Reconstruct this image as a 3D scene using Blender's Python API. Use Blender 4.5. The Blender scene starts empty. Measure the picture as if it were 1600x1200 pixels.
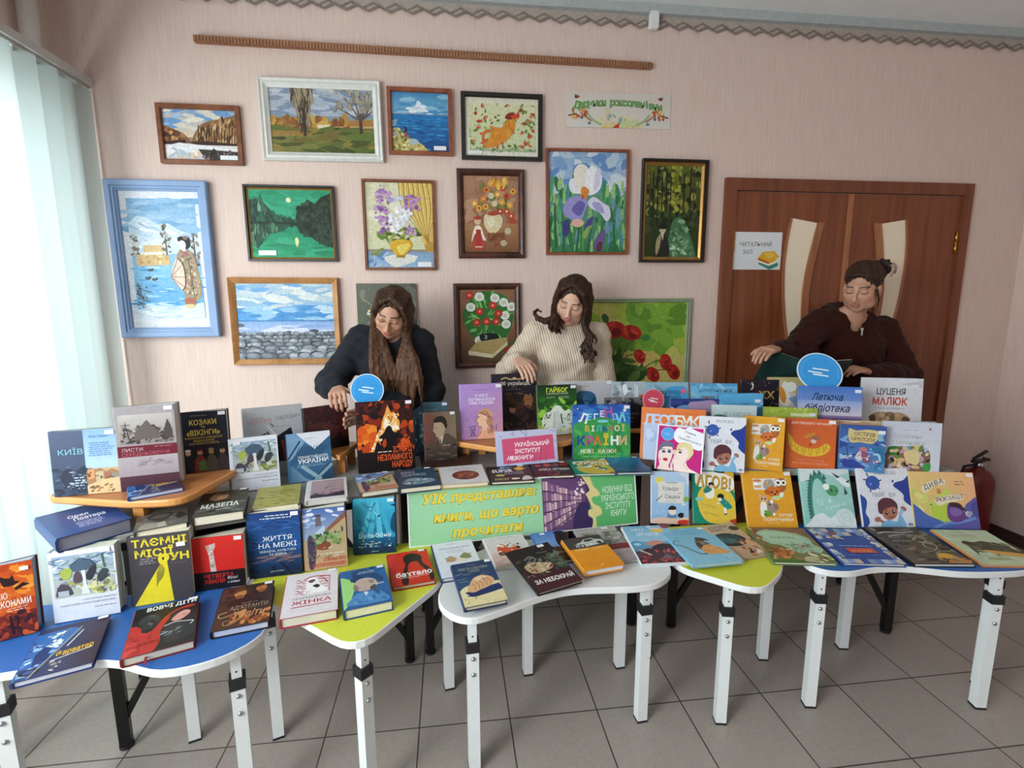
# Book exhibition in a reading room, built object by object.
import bpy, math, random
import numpy as np
from mathutils import Matrix, Vector, Euler

SC = bpy.context.scene
COL = SC.collection
R = math.radians

# ---------------------------------------------------------------- camera
cam_d = bpy.data.cameras.new('camera')
cam = bpy.data.objects.new('camera', cam_d)
COL.objects.link(cam)
cam_d.sensor_fit = 'HORIZONTAL'
cam_d.sensor_width = 36.0
cam_d.lens = 36.0 * 798.16 / 1600.0
cam_d.clip_start = 0.05
yaw_c, pit_c, rol_c = 0.12026567, 0.15914675, -0.00429011
fw = Vector((math.sin(yaw_c) * math.cos(pit_c), math.cos(yaw_c) * math.cos(pit_c), -math.sin(pit_c)))
rt = Vector((math.cos(yaw_c), -math.sin(yaw_c), 0))
upv = rt.cross(fw)
rt2 = rt * math.cos(rol_c) + upv * math.sin(rol_c)
up2 = rt2.cross(fw)
M = Matrix((rt2, up2, -fw)).transposed().to_4x4()
M.translation = Vector((0, 0, 1.5))
cam.matrix_world = M
SC.camera = cam

# ---------------------------------------------------------------- world, daylight, exposure
SC.view_settings.view_transform = 'Standard'
SC.view_settings.look = 'None'
SC.view_settings.gamma = 1.0
SC.view_settings.use_curve_mapping = False
SC.view_settings.exposure = 0.18
W = bpy.data.worlds.new('world')
SC.world = W
W.use_nodes = True
W.node_tree.nodes['Background'].inputs[0].default_value = (0.72, 0.88, 1.0, 1)
W.node_tree.nodes['Background'].inputs[1].default_value = 1.0


def area_light(name, loc, rot, sx, sy, power, color):
    d = bpy.data.lights.new(name, 'AREA')
    d.shape = 'RECTANGLE'
    d.size, d.size_y, d.energy, d.color = sx, sy, power, color
    o = bpy.data.objects.new(name, d)
    o.location = loc
    o.rotation_euler = rot
    COL.objects.link(o)
    return o


# daylight coming in at the long left-hand window band (blinds hang in front of its far half)
area_light('daylight_far', (-2.25, .75, 1.60), (0, R(-70), 0), 2.0, 3.2, 200, (0.90, 0.98, 1.0))
area_light('daylight_near', (-2.25, -.75, 1.85), (0, R(-42), 0), 1.6, 1.7, 112, (0.93, 0.98, 1.0))

# ---------------------------------------------------------------- helpers


def lin(h):
    h = h.lstrip('#')
    if len(h) == 3:
        h = ''.join(c * 2 for c in h)
    out = []
    for i in (0, 2, 4):
        c = int(h[i:i + 2], 16) / 255.0
        out.append(c / 12.92 if c <= 0.04045 else ((c + 0.055) / 1.055) ** 2.4)
    return out[0], out[1], out[2]


def nodes_of(m):
    m.use_nodes = True
    nt = m.node_tree
    return nt, nt.nodes, nt.links, nt.nodes['Principled BSDF']


def mat(name, col, rough=0.5, metal=0.0, noise=0.06, scale=30.0, bump=0.0, stretch=(1, 1, 1), spec=0.5):
    m = bpy.data.materials.new(name)
    nt, N, L, P = nodes_of(m)
    c = lin(col)
    tc = N.new('ShaderNodeTexCoord')
    mp = N.new('ShaderNodeMapping')
    mp.inputs['Scale'].default_value = stretch
    nz = N.new('ShaderNodeTexNoise')
    nz.inputs['Scale'].default_value = scale
    nz.inputs['Detail'].default_value = 4
    rp = N.new('ShaderNodeValToRGB')
    rp.color_ramp.elements[0].position = 0.3
    rp.color_ramp.elements[1].position = 0.7
    rp.color_ramp.elements[0].color = (*[x * (1 - noise) for x in c], 1)
    rp.color_ramp.elements[1].color = (*[min(1, x * (1 + noise)) for x in c], 1)
    L.new(tc.outputs['Object'], mp.inputs[0])
    L.new(mp.outputs[0], nz.inputs['Vector'])
    L.new(nz.outputs['Fac'], rp.inputs[0])
    L.new(rp.outputs[0], P.inputs['Base Color'])
    P.inputs['Roughness'].default_value = rough
    P.inputs['Metallic'].default_value = metal
    P.inputs['Specular IOR Level'].default_value = spec
    if bump:
        b = N.new('ShaderNodeBump')
        b.inputs['Strength'].default_value = bump
        b.inputs['Distance'].default_value = 0.002
        L.new(nz.outputs['Fac'], b.inputs['Height'])
        L.new(b.outputs[0], P.inputs['Normal'])
    return m


def col_mat(name, rough=0.4, noise=0.05, scale=60.0, bump=0.0, spec=0.5, sheen=0.0, sss=0.0):
    """Printed / dyed surface: colour attribute modulated by fine noise."""
    m = bpy.data.materials.new(name)
    nt, N, L, P = nodes_of(m)
    at = N.new('ShaderNodeAttribute')
    at.attribute_name = 'Col'
    nz = N.new('ShaderNodeTexNoise')
    nz.inputs['Scale'].default_value = scale
    nz.inputs['Detail'].default_value = 3
    tc = N.new('ShaderNodeTexCoord')
    L.new(tc.outputs['Object'], nz.inputs['Vector'])
    mr = N.new('ShaderNodeMapRange')
    mr.inputs[1].default_value = 0.3
    mr.inputs[2].default_value = 0.7
    mr.inputs[3].default_value = 1 - noise
    mr.inputs[4].default_value = 1 + noise
    L.new(nz.outputs['Fac'], mr.inputs[0])
    mx = N.new('ShaderNodeVectorMath')
    mx.operation = 'SCALE'
    L.new(at.outputs['Color'], mx.inputs[0])
    L.new(mr.outputs[0], mx.inputs['Scale'])
    L.new(mx.outputs[0], P.inputs['Base Color'])
    P.inputs['Roughness'].default_value = rough
    P.inputs['Specular IOR Level'].default_value = spec
    if sheen:
        P.inputs['Sheen Weight'].default_value = sheen
    if bump:
        b = N.new('ShaderNodeBump')
        b.inputs['Strength'].default_value = bump
        b.inputs['Distance'].default_value = 0.002
        L.new(nz.outputs['Fac'], b.inputs['Height'])
        L.new(b.outputs[0], P.inputs['Normal'])
    return m


def wood(name, c1, c2, rough=0.4, scale=6.0, stretch=(1, 1, 0.08)):
    m = bpy.data.materials.new(name)
    nt, N, L, P = nodes_of(m)
    tc = N.new('ShaderNodeTexCoord')
    mp = N.new('ShaderNodeMapping')
    mp.inputs['Scale'].default_value = stretch
    nz = N.new('ShaderNodeTexNoise')
    nz.inputs['Scale'].default_value = scale
    nz.inputs['Detail'].default_value = 6
    nz.inputs['Distortion'].default_value = 0.6
    rp = N.new('ShaderNodeValToRGB')
    rp.color_ramp.elements[0].position = 0.32
    rp.color_ramp.elements[1].position = 0.68
    rp.color_ramp.elements[0].color = (*lin(c1), 1)
    rp.color_ramp.elements[1].color = (*lin(c2), 1)
    L.new(tc.outputs['Object'], mp.inputs[0])
    L.new(mp.outputs[0], nz.inputs['Vector'])
    L.new(nz.outputs['Fac'], rp.inputs[0])
    L.new(rp.outputs[0], P.inputs['Base Color'])
    P.inputs['Roughness'].default_value = rough
    return m


def link(name, me, m=None, parent=None, smooth=False):
    o = bpy.data.objects.new(name, me)
    COL.objects.link(o)
    if m is not None:
        for mm in (m if isinstance(m, (list, tuple)) else [m]):
            me.materials.append(mm)
    if smooth:
        me.polygons.foreach_set('use_smooth', [True] * len(me.polygons))
    if parent is not None:
        o.parent = parent
    return o


def empty(name, loc, rot=(0, 0, 0), label=None, cat=None, group=None):
    o = bpy.data.objects.new(name, None)
    o.empty_display_size = 0.05
    COL.objects.link(o)
    o.location = loc
    o.rotation_euler = rot
    tag(o, label, cat, group)
    return o


def tag(o, label=None, cat=None, group=None, kind=None):
    if label:
        o['label'] = label
    if cat:
        o['category'] = cat
    if group:
        o['group'] = group
    if kind:
        o['kind'] = kind
    return o


class MB:
    """Collects shapes into one mesh."""

    def __init__(s):
        s.v, s.f, s.mi = [], [], []
        s.c = []

    def add(s, vs, fs, mi=0, col=None):
        n = len(s.v)
        s.v += [tuple(v) for v in vs]
        s.f += [tuple(i + n for i in f) for f in fs]
        s.mi += [mi] * len(fs)
        s.c += [col or (1, 1, 1)] * len(vs)
        return s

    def box(s, x0, y0, z0, x1, y1, z1, mi=0, col=None, T=None):
        vs = [(x, y, z) for z in (z0, z1) for y in (y0, y1) for x in (x0, x1)]
        if T is not None:
            vs = [tuple(T @ Vector(v)) for v in vs]
        return s.add(vs, [(0, 2, 3, 1), (4, 5, 7, 6), (0, 1, 5, 4), (2, 6, 7, 3), (0, 4, 6, 2), (1, 3, 7, 5)], mi, col)

    def prism(s, poly, z0, z1, mi=0, col=None, bev=0.0, T=None):
        """poly (ccw) in XY extruded along z, optional soft top/bottom edge."""
        n = len(poly)
        rings = [(0, z0), (0, z1)] if not bev else [(bev, z0), (0, z0 + bev), (0, z1 - bev), (bev * .3, z1 - bev * .3), (bev, z1)]
        P = np.array(poly, float)
        e = np.roll(P, -1, 0) - P
        e /= np.linalg.norm(e, axis=1)[:, None] + 1e-12
        nr = np.stack([-e[:, 1], e[:, 0]], 1)
        vn = nr + np.roll(nr, 1, 0)
        vn /= np.linalg.norm(vn, axis=1)[:, None] + 1e-9
        vs, fs = [], []
        for d, z in rings:
            for p in (P + vn * d):
                vs.append((p[0], p[1], z))
        if T is not None:
            vs = [tuple(T @ Vector(v)) for v in vs]
        k = len(rings)
        for r in range(k - 1):
            for i in range(n):
                j = (i + 1) % n
                fs.append((r * n + i, r * n + j, (r + 1) * n + j, (r + 1) * n + i))
        fs.append(tuple(range(n - 1, -1, -1)))
        fs.append(tuple((k - 1) * n + i for i in range(n)))
        return s.add(vs, fs, mi, col)

    def bar(s, p, q, wx, wy, mi=0, col=None, roll=0.0):
        """square tube from p to q"""
        p, q = Vector(p), Vector(q)
        d = (q - p)
        ln = d.length
        qt = d.to_track_quat('Z', 'Y')
        T = Matrix.Translation(p) @ qt.to_matrix().to_4x4() @ Matrix.Rotation(roll, 4, 'Z')
        return s.box(-wx / 2, -wy / 2, 0, wx / 2, wy / 2, ln, mi, col, T)

    def tube(s, pts, rad, n=8, mi=0, col=None, cap=True):
        pts = [Vector(p) for p in pts]
        rs = rad if isinstance(rad, (list, tuple)) else [rad] * len(pts)
        vs, fs = [], []
        ref = Vector((0.13, 0.31, 0.94))
        for i, p in enumerate(pts):
            t = (pts[min(i + 1, len(pts) - 1)] - pts[max(i - 1, 0)]).normalized()
            a = t.cross(ref)
            if a.length < .1:
                a = t.cross(Vector((1, 0, 0)))
            a.normalize()
            b = t.cross(a)
            for k in range(n):
                an = 2 * math.pi * k / n
                vs.append(tuple(p + (a * math.cos(an) + b * math.sin(an)) * rs[i]))
        for i in range(len(pts) - 1):
            for k in range(n):
                j = (k + 1) % n
                fs.append((i * n + k, i * n + j, (i + 1) * n + j, (i + 1) * n + k))
        if cap:
            fs.append(tuple(range(n - 1, -1, -1)))
            fs.append(tuple((len(pts) - 1) * n + k for k in range(n)))
        return s.add(vs, fs, mi, col)

    def lathe(s, prof, n=24, mi=0, col=None, T=None):
        vs, fs = [], []
        for r, z in prof:
            for k in range(n):
                a = 2 * math.pi * k / n
                vs.append((r * math.cos(a), r * math.sin(a), z))
        if T is not None:
            vs = [tuple(T @ Vector(v)) for v in vs]
        for i in range(len(prof) - 1):
            for k in range(n):
                j = (k + 1) % n
                fs.append((i * n + k, i * n + j, (i + 1) * n + j, (i + 1) * n + k))
        fs.append(tuple(range(n - 1, -1, -1)))
        fs.append(tuple((len(prof) - 1) * n + k for k in range(n)))
        return s.add(vs, fs, mi, col)

    def build(s, name, m, parent=None, smooth=False, color=False):
        me = bpy.data.meshes.new(name)
        me.from_pydata(s.v, [], s.f)
        if color:
            at = me.color_attributes.new('Col', 'FLOAT_COLOR', 'POINT')
            a = np.ones((len(s.v), 4), np.float32)
            a[:, :3] = np.array(s.c, np.float32)
            at.data.foreach_set('color', a.ravel())
        o = link(name, me, m, parent, smooth)
        if any(s.mi):
            me.polygons.foreach_set('material_index', s.mi)
        me.update()
        return o


def round_poly(pts, r, n=6):
    """round the corners of a closed ccw polygon; r may be one radius or one per corner"""
    out = []
    k = len(pts)
    for i in range(k):
        p0, p, p1 = Vector(pts[i - 1]), Vector(pts[i]), Vector(pts[(i + 1) % k])
        rr = r[i] if isinstance(r, (list, tuple)) else r
        a, b = (p0 - p), (p1 - p)
        d = min(rr, a.length * .48, b.length * .48)
        a.normalize()
        b.normalize()
        s0, s1 = p + a * d, p + b * d
        for j in range(n + 1):
            t = j / n
            q = s0 * (1 - t) ** 2 + p * 2 * t * (1 - t) + s1 * t * t
            out.append((q.x, q.y))
    return out


def smooth_poly(pts, n=5):
    """closed Catmull-Rom through pts"""
    P = np.array(pts, float)
    k = len(P)
    out = []
    for i in range(k):
        a, b, c, d = P[i - 1], P[i], P[(i + 1) % k], P[(i + 2) % k]
        for j in range(n):
            t = j / n
            q = .5 * (2 * b + (c - a) * t + (2 * a - 5 * b + 4 * c - d) * t * t + (3 * b - a - 3 * c + d) * t ** 3)
            out.append(tuple(q))
    return out


# ---------------------------------------------------------------- printed artwork (flat pictures made of coloured polygons)
GLY = {}


def glyphs(txt, bold):
    k = (txt, round(bold, 3))
    if k not in GLY:
        c = bpy.data.curves.new('lettering', 'FONT')
        c.body = txt
        c.resolution_u = 2
        c.offset = bold
        c.space_character = 1 + bold * 1.6
        o = bpy.data.objects.new('lettering', c)
        me = bpy.data.meshes.new_from_object(o)
        v = np.array([q.co[:2] for q in me.vertices]) if len(me.vertices) else np.zeros((1, 2))
        f = [tuple(p.vertices) for p in me.polygons]
        bpy.data.objects.remove(o)
        bpy.data.curves.remove(c)
        bpy.data.meshes.remove(me)
        GLY[k] = (v, f)
    return GLY[k]


def clip_poly(pts):
    for ax, lim, sg in ((0, 0, 1), (0, 1, -1), (1, 0, 1), (1, 1, -1)):
        out = []
        n = len(pts)
        for i in range(n):
            p, q = pts[i - 1], pts[i]
            ip, iq = (p[ax] - lim) * sg >= 0, (q[ax] - lim) * sg >= 0
            if ip != iq:
                t = (lim - p[ax]) / (q[ax] - p[ax])
                out.append((p[0] + (q[0] - p[0]) * t, p[1] + (q[1] - p[1]) * t))
            if iq:
                out.append(q)
        pts = out
        if len(pts) < 3:
            return []
    return pts


class Art:
    """x 0..1 left to right, y 0..1 top to bottom."""

    def __init__(s, w, h, seed=1):
        s.w, s.h, s.v, s.f, s.c, s.k = w, h, [], [], [], 0
        s.rng = random.Random(seed)

    def raw(s, pts, cols, faces):
        n = len(s.v)
        y = -(0.00012 + s.k * 0.000022)
        s.v += [(p[0] * s.w, y, (1 - p[1]) * s.h) for p in pts]
        s.c += cols
        s.f += [tuple(i + n for i in f) for f in faces]

    def G(s, x0, y0, x1, y1, c0, c1=None, c2=None, c3=None, n=1):
        """gradient rect: TL, TR, BR, BL colours (c1 only: top->bottom)"""
        a = lin(c0)
        if c1 is None:
            cs = [a] * 4
        elif c2 is None:
            b = lin(c1)
            cs = [a, a, b, b]
        else:
            cs = [a, lin(c1), lin(c2), lin(c3 or c2)]
        s.raw([(x0, y0), (x1, y0), (x1, y1), (x0, y1)], cs, [(3, 2, 1, 0)])
        s.k += 1
        return s

    def P(s, pts, c, up=1):
        pts = clip_poly(list(pts))
        if len(pts) < 3:
            return s
        a = sum(p[0] * q[1] - q[0] * p[1] for p, q in zip(pts, pts[1:] + pts[:1]))
        if a > 0:
            pts = pts[::-1]
        s.raw(pts, [lin(c)] * len(pts), [tuple(range(len(pts)))])
        s.k += up
        return s

    def E(s, cx, cy, rx, ry, c, rot=0, n=18, up=1):
        """ellipse; ry in units of width so circles stay round when rx == ry"""
        ry2 = ry * s.w / s.h
        q = []
        ca, sa = math.cos(R(rot)), math.sin(R(rot))
        asp = s.w / s.h
        for i in range(n):
            a = 2 * math.pi * i / n
            X, Y = rx * math.cos(a), ry * math.sin(a)
            q.append((cx + X * ca - Y * sa, cy + (X * sa + Y * ca) * asp))
        return s.P(q, c, up)

    def B(s, pts, c, n=5):
        """smooth blob through points"""
        return s.P(smooth_poly(pts, n), c)

    def L(s, pts, w, c, w2=None, up=1):
        """polyline of width w (units of width)"""
        w2 = w if w2 is None else w2
        asp = s.w / s.h
        P = [(p[0], p[1] / asp) for p in pts]
        A, Bq = [], []
        for i, p in enumerate(P):
            a, b = P[max(i - 1, 0)], P[min(i + 1, len(P) - 1)]
            dx, dy = b[0] - a[0], b[1] - a[1]
            ln = math.hypot(dx, dy) or 1
            t = i / max(1, len(P) - 1)
            ww = (w + (w2 - w) * t) / 2
            A.append((p[0] - dy / ln * ww, (p[1] + dx / ln * ww) * asp))
            Bq.append((p[0] + dy / ln * ww, (p[1] - dx / ln * ww) * asp))
        for i in range(len(P) - 1):
            s.P([A[i], A[i + 1], Bq[i + 1], Bq[i]], c, 0)
        s.k += up
        return s

    def C(s, pts, w, c, w2=None, n=5):
        """smooth open curve"""
        P = np.array([pts[0]] + list(pts) + [pts[-1]], float)
        out = []
        for i in range(1, len(P) - 2):
            a, b, cc, d = P[i - 1], P[i], P[i + 1], P[i + 2]
            for j in range(n):
                t = j / n
                out.append(tuple(.5 * (2 * b + (cc - a) * t + (2 * a - 5 * b + 4 * cc - d) * t * t + (3 * b - a - 3 * cc + d) * t ** 3)))
        out.append(tuple(P[-1]))
        return s.L(out, w, c, w2)

    def S(s, n, box, cols, sx, sy, rot=0, rj=180, mask=None, sides=6):
        """scatter of n small strokes in a box (x0,y0,x1,y1) or inside polygon mask"""
        for i in range(n):
            for _ in range(30):
                x = s.rng.uniform(box[0], box[2])
                y = s.rng.uniform(box[1], box[3])
                if mask is None or inside(x, y, mask):
                    break
            else:
                continue
            k = s.rng.uniform(.6, 1.4)
            s.E(x, y, sx * k, sy * k * s.rng.uniform(.7, 1.3), s.rng.choice(cols), rot + s.rng.uniform(-rj, rj), sides, .4)
        s.k += .6
        return s

    def T(s, txt, x, y, size, c, al='c', bold=0.0, rot=0, sx=1.0, shear=0.0, arc=0.0, fit=None):
        """lettering; size = cap height as a share of the picture height, (x, y) = baseline anchor"""
        v, f = glyphs(txt, bold)
        H = size / 0.73
        asp = s.h / s.w
        X = v[:, 0] * H * asp * sx
        Y = v[:, 1] * H
        X = X + Y * asp * shear
        wd = X.max() - min(0, X.min())
        if fit:
            X = X * fit / wd
            wd = fit
        X = X - {'l': 0, 'c': wd / 2, 'r': wd}[al]
        if arc:
            Y = Y + arc * (1 - (2 * X / wd) ** 2) * (1 if al == 'c' else 0)
        ca, sa = math.cos(R(rot)), math.sin(R(rot))
        Xr = X * ca - Y * asp * sa
        Yr = (X * sa / asp + Y * ca)
        s.raw([(x + a, y - b) for a, b in zip(Xr, Yr)], [lin(c)] * len(v), f)
        s.k += 1
        return s

    def D(s, x, y, w, n, lh, c, h=None, rag=.25):
        """lines of small print too fine to read"""
        for i in range(n):
            px = x + (s.rng.uniform(0, rag) * w * .4)
            ex = x + w * (1 - s.rng.uniform(0, rag))
            while px < ex:
                d = s.rng.uniform(.03, .09)
                s.P([(px, y + i * lh), (min(px + d, ex), y + i * lh), (min(px + d, ex), y + i * lh + (h or lh * .45)), (px, y + i * lh + (h or lh * .45))], c, 0)
                px += d + .018
        s.k += 1
        return s


def inside(x, y, poly):
    r = False
    j = len(poly) - 1
    for i in range(len(poly)):
        xi, yi = poly[i]
        xj, yj = poly[j]
        if (yi > y) != (yj > y) and x < (xj - xi) * (y - yi) / (yj - yi) + xi:
            r = not r
        j = i
    return r


M_PRINT = col_mat('printed_cover', rough=0.38, noise=0.05, scale=50, spec=0.4)
M_MATTE = col_mat('printed_paper', rough=0.7, noise=0.03, scale=80, spec=0.2)
M_PAINT = col_mat('oil_paint', rough=0.55, noise=0.13, scale=70, bump=0.25, spec=0.35)
M_PAGES = mat('page_edges', '#ebe3cd', 0.8, noise=0.10, scale=220, stretch=(0.05, 1, 0.05))
M_STICK = mat('white_sticker', '#eeecf2', 0.5, noise=0.02)
# ---------------------------------------------------------------- materials of the room
def wallpaper():
    m = bpy.data.materials.new('wallpaper')
    nt, N, L, P = nodes_of(m)
    tc = N.new('ShaderNodeTexCoord')
    mp = N.new('ShaderNodeMapping')
    mp.inputs['Scale'].default_value = (130, 130, 6)
    n1 = N.new('ShaderNodeTexNoise')
    n1.inputs['Scale'].default_value = 1.0
    n1.inputs['Detail'].default_value = 5
    n2 = N.new('ShaderNodeTexNoise')
    n2.inputs['Scale'].default_value = 160
    n2.inputs['Detail'].default_value = 2
    ad = N.new('ShaderNodeMath')
    ad.operation = 'MULTIPLY_ADD'
    ad.inputs[1].default_value = 0.45
    rp = N.new('ShaderNodeValToRGB')
    rp.color_ramp.elements[0].position = 0.42
    rp.color_ramp.elements[1].position = 0.85
    rp.color_ramp.elements[0].color = (*lin('d6bbb0'), 1)
    rp.color_ramp.elements[1].color = (*lin('e3cbc1'), 1)
    L.new(tc.outputs['Object'], mp.inputs[0])
    L.new(mp.outputs[0], n1.inputs['Vector'])
    L.new(tc.outputs['Object'], n2.inputs['Vector'])
    L.new(n2.outputs['Fac'], ad.inputs[0])
    L.new(n1.outputs['Fac'], ad.inputs[2])
    L.new(ad.outputs[0], rp.inputs[0])
    L.new(rp.outputs[0], P.inputs['Base Color'])
    P.inputs['Roughness'].default_value = 0.85
    b = N.new('ShaderNodeBump')
    b.inputs['Strength'].default_value = 0.35
    b.inputs['Distance'].default_value = 0.002
    L.new(ad.outputs[0], b.inputs['Height'])
    L.new(b.outputs[0], P.inputs['Normal'])
    return m


def tiles():
    m = bpy.data.materials.new('floor_tiles')
    nt, N, L, P = nodes_of(m)
    tc = N.new('ShaderNodeTexCoord')
    mp = N.new('ShaderNodeMapping')
    mp.inputs['Location'].default_value = (-0.185, -1.306, 0)
    br = N.new('ShaderNodeTexBrick')
    br.offset = 0.0
    br.squash = 1.0
    br.inputs['Color1'].default_value = (*lin('a39991'), 1)
    br.inputs['Color2'].default_value = (*lin('9b918a'), 1)
    br.inputs['Mortar'].default_value = (*lin('4b443f'), 1)
    br.inputs['Scale'].default_value = 1.0
    br.inputs['Mortar Size'].default_value = 0.0028
    br.inputs['Mortar Smooth'].default_value = 0.3
    br.inputs['Brick Width'].default_value = 0.3255
    br.inputs['Row Height'].default_value = 0.330
    nz = N.new('ShaderNodeTexNoise')
    nz.inputs['Scale'].default_value = 90
    nz.inputs['Detail'].default_value = 6
    mx = N.new('ShaderNodeMix')
    mx.data_type = 'RGBA'
    mx.blend_type = 'OVERLAY'
    mx.inputs[0].default_value = 0.25
    L.new(tc.outputs['Object'], mp.inputs[0])
    L.new(mp.outputs[0], br.inputs['Vector'])
    L.new(tc.outputs['Object'], nz.inputs['Vector'])
    L.new(br.outputs['Color'], mx.inputs[6])
    L.new(nz.outputs['Color'], mx.inputs[7])
    L.new(mx.outputs[2], P.inputs['Base Color'])
    P.inputs['Roughness'].default_value = 0.32
    P.inputs['Specular IOR Level'].default_value = 0.35
    b = N.new('ShaderNodeBump')
    b.inputs['Strength'].default_value = 0.5
    b.inputs['Distance'].default_value = 0.002
    b.invert = True
    L.new(br.outputs['Fac'], b.inputs['Height'])
    L.new(b.outputs[0], P.inputs['Normal'])
    return m


def translucent(name, col, fac):
    m = bpy.data.materials.new(name)
    m.use_nodes = True
    nt = m.node_tree
    N, L = nt.nodes, nt.links
    N.remove(N['Principled BSDF'])
    out = N['Material Output']
    d = N.new('ShaderNodeBsdfDiffuse')
    t = N.new('ShaderNodeBsdfTranslucent')
    mx = N.new('ShaderNodeMixShader')
    mx.inputs[0].default_value = fac
    tc = N.new('ShaderNodeTexCoord')
    mp = N.new('ShaderNodeMapping')
    mp.inputs['Scale'].default_value = (60, 60, 300)
    nz = N.new('ShaderNodeTexNoise')
    nz.inputs['Scale'].default_value = 1
    nz.inputs['Detail'].default_value = 3
    rp = N.new('ShaderNodeValToRGB')
    c = lin(col)
    rp.color_ramp.elements[0].color = (*[x * .93 for x in c], 1)
    rp.color_ramp.elements[1].color = (*c, 1)
    L.new(tc.outputs['Object'], mp.inputs[0])
    L.new(mp.outputs[0], nz.inputs['Vector'])
    L.new(nz.outputs['Fac'], rp.inputs[0])
    L.new(rp.outputs[0], d.inputs[0])
    L.new(rp.outputs[0], t.inputs[0])
    L.new(d.outputs[0], mx.inputs[1])
    L.new(t.outputs[0], mx.inputs[2])
    L.new(mx.outputs[0], out.inputs[0])
    return m


M_WALL = wallpaper()
M_FLOOR = tiles()
M_CEIL = mat('ceiling_paint', '#eceff0', 0.9, noise=0.03, scale=8)
M_CORN = mat('cornice_paint', '#b4babb', 0.8, noise=0.08, scale=40)
M_DOOR = wood('door_wood', '#70381f', '#8a4a2b', 0.35, 5, (6, 6, 0.35))
M_CASE = wood('door_casing_wood', '#6b3720', '#84482c', 0.4, 5, (5, 5, 0.4))
M_TRIMW = wood('pane_trim_wood', '#96593a', '#b0714c', 0.4, 6, (4, 4, 0.5))
M_PANE = mat('frosted_pane', '#f6e4ca', 0.35, noise=0.03, scale=120)
M_BRASS = mat('brass', '#d8ac4a', 0.25, metal=1.0, noise=0.03)
M_BASE = wood('baseboard_wood', '#33211a', '#4a3126', 0.5, 5, (1, .1, 3))
M_WHITE = mat('white_paint', '#e8e9e8', 0.4, noise=0.03)
M_SLAT = translucent('blind_fabric', '#bdc8c4', 0.6)
M_TRACK = mat('grey_track', '#b9b6b0', 0.4, noise=0.04)
M_LACE = mat('lace_border', '#b9aba1', 0.9, noise=0.12, scale=60)
M_ZIG = mat('lace_border_dark', '#8a7c73', 0.9, noise=0.15, scale=60)
M_LEG = mat('white_leg_metal', '#e6eaea', 0.3, noise=0.02)
M_BLACK = mat('black_metal', '#0e0e10', 0.4, noise=0.1)
M_COLLAR = mat('black_plastic', '#1d1c20', 0.5, noise=0.05)
M_STEEL = mat('steel_bolt', '#b9bcc0', 0.25, metal=1.0)
M_EDGE = mat('white_table_edge', '#e9eaea', 0.45, noise=0.02)
M_DESK = mat('grey_laminate', '#8b8884', 0.45, noise=0.08, scale=25)
M_DESKE = mat('grey_laminate_edge', '#a5a29d', 0.5, noise=0.05)
M_WTOP = wood('orange_wood_top', '#a9673a', '#c07c49', 0.35, 4, (.4, 4, 4))
M_WEDGE = wood('orange_wood_edge', '#d58d4a', '#eaa660', 0.35, 4, (1, 1, 6))
M_RAIL = wood('rail_wood', '#8f5f43', '#a97655', 0.55, 8, (.4, 6, 6))


def S(name, mb, m, parent=None, smooth=False):
    o = mb.build(name, m, parent, smooth)
    if parent is None:
        o['kind'] = 'structure'
    return o


YB, XL, XR, YF, ZC = 2.80, -1.80, 3.45, -5.5, 3.0
# ---------------------------------------------------------------- shell
S('floor', MB().box(XL - .2, YF - .2, -.1, XR + .2, YB + .2, 0), M_FLOOR)
S('ceiling', MB().box(XL - .2, YF - .2, ZC, XR + .2, YB + .2, ZC + .1), M_CEIL)
S('wall_back', MB().box(XL - .2, YB, 0, XR + .2, YB + .15, ZC), M_WALL)
S('wall_right', MB().box(XR, YF, 0, XR + .15, YB, ZC), M_WALL)
S('wall_front', MB().box(XL - .2, YF - .15, 0, XR + .2, YF, ZC), mat('dark_low_bounce', '#5a4a40', .7))  # unseen wall behind the camera; dark colour put in to cut bounce light
wl = MB()
WY0, WY1, WZ0, WZ1 = -2.9, 2.72, .35, 2.38
wl.box(XL - .2, YF, 0, XL, YB, WZ0).box(XL - .2, YF, WZ1, XL, YB, ZC)
wl.box(XL - .2, YF, WZ0, XL, WY0, WZ1).box(XL - .2, WY1, WZ0, XL, YB, WZ1)
S('wall_left', wl, M_WALL)
wn = empty('window_1', (XL - .1, 0, 0))
wn['kind'] = 'structure'
fr = MB()
for y in (WY0, -1.55, -.2, 1.15, WY1 - .06):
    fr.box(-.03, y, WZ0, .03, y + .06, WZ1)
for z in (WZ0, WZ1 - .06):
    fr.box(-.029, WY0, z, .029, WY1, z + .06)
fr.build('window_frame', M_WHITE, wn)
gl = bpy.data.materials.new('window_glass')
gnt, gN, gL, gP = nodes_of(gl)
gN.remove(gP)
gt = gN.new('ShaderNodeBsdfTransparent')
gg = gN.new('ShaderNodeBsdfGlossy')
gg.inputs['Roughness'].default_value = 0.02
gm = gN.new('ShaderNodeMixShader')
gm.inputs[0].default_value = 0.05
gL.new(gt.outputs[0], gm.inputs[1])
gL.new(gg.outputs[0], gm.inputs[2])
gL.new(gm.outputs[0], gN['Material Output'].inputs[0])
MB().box(-.004, WY0 + .03, WZ0 + .03, .004, WY1 - .03, WZ1 - .03).build('glass_pane', gl, wn)
S('baseboard_right', MB().box(XR - .015, YF, 0, XR, YB, .075), M_BASE)
bb = MB().box(XL, YB - .015, 0, 1.50, YB, .075).box(3.06, YB - .015, 0, XR - .015, YB, .075)
S('baseboard_back', bb, M_BASE)
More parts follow.
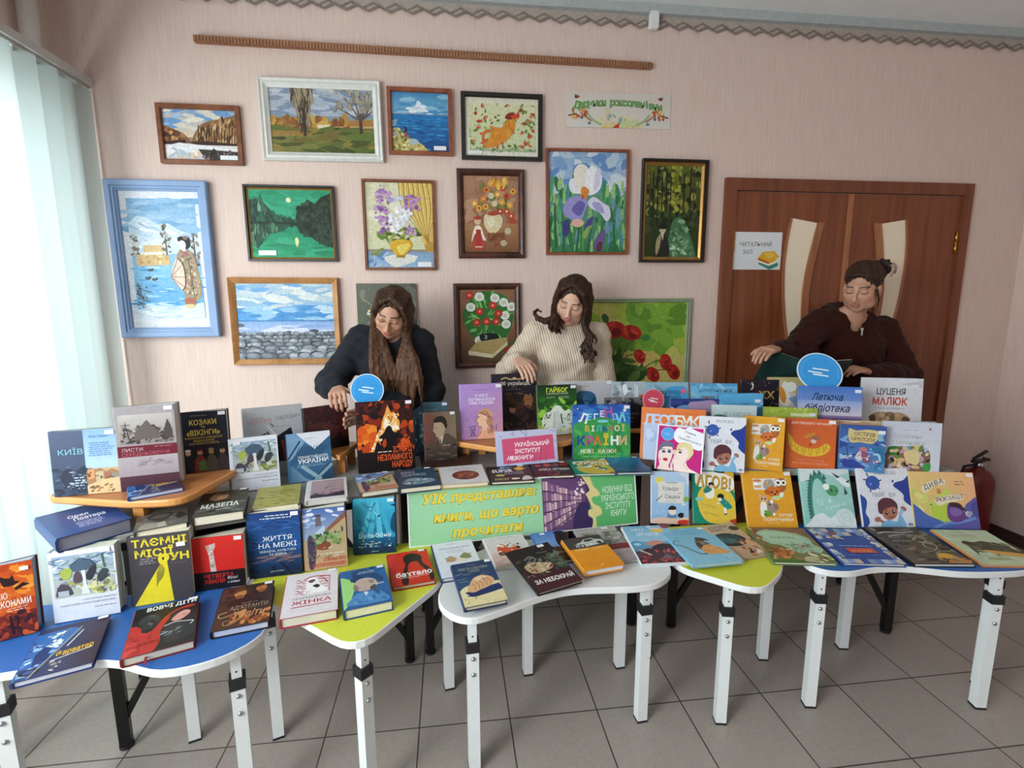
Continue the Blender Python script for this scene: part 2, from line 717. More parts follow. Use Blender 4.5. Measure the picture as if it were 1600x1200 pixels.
# cornice and zigzag lace border below it
S('trim_1', MB().box(XL, YB - .035, 2.955, XR, YB, ZC).box(XR - .035, YF, 2.955, XR, YB - .035, ZC), M_CORN)
zb = MB()
n = int((XR - XL) / .052)
for row, (zt, zl, dep) in enumerate(((2.956, 2.905, .004), (2.93, 2.893, .007))):
    pts = []
    for i in range(n + 1):
        x = XL + (XR - XL) * (i + row * .5) / n
        pts.append((x, zl if i % 2 else zl + .026))
    vs = [(p[0], YB - dep, p[1]) for p in pts] + [(p[0], YB - dep, zt) for p in pts]
    k = len(pts)
    zb.add(vs, [(i, i + 1, k + i + 1, k + i) for i in range(k - 1)], 0)
    # darker cord along the points
    vs = []
    for p in pts:
        vs += [(p[0], YB - dep - .004, p[1] - .005), (p[0], YB - dep - .004, p[1] + .006)]
    zb.add(vs, [(2 * i, 2 * i + 2, 2 * i + 3, 2 * i + 1) for i in range(k - 1)], 1)
S('trim_2', zb, [M_LACE, M_ZIG])

# white cable holder on the border, heating pipe in the corner, pale box on the right wall
o = MB().prism(round_poly([(-.025, -.042), (.025, -.042), (.025, .042), (-.025, .042)], .012), 0, .03, bev=.006,
               T=Matrix.Rotation(R(90), 4, 'X')).build('cable_clip', M_WHITE)
o.location = (1.078, YB - .008, 2.925)
tag(o, 'small white plastic clip on the zigzag border under the ceiling', 'clip')
o = MB().tube([(-1.735, 2.62, 0), (-1.735, 2.62, 2.1), (-1.74, 2.60, 2.45), (-1.74, 2.62, 3.0)], .036, 16).build('heating_pipe', M_WALL, smooth=True)
o.data.materials[0] = mat('pipe_paint', '#c9c2ba', 0.5, noise=0.03)
tag(o, 'pale vertical heating pipe in the left corner above the window blind', 'pipe')
o = MB().box(-.03, -.1, -.06, 0, .02, .09).box(-.034, -.02, -.05, -.03, -.012, .06).build('wall_box', M_WHITE)
o.location = (XR, 2.72, 2.13)
tag(o, 'pale box with a thin bracket on the right wall at the picture edge', 'box')

# ---------------------------------------------------------------- vertical blind in front of the window
vb = empty('vertical_blind', (-1.655, 1.4, 2.5), label='white fabric vertical blind glowing with daylight on the left window', cat='blind')
tk = MB().box(-.03, -1.15, .0, .03, 1.39, .035).box(-.012, -1.15, -.012, .012, 1.39, 0)
tk.build('track', M_TRACK, vb)
rg = random.Random(4)
for i in range(22):
    y = 1.325 - i * .116
    sl = MB()
    a = R(63 + rg.uniform(-5, 5)) if i > 1 else R(80)
    vs = []
    for j in range(7):
        t = j / 6 - .5
        u, w = t * .140, .011 * (1 - 4 * t * t)
        vs.append((u * math.cos(a) + w * math.sin(a), u * math.sin(a) - w * math.cos(a)))
    sw = rg.uniform(-.006, .006)
    V = [(p[0] + sw * kz, p[1] + sw * kz, -2.36 * kz) for kz in (0, .5, 1) for p in vs]
    sl.add(V, [(r * 7 + q, r * 7 + q + 1, r * 7 + q + 8, r * 7 + q + 7) for r in range(2) for q in range(6)])
    so = sl.build('slat', M_SLAT, vb, True)
    so.location = (0, y, -.018)
    hk = MB().box(-.006, -.012, -.03, .006, .012, 0).build('hook', M_WHITE, so)
    hk.location = (0, 0, .012)

# ---------------------------------------------------------------- wooden rail high on the wall
rr = MB()
for i in range(150):
    x = i * .01487
    rr.box(x, -.03, -.014, x + .0118, 0, .014)
rr.box(0, -.024, -.0125, 2.238, 0, .0125)
o = rr.build('wooden_rail', M_RAIL)
o.location = (-1.158, YB, 2.725)
o.rotation_euler = (0, R(.35), 0)
tag(o, 'long narrow ribbed brown wooden rail fixed to the wall above the paintings', 'rail')

# ---------------------------------------------------------------- double door
dr = empty('door_1', (2.285, YB, 0))
dr['kind'] = 'structure'
X0, X1, ZT = 1.525 - 2.285, 3.055 - 2.285, 2.168
cs = MB().box(X0, -.03, 0, X0 + .06, 0, ZT).box(X1 - .06, -.03, 0, X1, 0, ZT).box(X0 + .06, -.03, ZT - .065, X1 - .06, 0, ZT)
cs.box(X0 + .052, -.034, 0, X0 + .06, -.03, ZT - .06).box(X1 - .06, -.034, 0, X1 - .052, -.03, ZT - .06)
cs.build('door_frame', M_CASE, dr)
paneL = [(1.932, 1.961), (1.915, 1.85), (1.907, 1.71), (1.914, 1.57), (1.93, 1.44), (1.957, 1.30), (1.99, 1.17)]
paneR = [(2.087, 1.936), (2.063, 1.818), (2.041, 1.693), (2.028, 1.573), (2.030, 1.45), (2.045, 1.30), (2.07, 1.15)]


def curve(pts, n=5):
    A = np.array([pts[0]] + pts + [pts[-1]], float)
    out = []
    for i in range(1, len(A) - 2):
        a, b, c, d = A[i - 1], A[i], A[i + 1], A[i + 2]
        for j in range(n):
            t = j / n
            out.append(.5 * (2 * b + (c - a) * t + (2 * a - 5 * b + 4 * c - d) * t * t + (3 * b - a - 3 * c + d) * t ** 3))
    out.append(A[-1])
    return out


def strip(mb, A, B, y0, y1, sgn):
    """solid ribbon between two curves in the XZ plane"""
    k = len(A)
    vs = [(sgn * p[0], y, p[1]) for y in (y0, y1) for c in (A, B) for p in c]
    fs = []
    for i in range(k - 1):
        a, b = i, i + 1
        fs += [(a, b, k + b, k + a), (2 * k + a, 3 * k + a, 3 * k + b, 2 * k + b), (a, 2 * k + a, 2 * k + b, b), (k + a, k + b, 3 * k + b, 3 * k + a)]
    fs += [(0, k, 3 * k, 2 * k), (k - 1, 3 * k - 1, 4 * k - 1, 2 * k - 1)]
    if sgn < 0:
        fs = [f[::-1] for f in fs]
    mb.add(vs, fs)


for sg in (-1, 1):
    lf = MB()
    a, b = (X0 + .06, -.003) if sg < 0 else (.003, X1 - .06)
    lf.box(a, -.018, .005, b, 0, ZT - .07)
    leaf = lf.build('door_leaf', M_DOOR, dr)
    cl = [(p[0] - 2.285, p[1]) for p in curve(paneL)]
    cr = [(p[0] - 2.285, p[1]) for p in curve(paneR)]
    k = -sg
    pm = MB()
    strip(pm, cl, cr, -.0195, -.0185, k)
    pm.build('glass_pane', M_PANE, leaf)
    tm = MB()
    strip(tm, cr, [(p[0] + .042, p[1] + .004) for p in cr], -.03, -.018, k)
    strip(tm, [(p[0] - .012, p[1]) for p in cl], cl, -.026, -.018, k)
    tm.build('pane_trim', M_TRIMW, leaf)
    for hz in (1.835, .35):
        hb = MB().tube([(0, 0, -.06), (0, 0, -.003)], .0075, 10).tube([(0, 0, .003), (0, 0, .06)], .0075, 10).tube([(0, 0, -.066), (0, 0, .066)], .004, 8)
        hg = hb.build('hinge', M_BRASS, leaf, True)
        hg.location = (sg * .698, -.024, hz)
    if sg > 0:
        MB().box(-.018, -.028, .01, .012, -.018, ZT - .072).build('joint_strip', M_TRIMW, leaf)
hd = MB().box(-.09, -.024, .96, -.05, -.018, 1.16).tube([(-.07, -.024, 1.06), (-.07, -.06, 1.06), (-.17, -.065, 1.06)], .009, 10)
hd.build('door_handle', M_BRASS, dr)

# ---------------------------------------------------------------- low tables with adjustable legs
M_TBLUE = mat('blue_laminate', '#2b63ad', 0.45, noise=0.06, scale=160)
M_TYEL = mat('lime_laminate', '#d0d43e', 0.45, noise=0.05, scale=160)
M_TGRY = mat('pale_grey_laminate', '#dedddd', 0.45, noise=0.04, scale=160)


def low_table(name, poly, m, legs, label, rads=None):
    cx = sum(p[0] for p in poly) / len(poly)
    cy = sum(p[1] for p in poly) / len(poly)
    t = empty(name, (cx, cy, 0), label=label, cat='table', group='low adjustable tables')
    P = [(x - cx, y - cy) for x, y in poly]
    top = MB().prism(P, .541, .565, 0, bev=.003)
    n = len(P)
    top.mi[-1] = 1
    top.build('tabletop', [M_EDGE, m], t)
    for lx, ly, an in legs:
        lg = MB()
        lg.box(-.013, -.013, .40, .013, .013, .541).box(-.018, -.018, .006, .018, .018, .44)
        lo = lg.build('leg', M_LEG, t)
        lo.location = (lx - cx, ly - cy, 0)
        lo.rotation_euler = (0, 0, R(an))
        MB().box(-.021, -.021, .425, .021, .021, .458).build('collar', M_COLLAR, lo)
        MB().box(-.019, -.019, 0, .019, .019, .008).build('foot_cap', M_COLLAR, lo)
        for q, z in enumerate((.405, .350)):
            T = Matrix.Translation((0, -.018, z)) @ Matrix.Rotation(R(90), 4, 'X')
            MB().lathe([(.0075, -.001), (.007, .003), (.004, .006), (.0005, .007)], 12, T=T).build('bolt', M_STEEL, lo, True)
        for z in (.522, .478):
            MB().lathe([(.003, 0), (.003, .0006)], 10, T=Matrix.Translation((0, -.013, z)) @ Matrix.Rotation(R(90), 4, 'X')).build('adjusting_hole', M_COLLAR, lo)
    return t


low_table('blue_wave_table', smooth_poly([(-1.58, 1.36), (-1.40, 1.29), (-1.13, 1.33), (-.93, 1.345), (-.76, 1.285), (-.62, 1.325), (-.553, 1.43),
                                          (-.63, 1.56), (-.72, 1.66), (-.81, 1.715), (-.95, 1.73), (-1.07, 1.665), (-1.35, 1.64), (-1.57, 1.60), (-1.62, 1.48)]), M_TBLUE,
          [(-.622, 1.385, 20), (-.915, 1.69, 20), (-1.205, 1.362, 20), (-1.53, 1.56, 20)],
          'blue topped low table with wavy edge at the left, under the first row of books')
low_table('yellow_wedge_table', round_poly([(-.275, 1.30), (-.062, 1.60), (.002, 1.78), (.0, 1.91), (-.12, 1.93), (-.62, 1.90), (-.70, 1.74), (-.66, 1.63)], [.10, .04, .03, .04, .04, .06, .05, .06]), M_TYEL,
          [(-.275, 1.385, 45), (-.63, 1.665, 20), (-.035, 1.82, 10)],
          'lime yellow low table with rounded corner between the blue and the grey table')
low_table('grey_kidney_table', smooth_poly([(-.056, 1.55), (-.03, 1.45), (.045, 1.405), (.15, 1.44), (.28, 1.497), (.40, 1.52), (.60, 1.508), (.70, 1.535),
                                            (.762, 1.62), (.745, 1.80), (.63, 1.895), (.42, 1.865), (.25, 1.895), (.10, 1.83), (.0, 1.72)]), M_TGRY,
          [(.047, 1.455, 5), (.655, 1.575, 5), (.283, 1.858, 5), (.667, 1.85, 5)],
          'pale grey kidney shaped low table in the middle of the front row')
low_table('yellow_wedge_table', round_poly([(.985, 1.425), (1.14, 1.535), (1.345, 1.85), (1.29, 1.93), (.80, 1.93), (.785, 1.615)], [.08, .07, .06, .08, .08, .06]), M_TYEL,
          [(.935, 1.53, -12), (1.285, 1.82, -12), (.80, 1.895, -12)],
          'lime yellow low table with rounded corner right of the grey kidney table')
low_table('blue_wave_table', smooth_poly([(1.262, 1.60), (1.285, 1.53), (1.37, 1.505), (1.48, 1.518), (1.593, 1.508), (1.74, 1.455), (1.87, 1.436), (1.98, 1.434), (2.06, 1.46),
                                          (2.09, 1.56), (2.115, 1.68), (2.10, 1.77), (1.98, 1.80), (1.85, 1.83), (1.70, 1.87), (1.55, 1.90), (1.43, 1.88), (1.36, 1.76)]), M_TBLUE,
          [(1.305, 1.56, -12), (1.672, 1.84, -12), (1.925, 1.475, -12), (2.035, 1.565, -12)],
          'blue topped low table with wavy white edge at the far right')


# ---------------------------------------------------------------- desks with black legs behind them
def desk(label, p0, yaw, ln, dp, legs):
    """front-left corner p0, legs: (x along, y deep, brace side)"""
    t = empty('folding_desk', (p0[0], p0[1], 0), (0, 0, R(yaw)), label, 'desk', 'grey desks with black legs')
    tb = MB().prism(round_poly([(0, 0), (ln, 0), (ln, dp), (0, dp)], .012), .752, .78, 0, bev=.002)
    tb.mi[-1] = 1
    tb.build('desktop', [M_DESKE, M_DESK], t)
    MB().box(.06, .03, .715, ln - .06, .05, .752).box(.06, dp - .05, .715, ln - .06, dp - .03, .752).build('frame_rail', M_BLACK, t)
    for x, y, br in legs:
        l = MB().bar((0, 0, .012), (0, 0, .752), .034, .034).build('leg', M_BLACK, t)
        l.location = (x, y, 0)
        MB().lathe([(.022, 0), (.022, .012)], 14).build('foot_cap', M_COLLAR, l)
        MB().bar((0, 0, .10), (br * .36, 0, .745), .022, .022).build('brace', M_BLACK, l)
    return t


desk('grey desk with black legs at the left, carrying books around the left wooden stand', (-1.155, 1.608), 20.4, 1.06, .5, [(.047, .065, 1), (1.03, .03, -1), (.045, .44, 1), (1.03, .44, -1)])
desk('grey desk with black legs in the middle, behind the green banner', (-.146, 1.945), 6.0, 1.01, .45, [(.04, .085, 1), (.975, .07, -1), (.04, .40, 1), (.975, .40, -1)])
desk('grey desk with black legs at the right, behind the leaning picture books', (.90, 2.05), -9.0, 1.25, .5, [(.09, .045, 1), (1.06, .03, -1), (.09, .44, 1), (1.10, .44, -1)])


# ---------------------------------------------------------------- low wooden stands on the desks
def stand(label, poly, zt, legs, rad):
    cx = sum(p[0] for p in poly) / len(poly)
    cy = sum(p[1] for p in poly) / len(poly)
    t = empty('wooden_stand', (cx, cy, .78), label=label, cat='stand', group='low wooden stands on the desks')
    P = round_poly([(x - cx, y - cy) for x, y in poly], rad)
    h = zt - .78
    tb = MB().prism(P, h - .026, h, 0, bev=.006)
    tb.mi[-1] = 1
    tb.build('board', [M_WEDGE, M_WTOP], t)
    for x, y in legs:
        l = MB().box(-.016, -.016, 0, .016, .016, h - .026).build('leg', M_WEDGE, t)
        l.location = (x - cx, y - cy, 0)
    return t


stand('low orange wood stand at the left by the blind, under three tall books', [(-1.345, 1.79), (-1.045, 1.705), (-.875, 1.70), (-.80, 2.13), (-1.0, 2.19), (-1.32, 2.08)], .87,
      [(-1.04, 1.76), (-.885, 1.90), (-1.0, 2.12), (-.86, 2.06)], [.03, .02, .07, .05, .04, .05])
stand('low wood stand behind the left books, under the dark maroon book', [(-.64, 2.25), (-.53, 2.215), (-.468, 2.12), (-.425, 2.34), (-.62, 2.44)], .87,
      [(-.475, 2.19), (-.46, 2.32), (-.60, 2.28), (-.60, 2.39)], .02)
stand('low orange wood stand in the middle, behind the pink institute sign', [(-.02, 2.31), (.195, 2.155), (.50, 2.205), (.75, 2.385), (.73, 2.462), (.0, 2.462)], .87,
      [(.215, 2.20), (.49, 2.25), (.06, 2.33), (.68, 2.40), (.14, 2.38)], [.04, .05, .04, .03, .03, .03])
stand('low wood stand behind the dinosaur book, hidden by picture books', [(.77, 2.30), (1.36, 2.235), (1.375, 2.42), (.80, 2.49)], .90, [(.82, 2.33), (1.32, 2.27), (1.33, 2.40), (.84, 2.46)], .03)
stand('low wood stand at the right end, under the white puppy book', [(1.42, 2.25), (1.58, 2.12), (1.86, 2.02), (2.19, 2.09), (2.22, 2.21), (1.98, 2.30), (1.43, 2.40)], .90,
      [(1.47, 2.28), (2.12, 2.13), (1.95, 2.26), (1.47, 2.36)], .03)

# ---------------------------------------------------------------- fire extinguisher by the right wall
M_RED = mat('red_enamel', '#6d130d', 0.35, noise=0.05)
fe = empty('fire_extinguisher', (3.17, 2.62, 0), label='red fire extinguisher with black handle on the floor in the right corner', cat='fire extinguisher')
MB().lathe([(.075, 0), (.085, .015), (.085, .40), (.078, .44), (.055, .475), (.03, .49), (.028, .50)], 28).build('cylinder', M_RED, fe, True)
MB().lathe([(.022, .495), (.022, .525), (.012, .53)], 16).build('valve', M_STEEL, fe, True)
MB().bar((-.05, 0, .535), (.05, -.01, .548), .022, .014).bar((-.045, 0, .55), (.035, -.005, .60), .018, .010).tube([(.02, 0, .53), (.03, 0, .56)], .009, 8).build('handle', M_COLLAR, fe)
MB().tube([(-.02, .0, .515), (-.075, .02, .50), (-.098, .03, .40), (-.097, .03, .15)], .009, 8).build('hose', M_COLLAR, fe, True)
lb = MB()
vs = [(.0858 * math.cos(a), .0858 * math.sin(a), z) for z in (.26, .34) for a in [R(-90 + 50 + q * 5) for q in range(8)]]
lb.add(vs, [(i, i + 1, i + 9, i + 8) for i in range(7)])
lb.build('label_sticker', M_STICK, fe)
# ---------------------------------------------------------------- books: x, y, support height, yaw, tilt, width, height, thickness at spine / fore edge
POSE = {}
for ln in """
kyiv=-1.303,1.772,0.87,9,86,0.186,0.217,0.022,0.045
lysty=-1.116,1.799,0.87,13.8,86,0.172,0.288,0.014,0.08
farv_s=-1.038,1.701,0.870,30.3,0.0,0.152,0.225,0.016,0.016
kozaky=-1.003,1.96,0.87,16.7,83.1,0.16,0.228,0.02,0.085
malevych=-0.84,2.13,0.78,19.2,81.4,0.229,0.293,0.014,0.075
marchuk_s=-0.837,1.976,0.78,17.9,80.2,0.167,0.204,0.025,0.075
ternystyi=-0.652,2.055,0.78,18.8,78.1,0.167,0.197,0.018,0.08
brown=-0.611,2.18,0.87,34.5,86,0.187,0.19,0.02,0.022
mazepa=-0.843,1.681,0.780,15.9,1.3,0.149,0.213,0.034,0.034
olive=-0.691,1.766,0.780,13.2,-0.0,0.150,0.210,0.02,0.02
birds=-0.527,1.815,0.780,12.2,0.0,0.144,0.220,0.02,0.02
grayface=-0.982,1.617,0.780,26.0,0.0,0.140,0.197,0.022,0.022
odesa=-1.15,1.545,0.78,46.1,0,0.184,0.252,0.045,0.045
istorii=-0.396,2.145,0.78,9.5,78.7,0.237,0.302,0.022,0.07
teal=-0.179,2.369,0.780,0.7,80.3,0.162,0.253,0.016,0.03
portrait=-0.118,2.215,0.780,13.4,84.3,0.143,0.238,0.014,0.022
darkflat=-0.125,2.127,0.780,6.7,-0.0,0.213,0.286,0.022,0.022
sprava_s=-0.343,1.867,0.780,16.5,0.0,0.142,0.203,0.022,0.022
navyflat=-0.202,1.888,0.780,10.5,-0.0,0.160,0.221,0.022,0.022
oval=-0.044,1.920,0.780,3.9,-0.0,0.185,0.226,0.018,0.018
super=0.149,1.938,0.780,0.6,-0.0,0.178,0.191,0.014,0.014
artemis=0.339,1.981,0.780,-0.8,-0.0,0.161,0.177,0.014,0.014
agov_s=0.507,1.993,0.780,-3.7,-0.0,0.170,0.186,0.012,0.012
bluef=0.682,1.987,0.780,-3.9,0.0,0.149,0.209,0.012,0.012
purple=0.042,2.299,0.87,4.7,83.6,0.196,0.256,0.016,0.055
sto=0.199,2.424,0.87,1.1,81.9,0.222,0.283,0.02,0.038
haiboh=0.406,2.32,0.87,3.4,81.1,0.194,0.239,0.018,0.055
blob=0.515,2.379,0.87,0.8,80.6,0.28,0.247,0.014,0.055
lehendy=0.55,2.217,0.78,-6.1,82.8,0.264,0.253,0.014,0.04
sign_p=0.189,2.118,0.796,6.3,74.7,0.278,0.150,0.003,0.003
darkgray=0.728,2.285,0.780,-2.4,82.9,0.176,0.269,0.014,0.026
spoon=0.765,2.316,0.9,-6.4,81.8,0.164,0.221,0.012,0.05
pravda=0.931,2.292,0.9,-6,81.9,0.197,0.218,0.012,0.05
dotork=1.144,2.28,0.9,-12.2,81.6,0.214,0.211,0.012,0.05
night=1.402,2.281,0.900,-6.9,83.5,0.183,0.221,0.014,0.03
seas=1.23,2.171,0.78,-8.8,83.4,0.203,0.297,0.012,0.055
violet=1.009,2.201,0.78,-9.1,82.9,0.223,0.271,0.012,0.05
karpaty=1.169,2.122,0.78,-16.3,81.6,0.192,0.256,0.012,0.045
greenkid=1.413,2.113,0.780,-19.4,82.0,0.224,0.241,0.012,0.022
sami=1.532,2.269,0.900,-9.7,83.7,0.270,0.233,0.014,0.028
letiucha=1.588,2.131,0.9,-20.2,82.5,0.263,0.213,0.012,0.026
peach=1.620,2.018,0.780,-17.4,83.8,0.246,0.197,0.012,0.024
tsutsenia=1.968,2.199,0.9,-20.1,84.2,0.256,0.233,0.014,0.055
lesia=0.859,2.187,0.78,-24.3,79.1,0.276,0.24,0.014,0.06
popcard=0.872,2.052,0.780,-31.4,71.6,0.194,0.195,0.002,0.002
tviibu_b=1.052,2.007,0.780,-21.7,82.4,0.182,0.233,0.014,0.018
superp_b=1.249,2.007,0.78,-28.2,82.6,0.159,0.229,0.014,0.05
banana=1.438,1.987,0.78,-22.7,81.6,0.193,0.218,0.014,0.05
ostriv=1.641,1.924,0.780,-22.2,84.7,0.171,0.197,0.014,0.03
whitekid=1.826,1.906,0.78,-19.6,85,0.217,0.211,0.012,0.05
koliory=0.834,1.967,0.565,-12.0,78.9,0.154,0.219,0.014,0.014
agov=1.010,1.938,0.565,-10.9,69.8,0.175,0.242,0.014,0.014
superp=1.215,1.869,0.565,-8.7,63.1,0.203,0.233,0.014,0.014
dino=1.452,1.841,0.565,-9.7,66,0.205,0.242,0.012,0.012
tviibu=1.691,1.812,0.565,-7.5,69.9,0.211,0.242,0.012,0.012
dyva=1.897,1.779,0.565,-11.3,69.9,0.253,0.231,0.012,0.012
zirka=0.658,1.623,0.565,-1.8,7.0,0.183,0.243,0.014,0.014
lemur=0.823,1.568,0.579,2.8,2.6,0.194,0.259,0.012,0.012
ellipse=1.018,1.614,0.565,9.5,8.2,0.143,0.216,0.012,0.012
jungle=1.134,1.579,0.565,-10.1,3.4,0.221,0.254,0.012,0.012
checker=1.373,1.541,0.565,-10.2,2.5,0.216,0.260,0.012,0.012
coal=1.615,1.501,0.565,-8.1,1.8,0.216,0.282,0.014,0.014
turtle=1.855,1.470,0.565,-9.8,3.9,0.208,0.249,0.01,0.01
plums=-0.046,1.607,0.565,10.8,5.4,0.150,0.216,0.018,0.018
tretia=0.026,1.404,0.583,11.4,10.7,0.134,0.198,0.018,0.018
cars=0.143,1.661,0.565,9.3,2.2,0.157,0.210,0.018,0.018
nebo=0.259,1.461,0.583,20.5,8.8,0.167,0.226,0.014,0.014
bluedog=0.324,1.671,0.565,8.3,7.2,0.130,0.191,0.016,0.016
orange=0.435,1.563,0.579,10.5,5.2,0.152,0.203,0.022,0.022
lysty_f=0.504,1.640,0.565,6.6,4.1,0.172,0.247,0.014,0.014
marmur=-0.506,1.418,0.565,11.2,3.2,0.158,0.226,0.034,0.034
faceblue=-0.330,1.437,0.565,14.6,3.9,0.144,0.208,0.034,0.034
bakhtalo=-0.204,1.578,0.565,11.5,4.3,0.142,0.202,0.016,0.016
adiut=-0.685,1.397,0.565,13.6,2.4,0.148,0.217,0.024,0.024
vovchi=-0.864,1.305,0.565,21.4,0.0,0.163,0.243,0.026,0.026
farv=-1.087,1.259,0.565,21.6,0.0,0.159,0.232,0.018,0.018
wings=-1.311,1.444,0.565,24.5,80.8,0.127,0.210,0.02,0.06
marchuk=-1.178,1.531,0.565,12.5,86,0.163,0.214,0.04,0.05
taiemni=-0.998,1.595,0.565,11.9,86,0.165,0.221,0.022,0.075
chetverta=-0.851,1.66,0.565,7.5,85.9,0.155,0.178,0.022,0.075
zhyttia=-0.697,1.717,0.565,7.1,84.7,0.167,0.227,0.02,0.075
sprava=-0.526,1.745,0.565,8.8,82.7,0.145,0.218,0.02,0.07
bulbona=-0.374,1.844,0.565,1.8,81.8,0.153,0.21,0.016,0.06
banner=-0.175,1.877,0.565,5.9,78.1,0.957,0.229,0.004,0.004
""".split():
    k, v = ln.split('=')
    POSE[k] = [float(q) for q in v.split(',')]

def book_mesh(w, h, ts, tf, art, spine, back):
    """case (boards + spine) with the printed front, one mesh"""
    b = .0022
    mb = MB()
    r = min(.004, ts * .3)
    poly = [(w, 0), (w, b), (b, b), (b, ts - b), (w, tf - b), (w, tf), (.001, ts), (-r, ts * .8), (-r, ts * .2), (.001, 0)]
    poly = poly[::-1]
    a = sum(p[0] * q[1] - q[0] * p[1] for p, q in zip(poly, poly[1:] + poly[:1]))
    if a < 0:
        poly = poly[::-1]
    mb.prism(poly, 0, h, 0, lin(spine))
    mb.v += art.v
    n = len(mb.v) - len(art.v)
    mb.f += [tuple(i + n for i in f) for f in art.f]
    mb.c += art.c
    mb.mi += [0] * len(art.f)
    return mb


def book(key, label, spine, fn, group, st=True, pages='#ebe3cd', seed=None, ribbon=None, thin=False, sub=None):
    x, y, z, yaw, ti, w, h, ts, tf = POSE[key]
    t = (ts + tf) / 2 if ti < 45 else ts
    a = R(ti)
    root = empty('book', (x, y, z + t * math.cos(a)), (0, 0, 0), label, 'book', group)
    root.rotation_euler = Euler((-(math.pi / 2 - a), 0, R(yaw)), 'XYZ')
    A = Art(w, h, seed or len(key) * 7 + 3)
    fn(A)
    mb = book_mesh(w, h, ts, tf, A, spine, spine)
    mb.build('cover', M_PRINT, root, color=True)
    e = .0008
    b = .0022
    pg = MB().prism([(w - .005, b + e), (w - .005, tf - b - e), (b + .001, ts - b - e), (b + .001, b + e)], .004, h - .002)
    pg.build('pages', M_PAGES if pages == '#ebe3cd' else MP(pages), root)
    if st:
        sw = min(.026, w * .15)
        sx, sy = (w - sw - .004, h - .004 - sw * .55) if st is True else st
        MB().box(sx, -.0032, sy, sx + sw, -.0026, sy + sw * .55).build('sticker', M_STICK, root)
    if ribbon:
        MB().box(w * .3, ts * .5, -.03, w * .3 + .006, ts * .5 + .0012, .01).build('ribbon_bookmark', mat('red_ribbon', ribbon, .6), root)
    return root


MPC = {}


def MP(c):
    if c not in MPC:
        MPC[c] = mat('page_edges_' + c[1:], c, 0.8, noise=0.08, scale=220, stretch=(0.05, 1, 0.05))
    return MPC[c]


GL = 'books on the left wooden stand'
GM = 'books on the middle wooden stand'
GD = 'books on the grey desks'
GF = 'books standing on the low tables'
GT = 'books lying on the low tables'
GK = "children's books in the back rows"
# ---- left wooden stand
def f(A):
    A.G(0, 0, .5, 1, '4a5674', '38455f').G(.5, 0, 1, .66, '86aede', 'b9d2ee').G(.5, .6, 1, 1, 'c8b08a', 'b88f62')
    A.S(60, (0, .55, .5, 1), ['2c3850', '3a4a68', '566685', '222c42'], .06, .03, rj=30)
    A.B([(.12, .68), (.22, .58), (.35, .62), (.5, .56), (.5, .9), (.3, .88), (.15, .82)], '232c40')
    A.S(26, (.2, .62, .5, .9), ['6d7f9c', 'aeb9c8', '30405a'], .03, .012, rj=20)
    A.P([(.5, .66), (.56, .58), (.64, .62), (.72, .6), (.8, .66), (.9, .62), (1, .67), (1, .8), (.5, .84)], 'a97b55')
    for x, y, q, c in ((.52, .62, .1, 'd59a62'), (.64, .66, .12, 'c9b48d'), (.78, .68, .1, 'a06a55'), (.88, .7, .12, '8d8a80')):
        A.P([(x, y), (x + q, y - .01), (x + q, y + .14), (x, y + .15)], c)
        A.S(6, (x, y + .03, x + q, y + .12), ['5a4636', '75604a'], .012, .016, rj=4)
    A.P([(.5, .86), (.75, .78), (1, .76), (1, 1), (.5, 1)], 'd9bd8e')
    A.S(14, (.55, .84, .95, .97), ['8d6a4b', '6e5140', 'b8834e'], .035, .018, rot=-30, rj=20)
    A.T('КИЇВ', .1, .365, .085, '8ecbd9', 'l', .0, sx=1.15)
    A.T('Ігор Гирич', .73, .12, .035, '3d6794', 'c', shear=.3)
    A.D(.55, .2, .42, 7, .032, '5f8fc4')
    A.D(.3, .72, .2, 4, .04, 'b8c4d6')


book('kyiv', 'dark and light blue book lettered КИЇВ, leftmost on the left wooden stand', '3c5560', f, GL, pages='#dfe3ea')


def f(A):
    A.G(0, 0, 1, 1, 'a79fa2', '9a9094').G(.05, .1, .95, .45, 'c3bcb8', '8d8580')
    A.S(90, (.08, .24, .95, .44), ['5a504c', '3b3431', '776c67', '48403d'], .035, .02, rj=25)
    A.P([(.3, .32), (.42, .24), (.52, .17), (.6, .25), (.72, .3), (.72, .4), (.3, .4)], '6a5f5a')
    A.P([(.8, .3), (.87, .17), (.94, .3), (.94, .4), (.8, .4)], '4f4641').L([(.12, .38), (.16, .18), (.2, .38)], .02, '352e2b').L([(.08, .22), (.24, .22)], .012, '352e2b')
    A.G(0, .47, 1, .6, '6d1a2c').T('ЛИСТИ', .06, .535, .04, 'cbb3b6', 'l', sx=1.1).T('СЕРЕДНЬОВІЧЧЯ', .06, .588, .04, 'b8646e', 'l', fit=.8)
    A.D(.6, .49, .34, 1, .02, 'a98088')
    A.G(0, .6, 1, .83, 'b3a7ab', 'a4979c').L([(.3, .72), (.42, .7), (.5, .66), (.55, .62)], .012, '6b5f62').S(20, (.3, .65, .9, .72), ['8e8286', '7d7175'], .05, .006, rj=10)
    A.G(0, .83, 1, 1, '55303c', '442431')


book('lysty', 'tall grey book with a maroon band and town drawing on the left stand', '9a8f90', f, GL, pages='#d9d3d0')


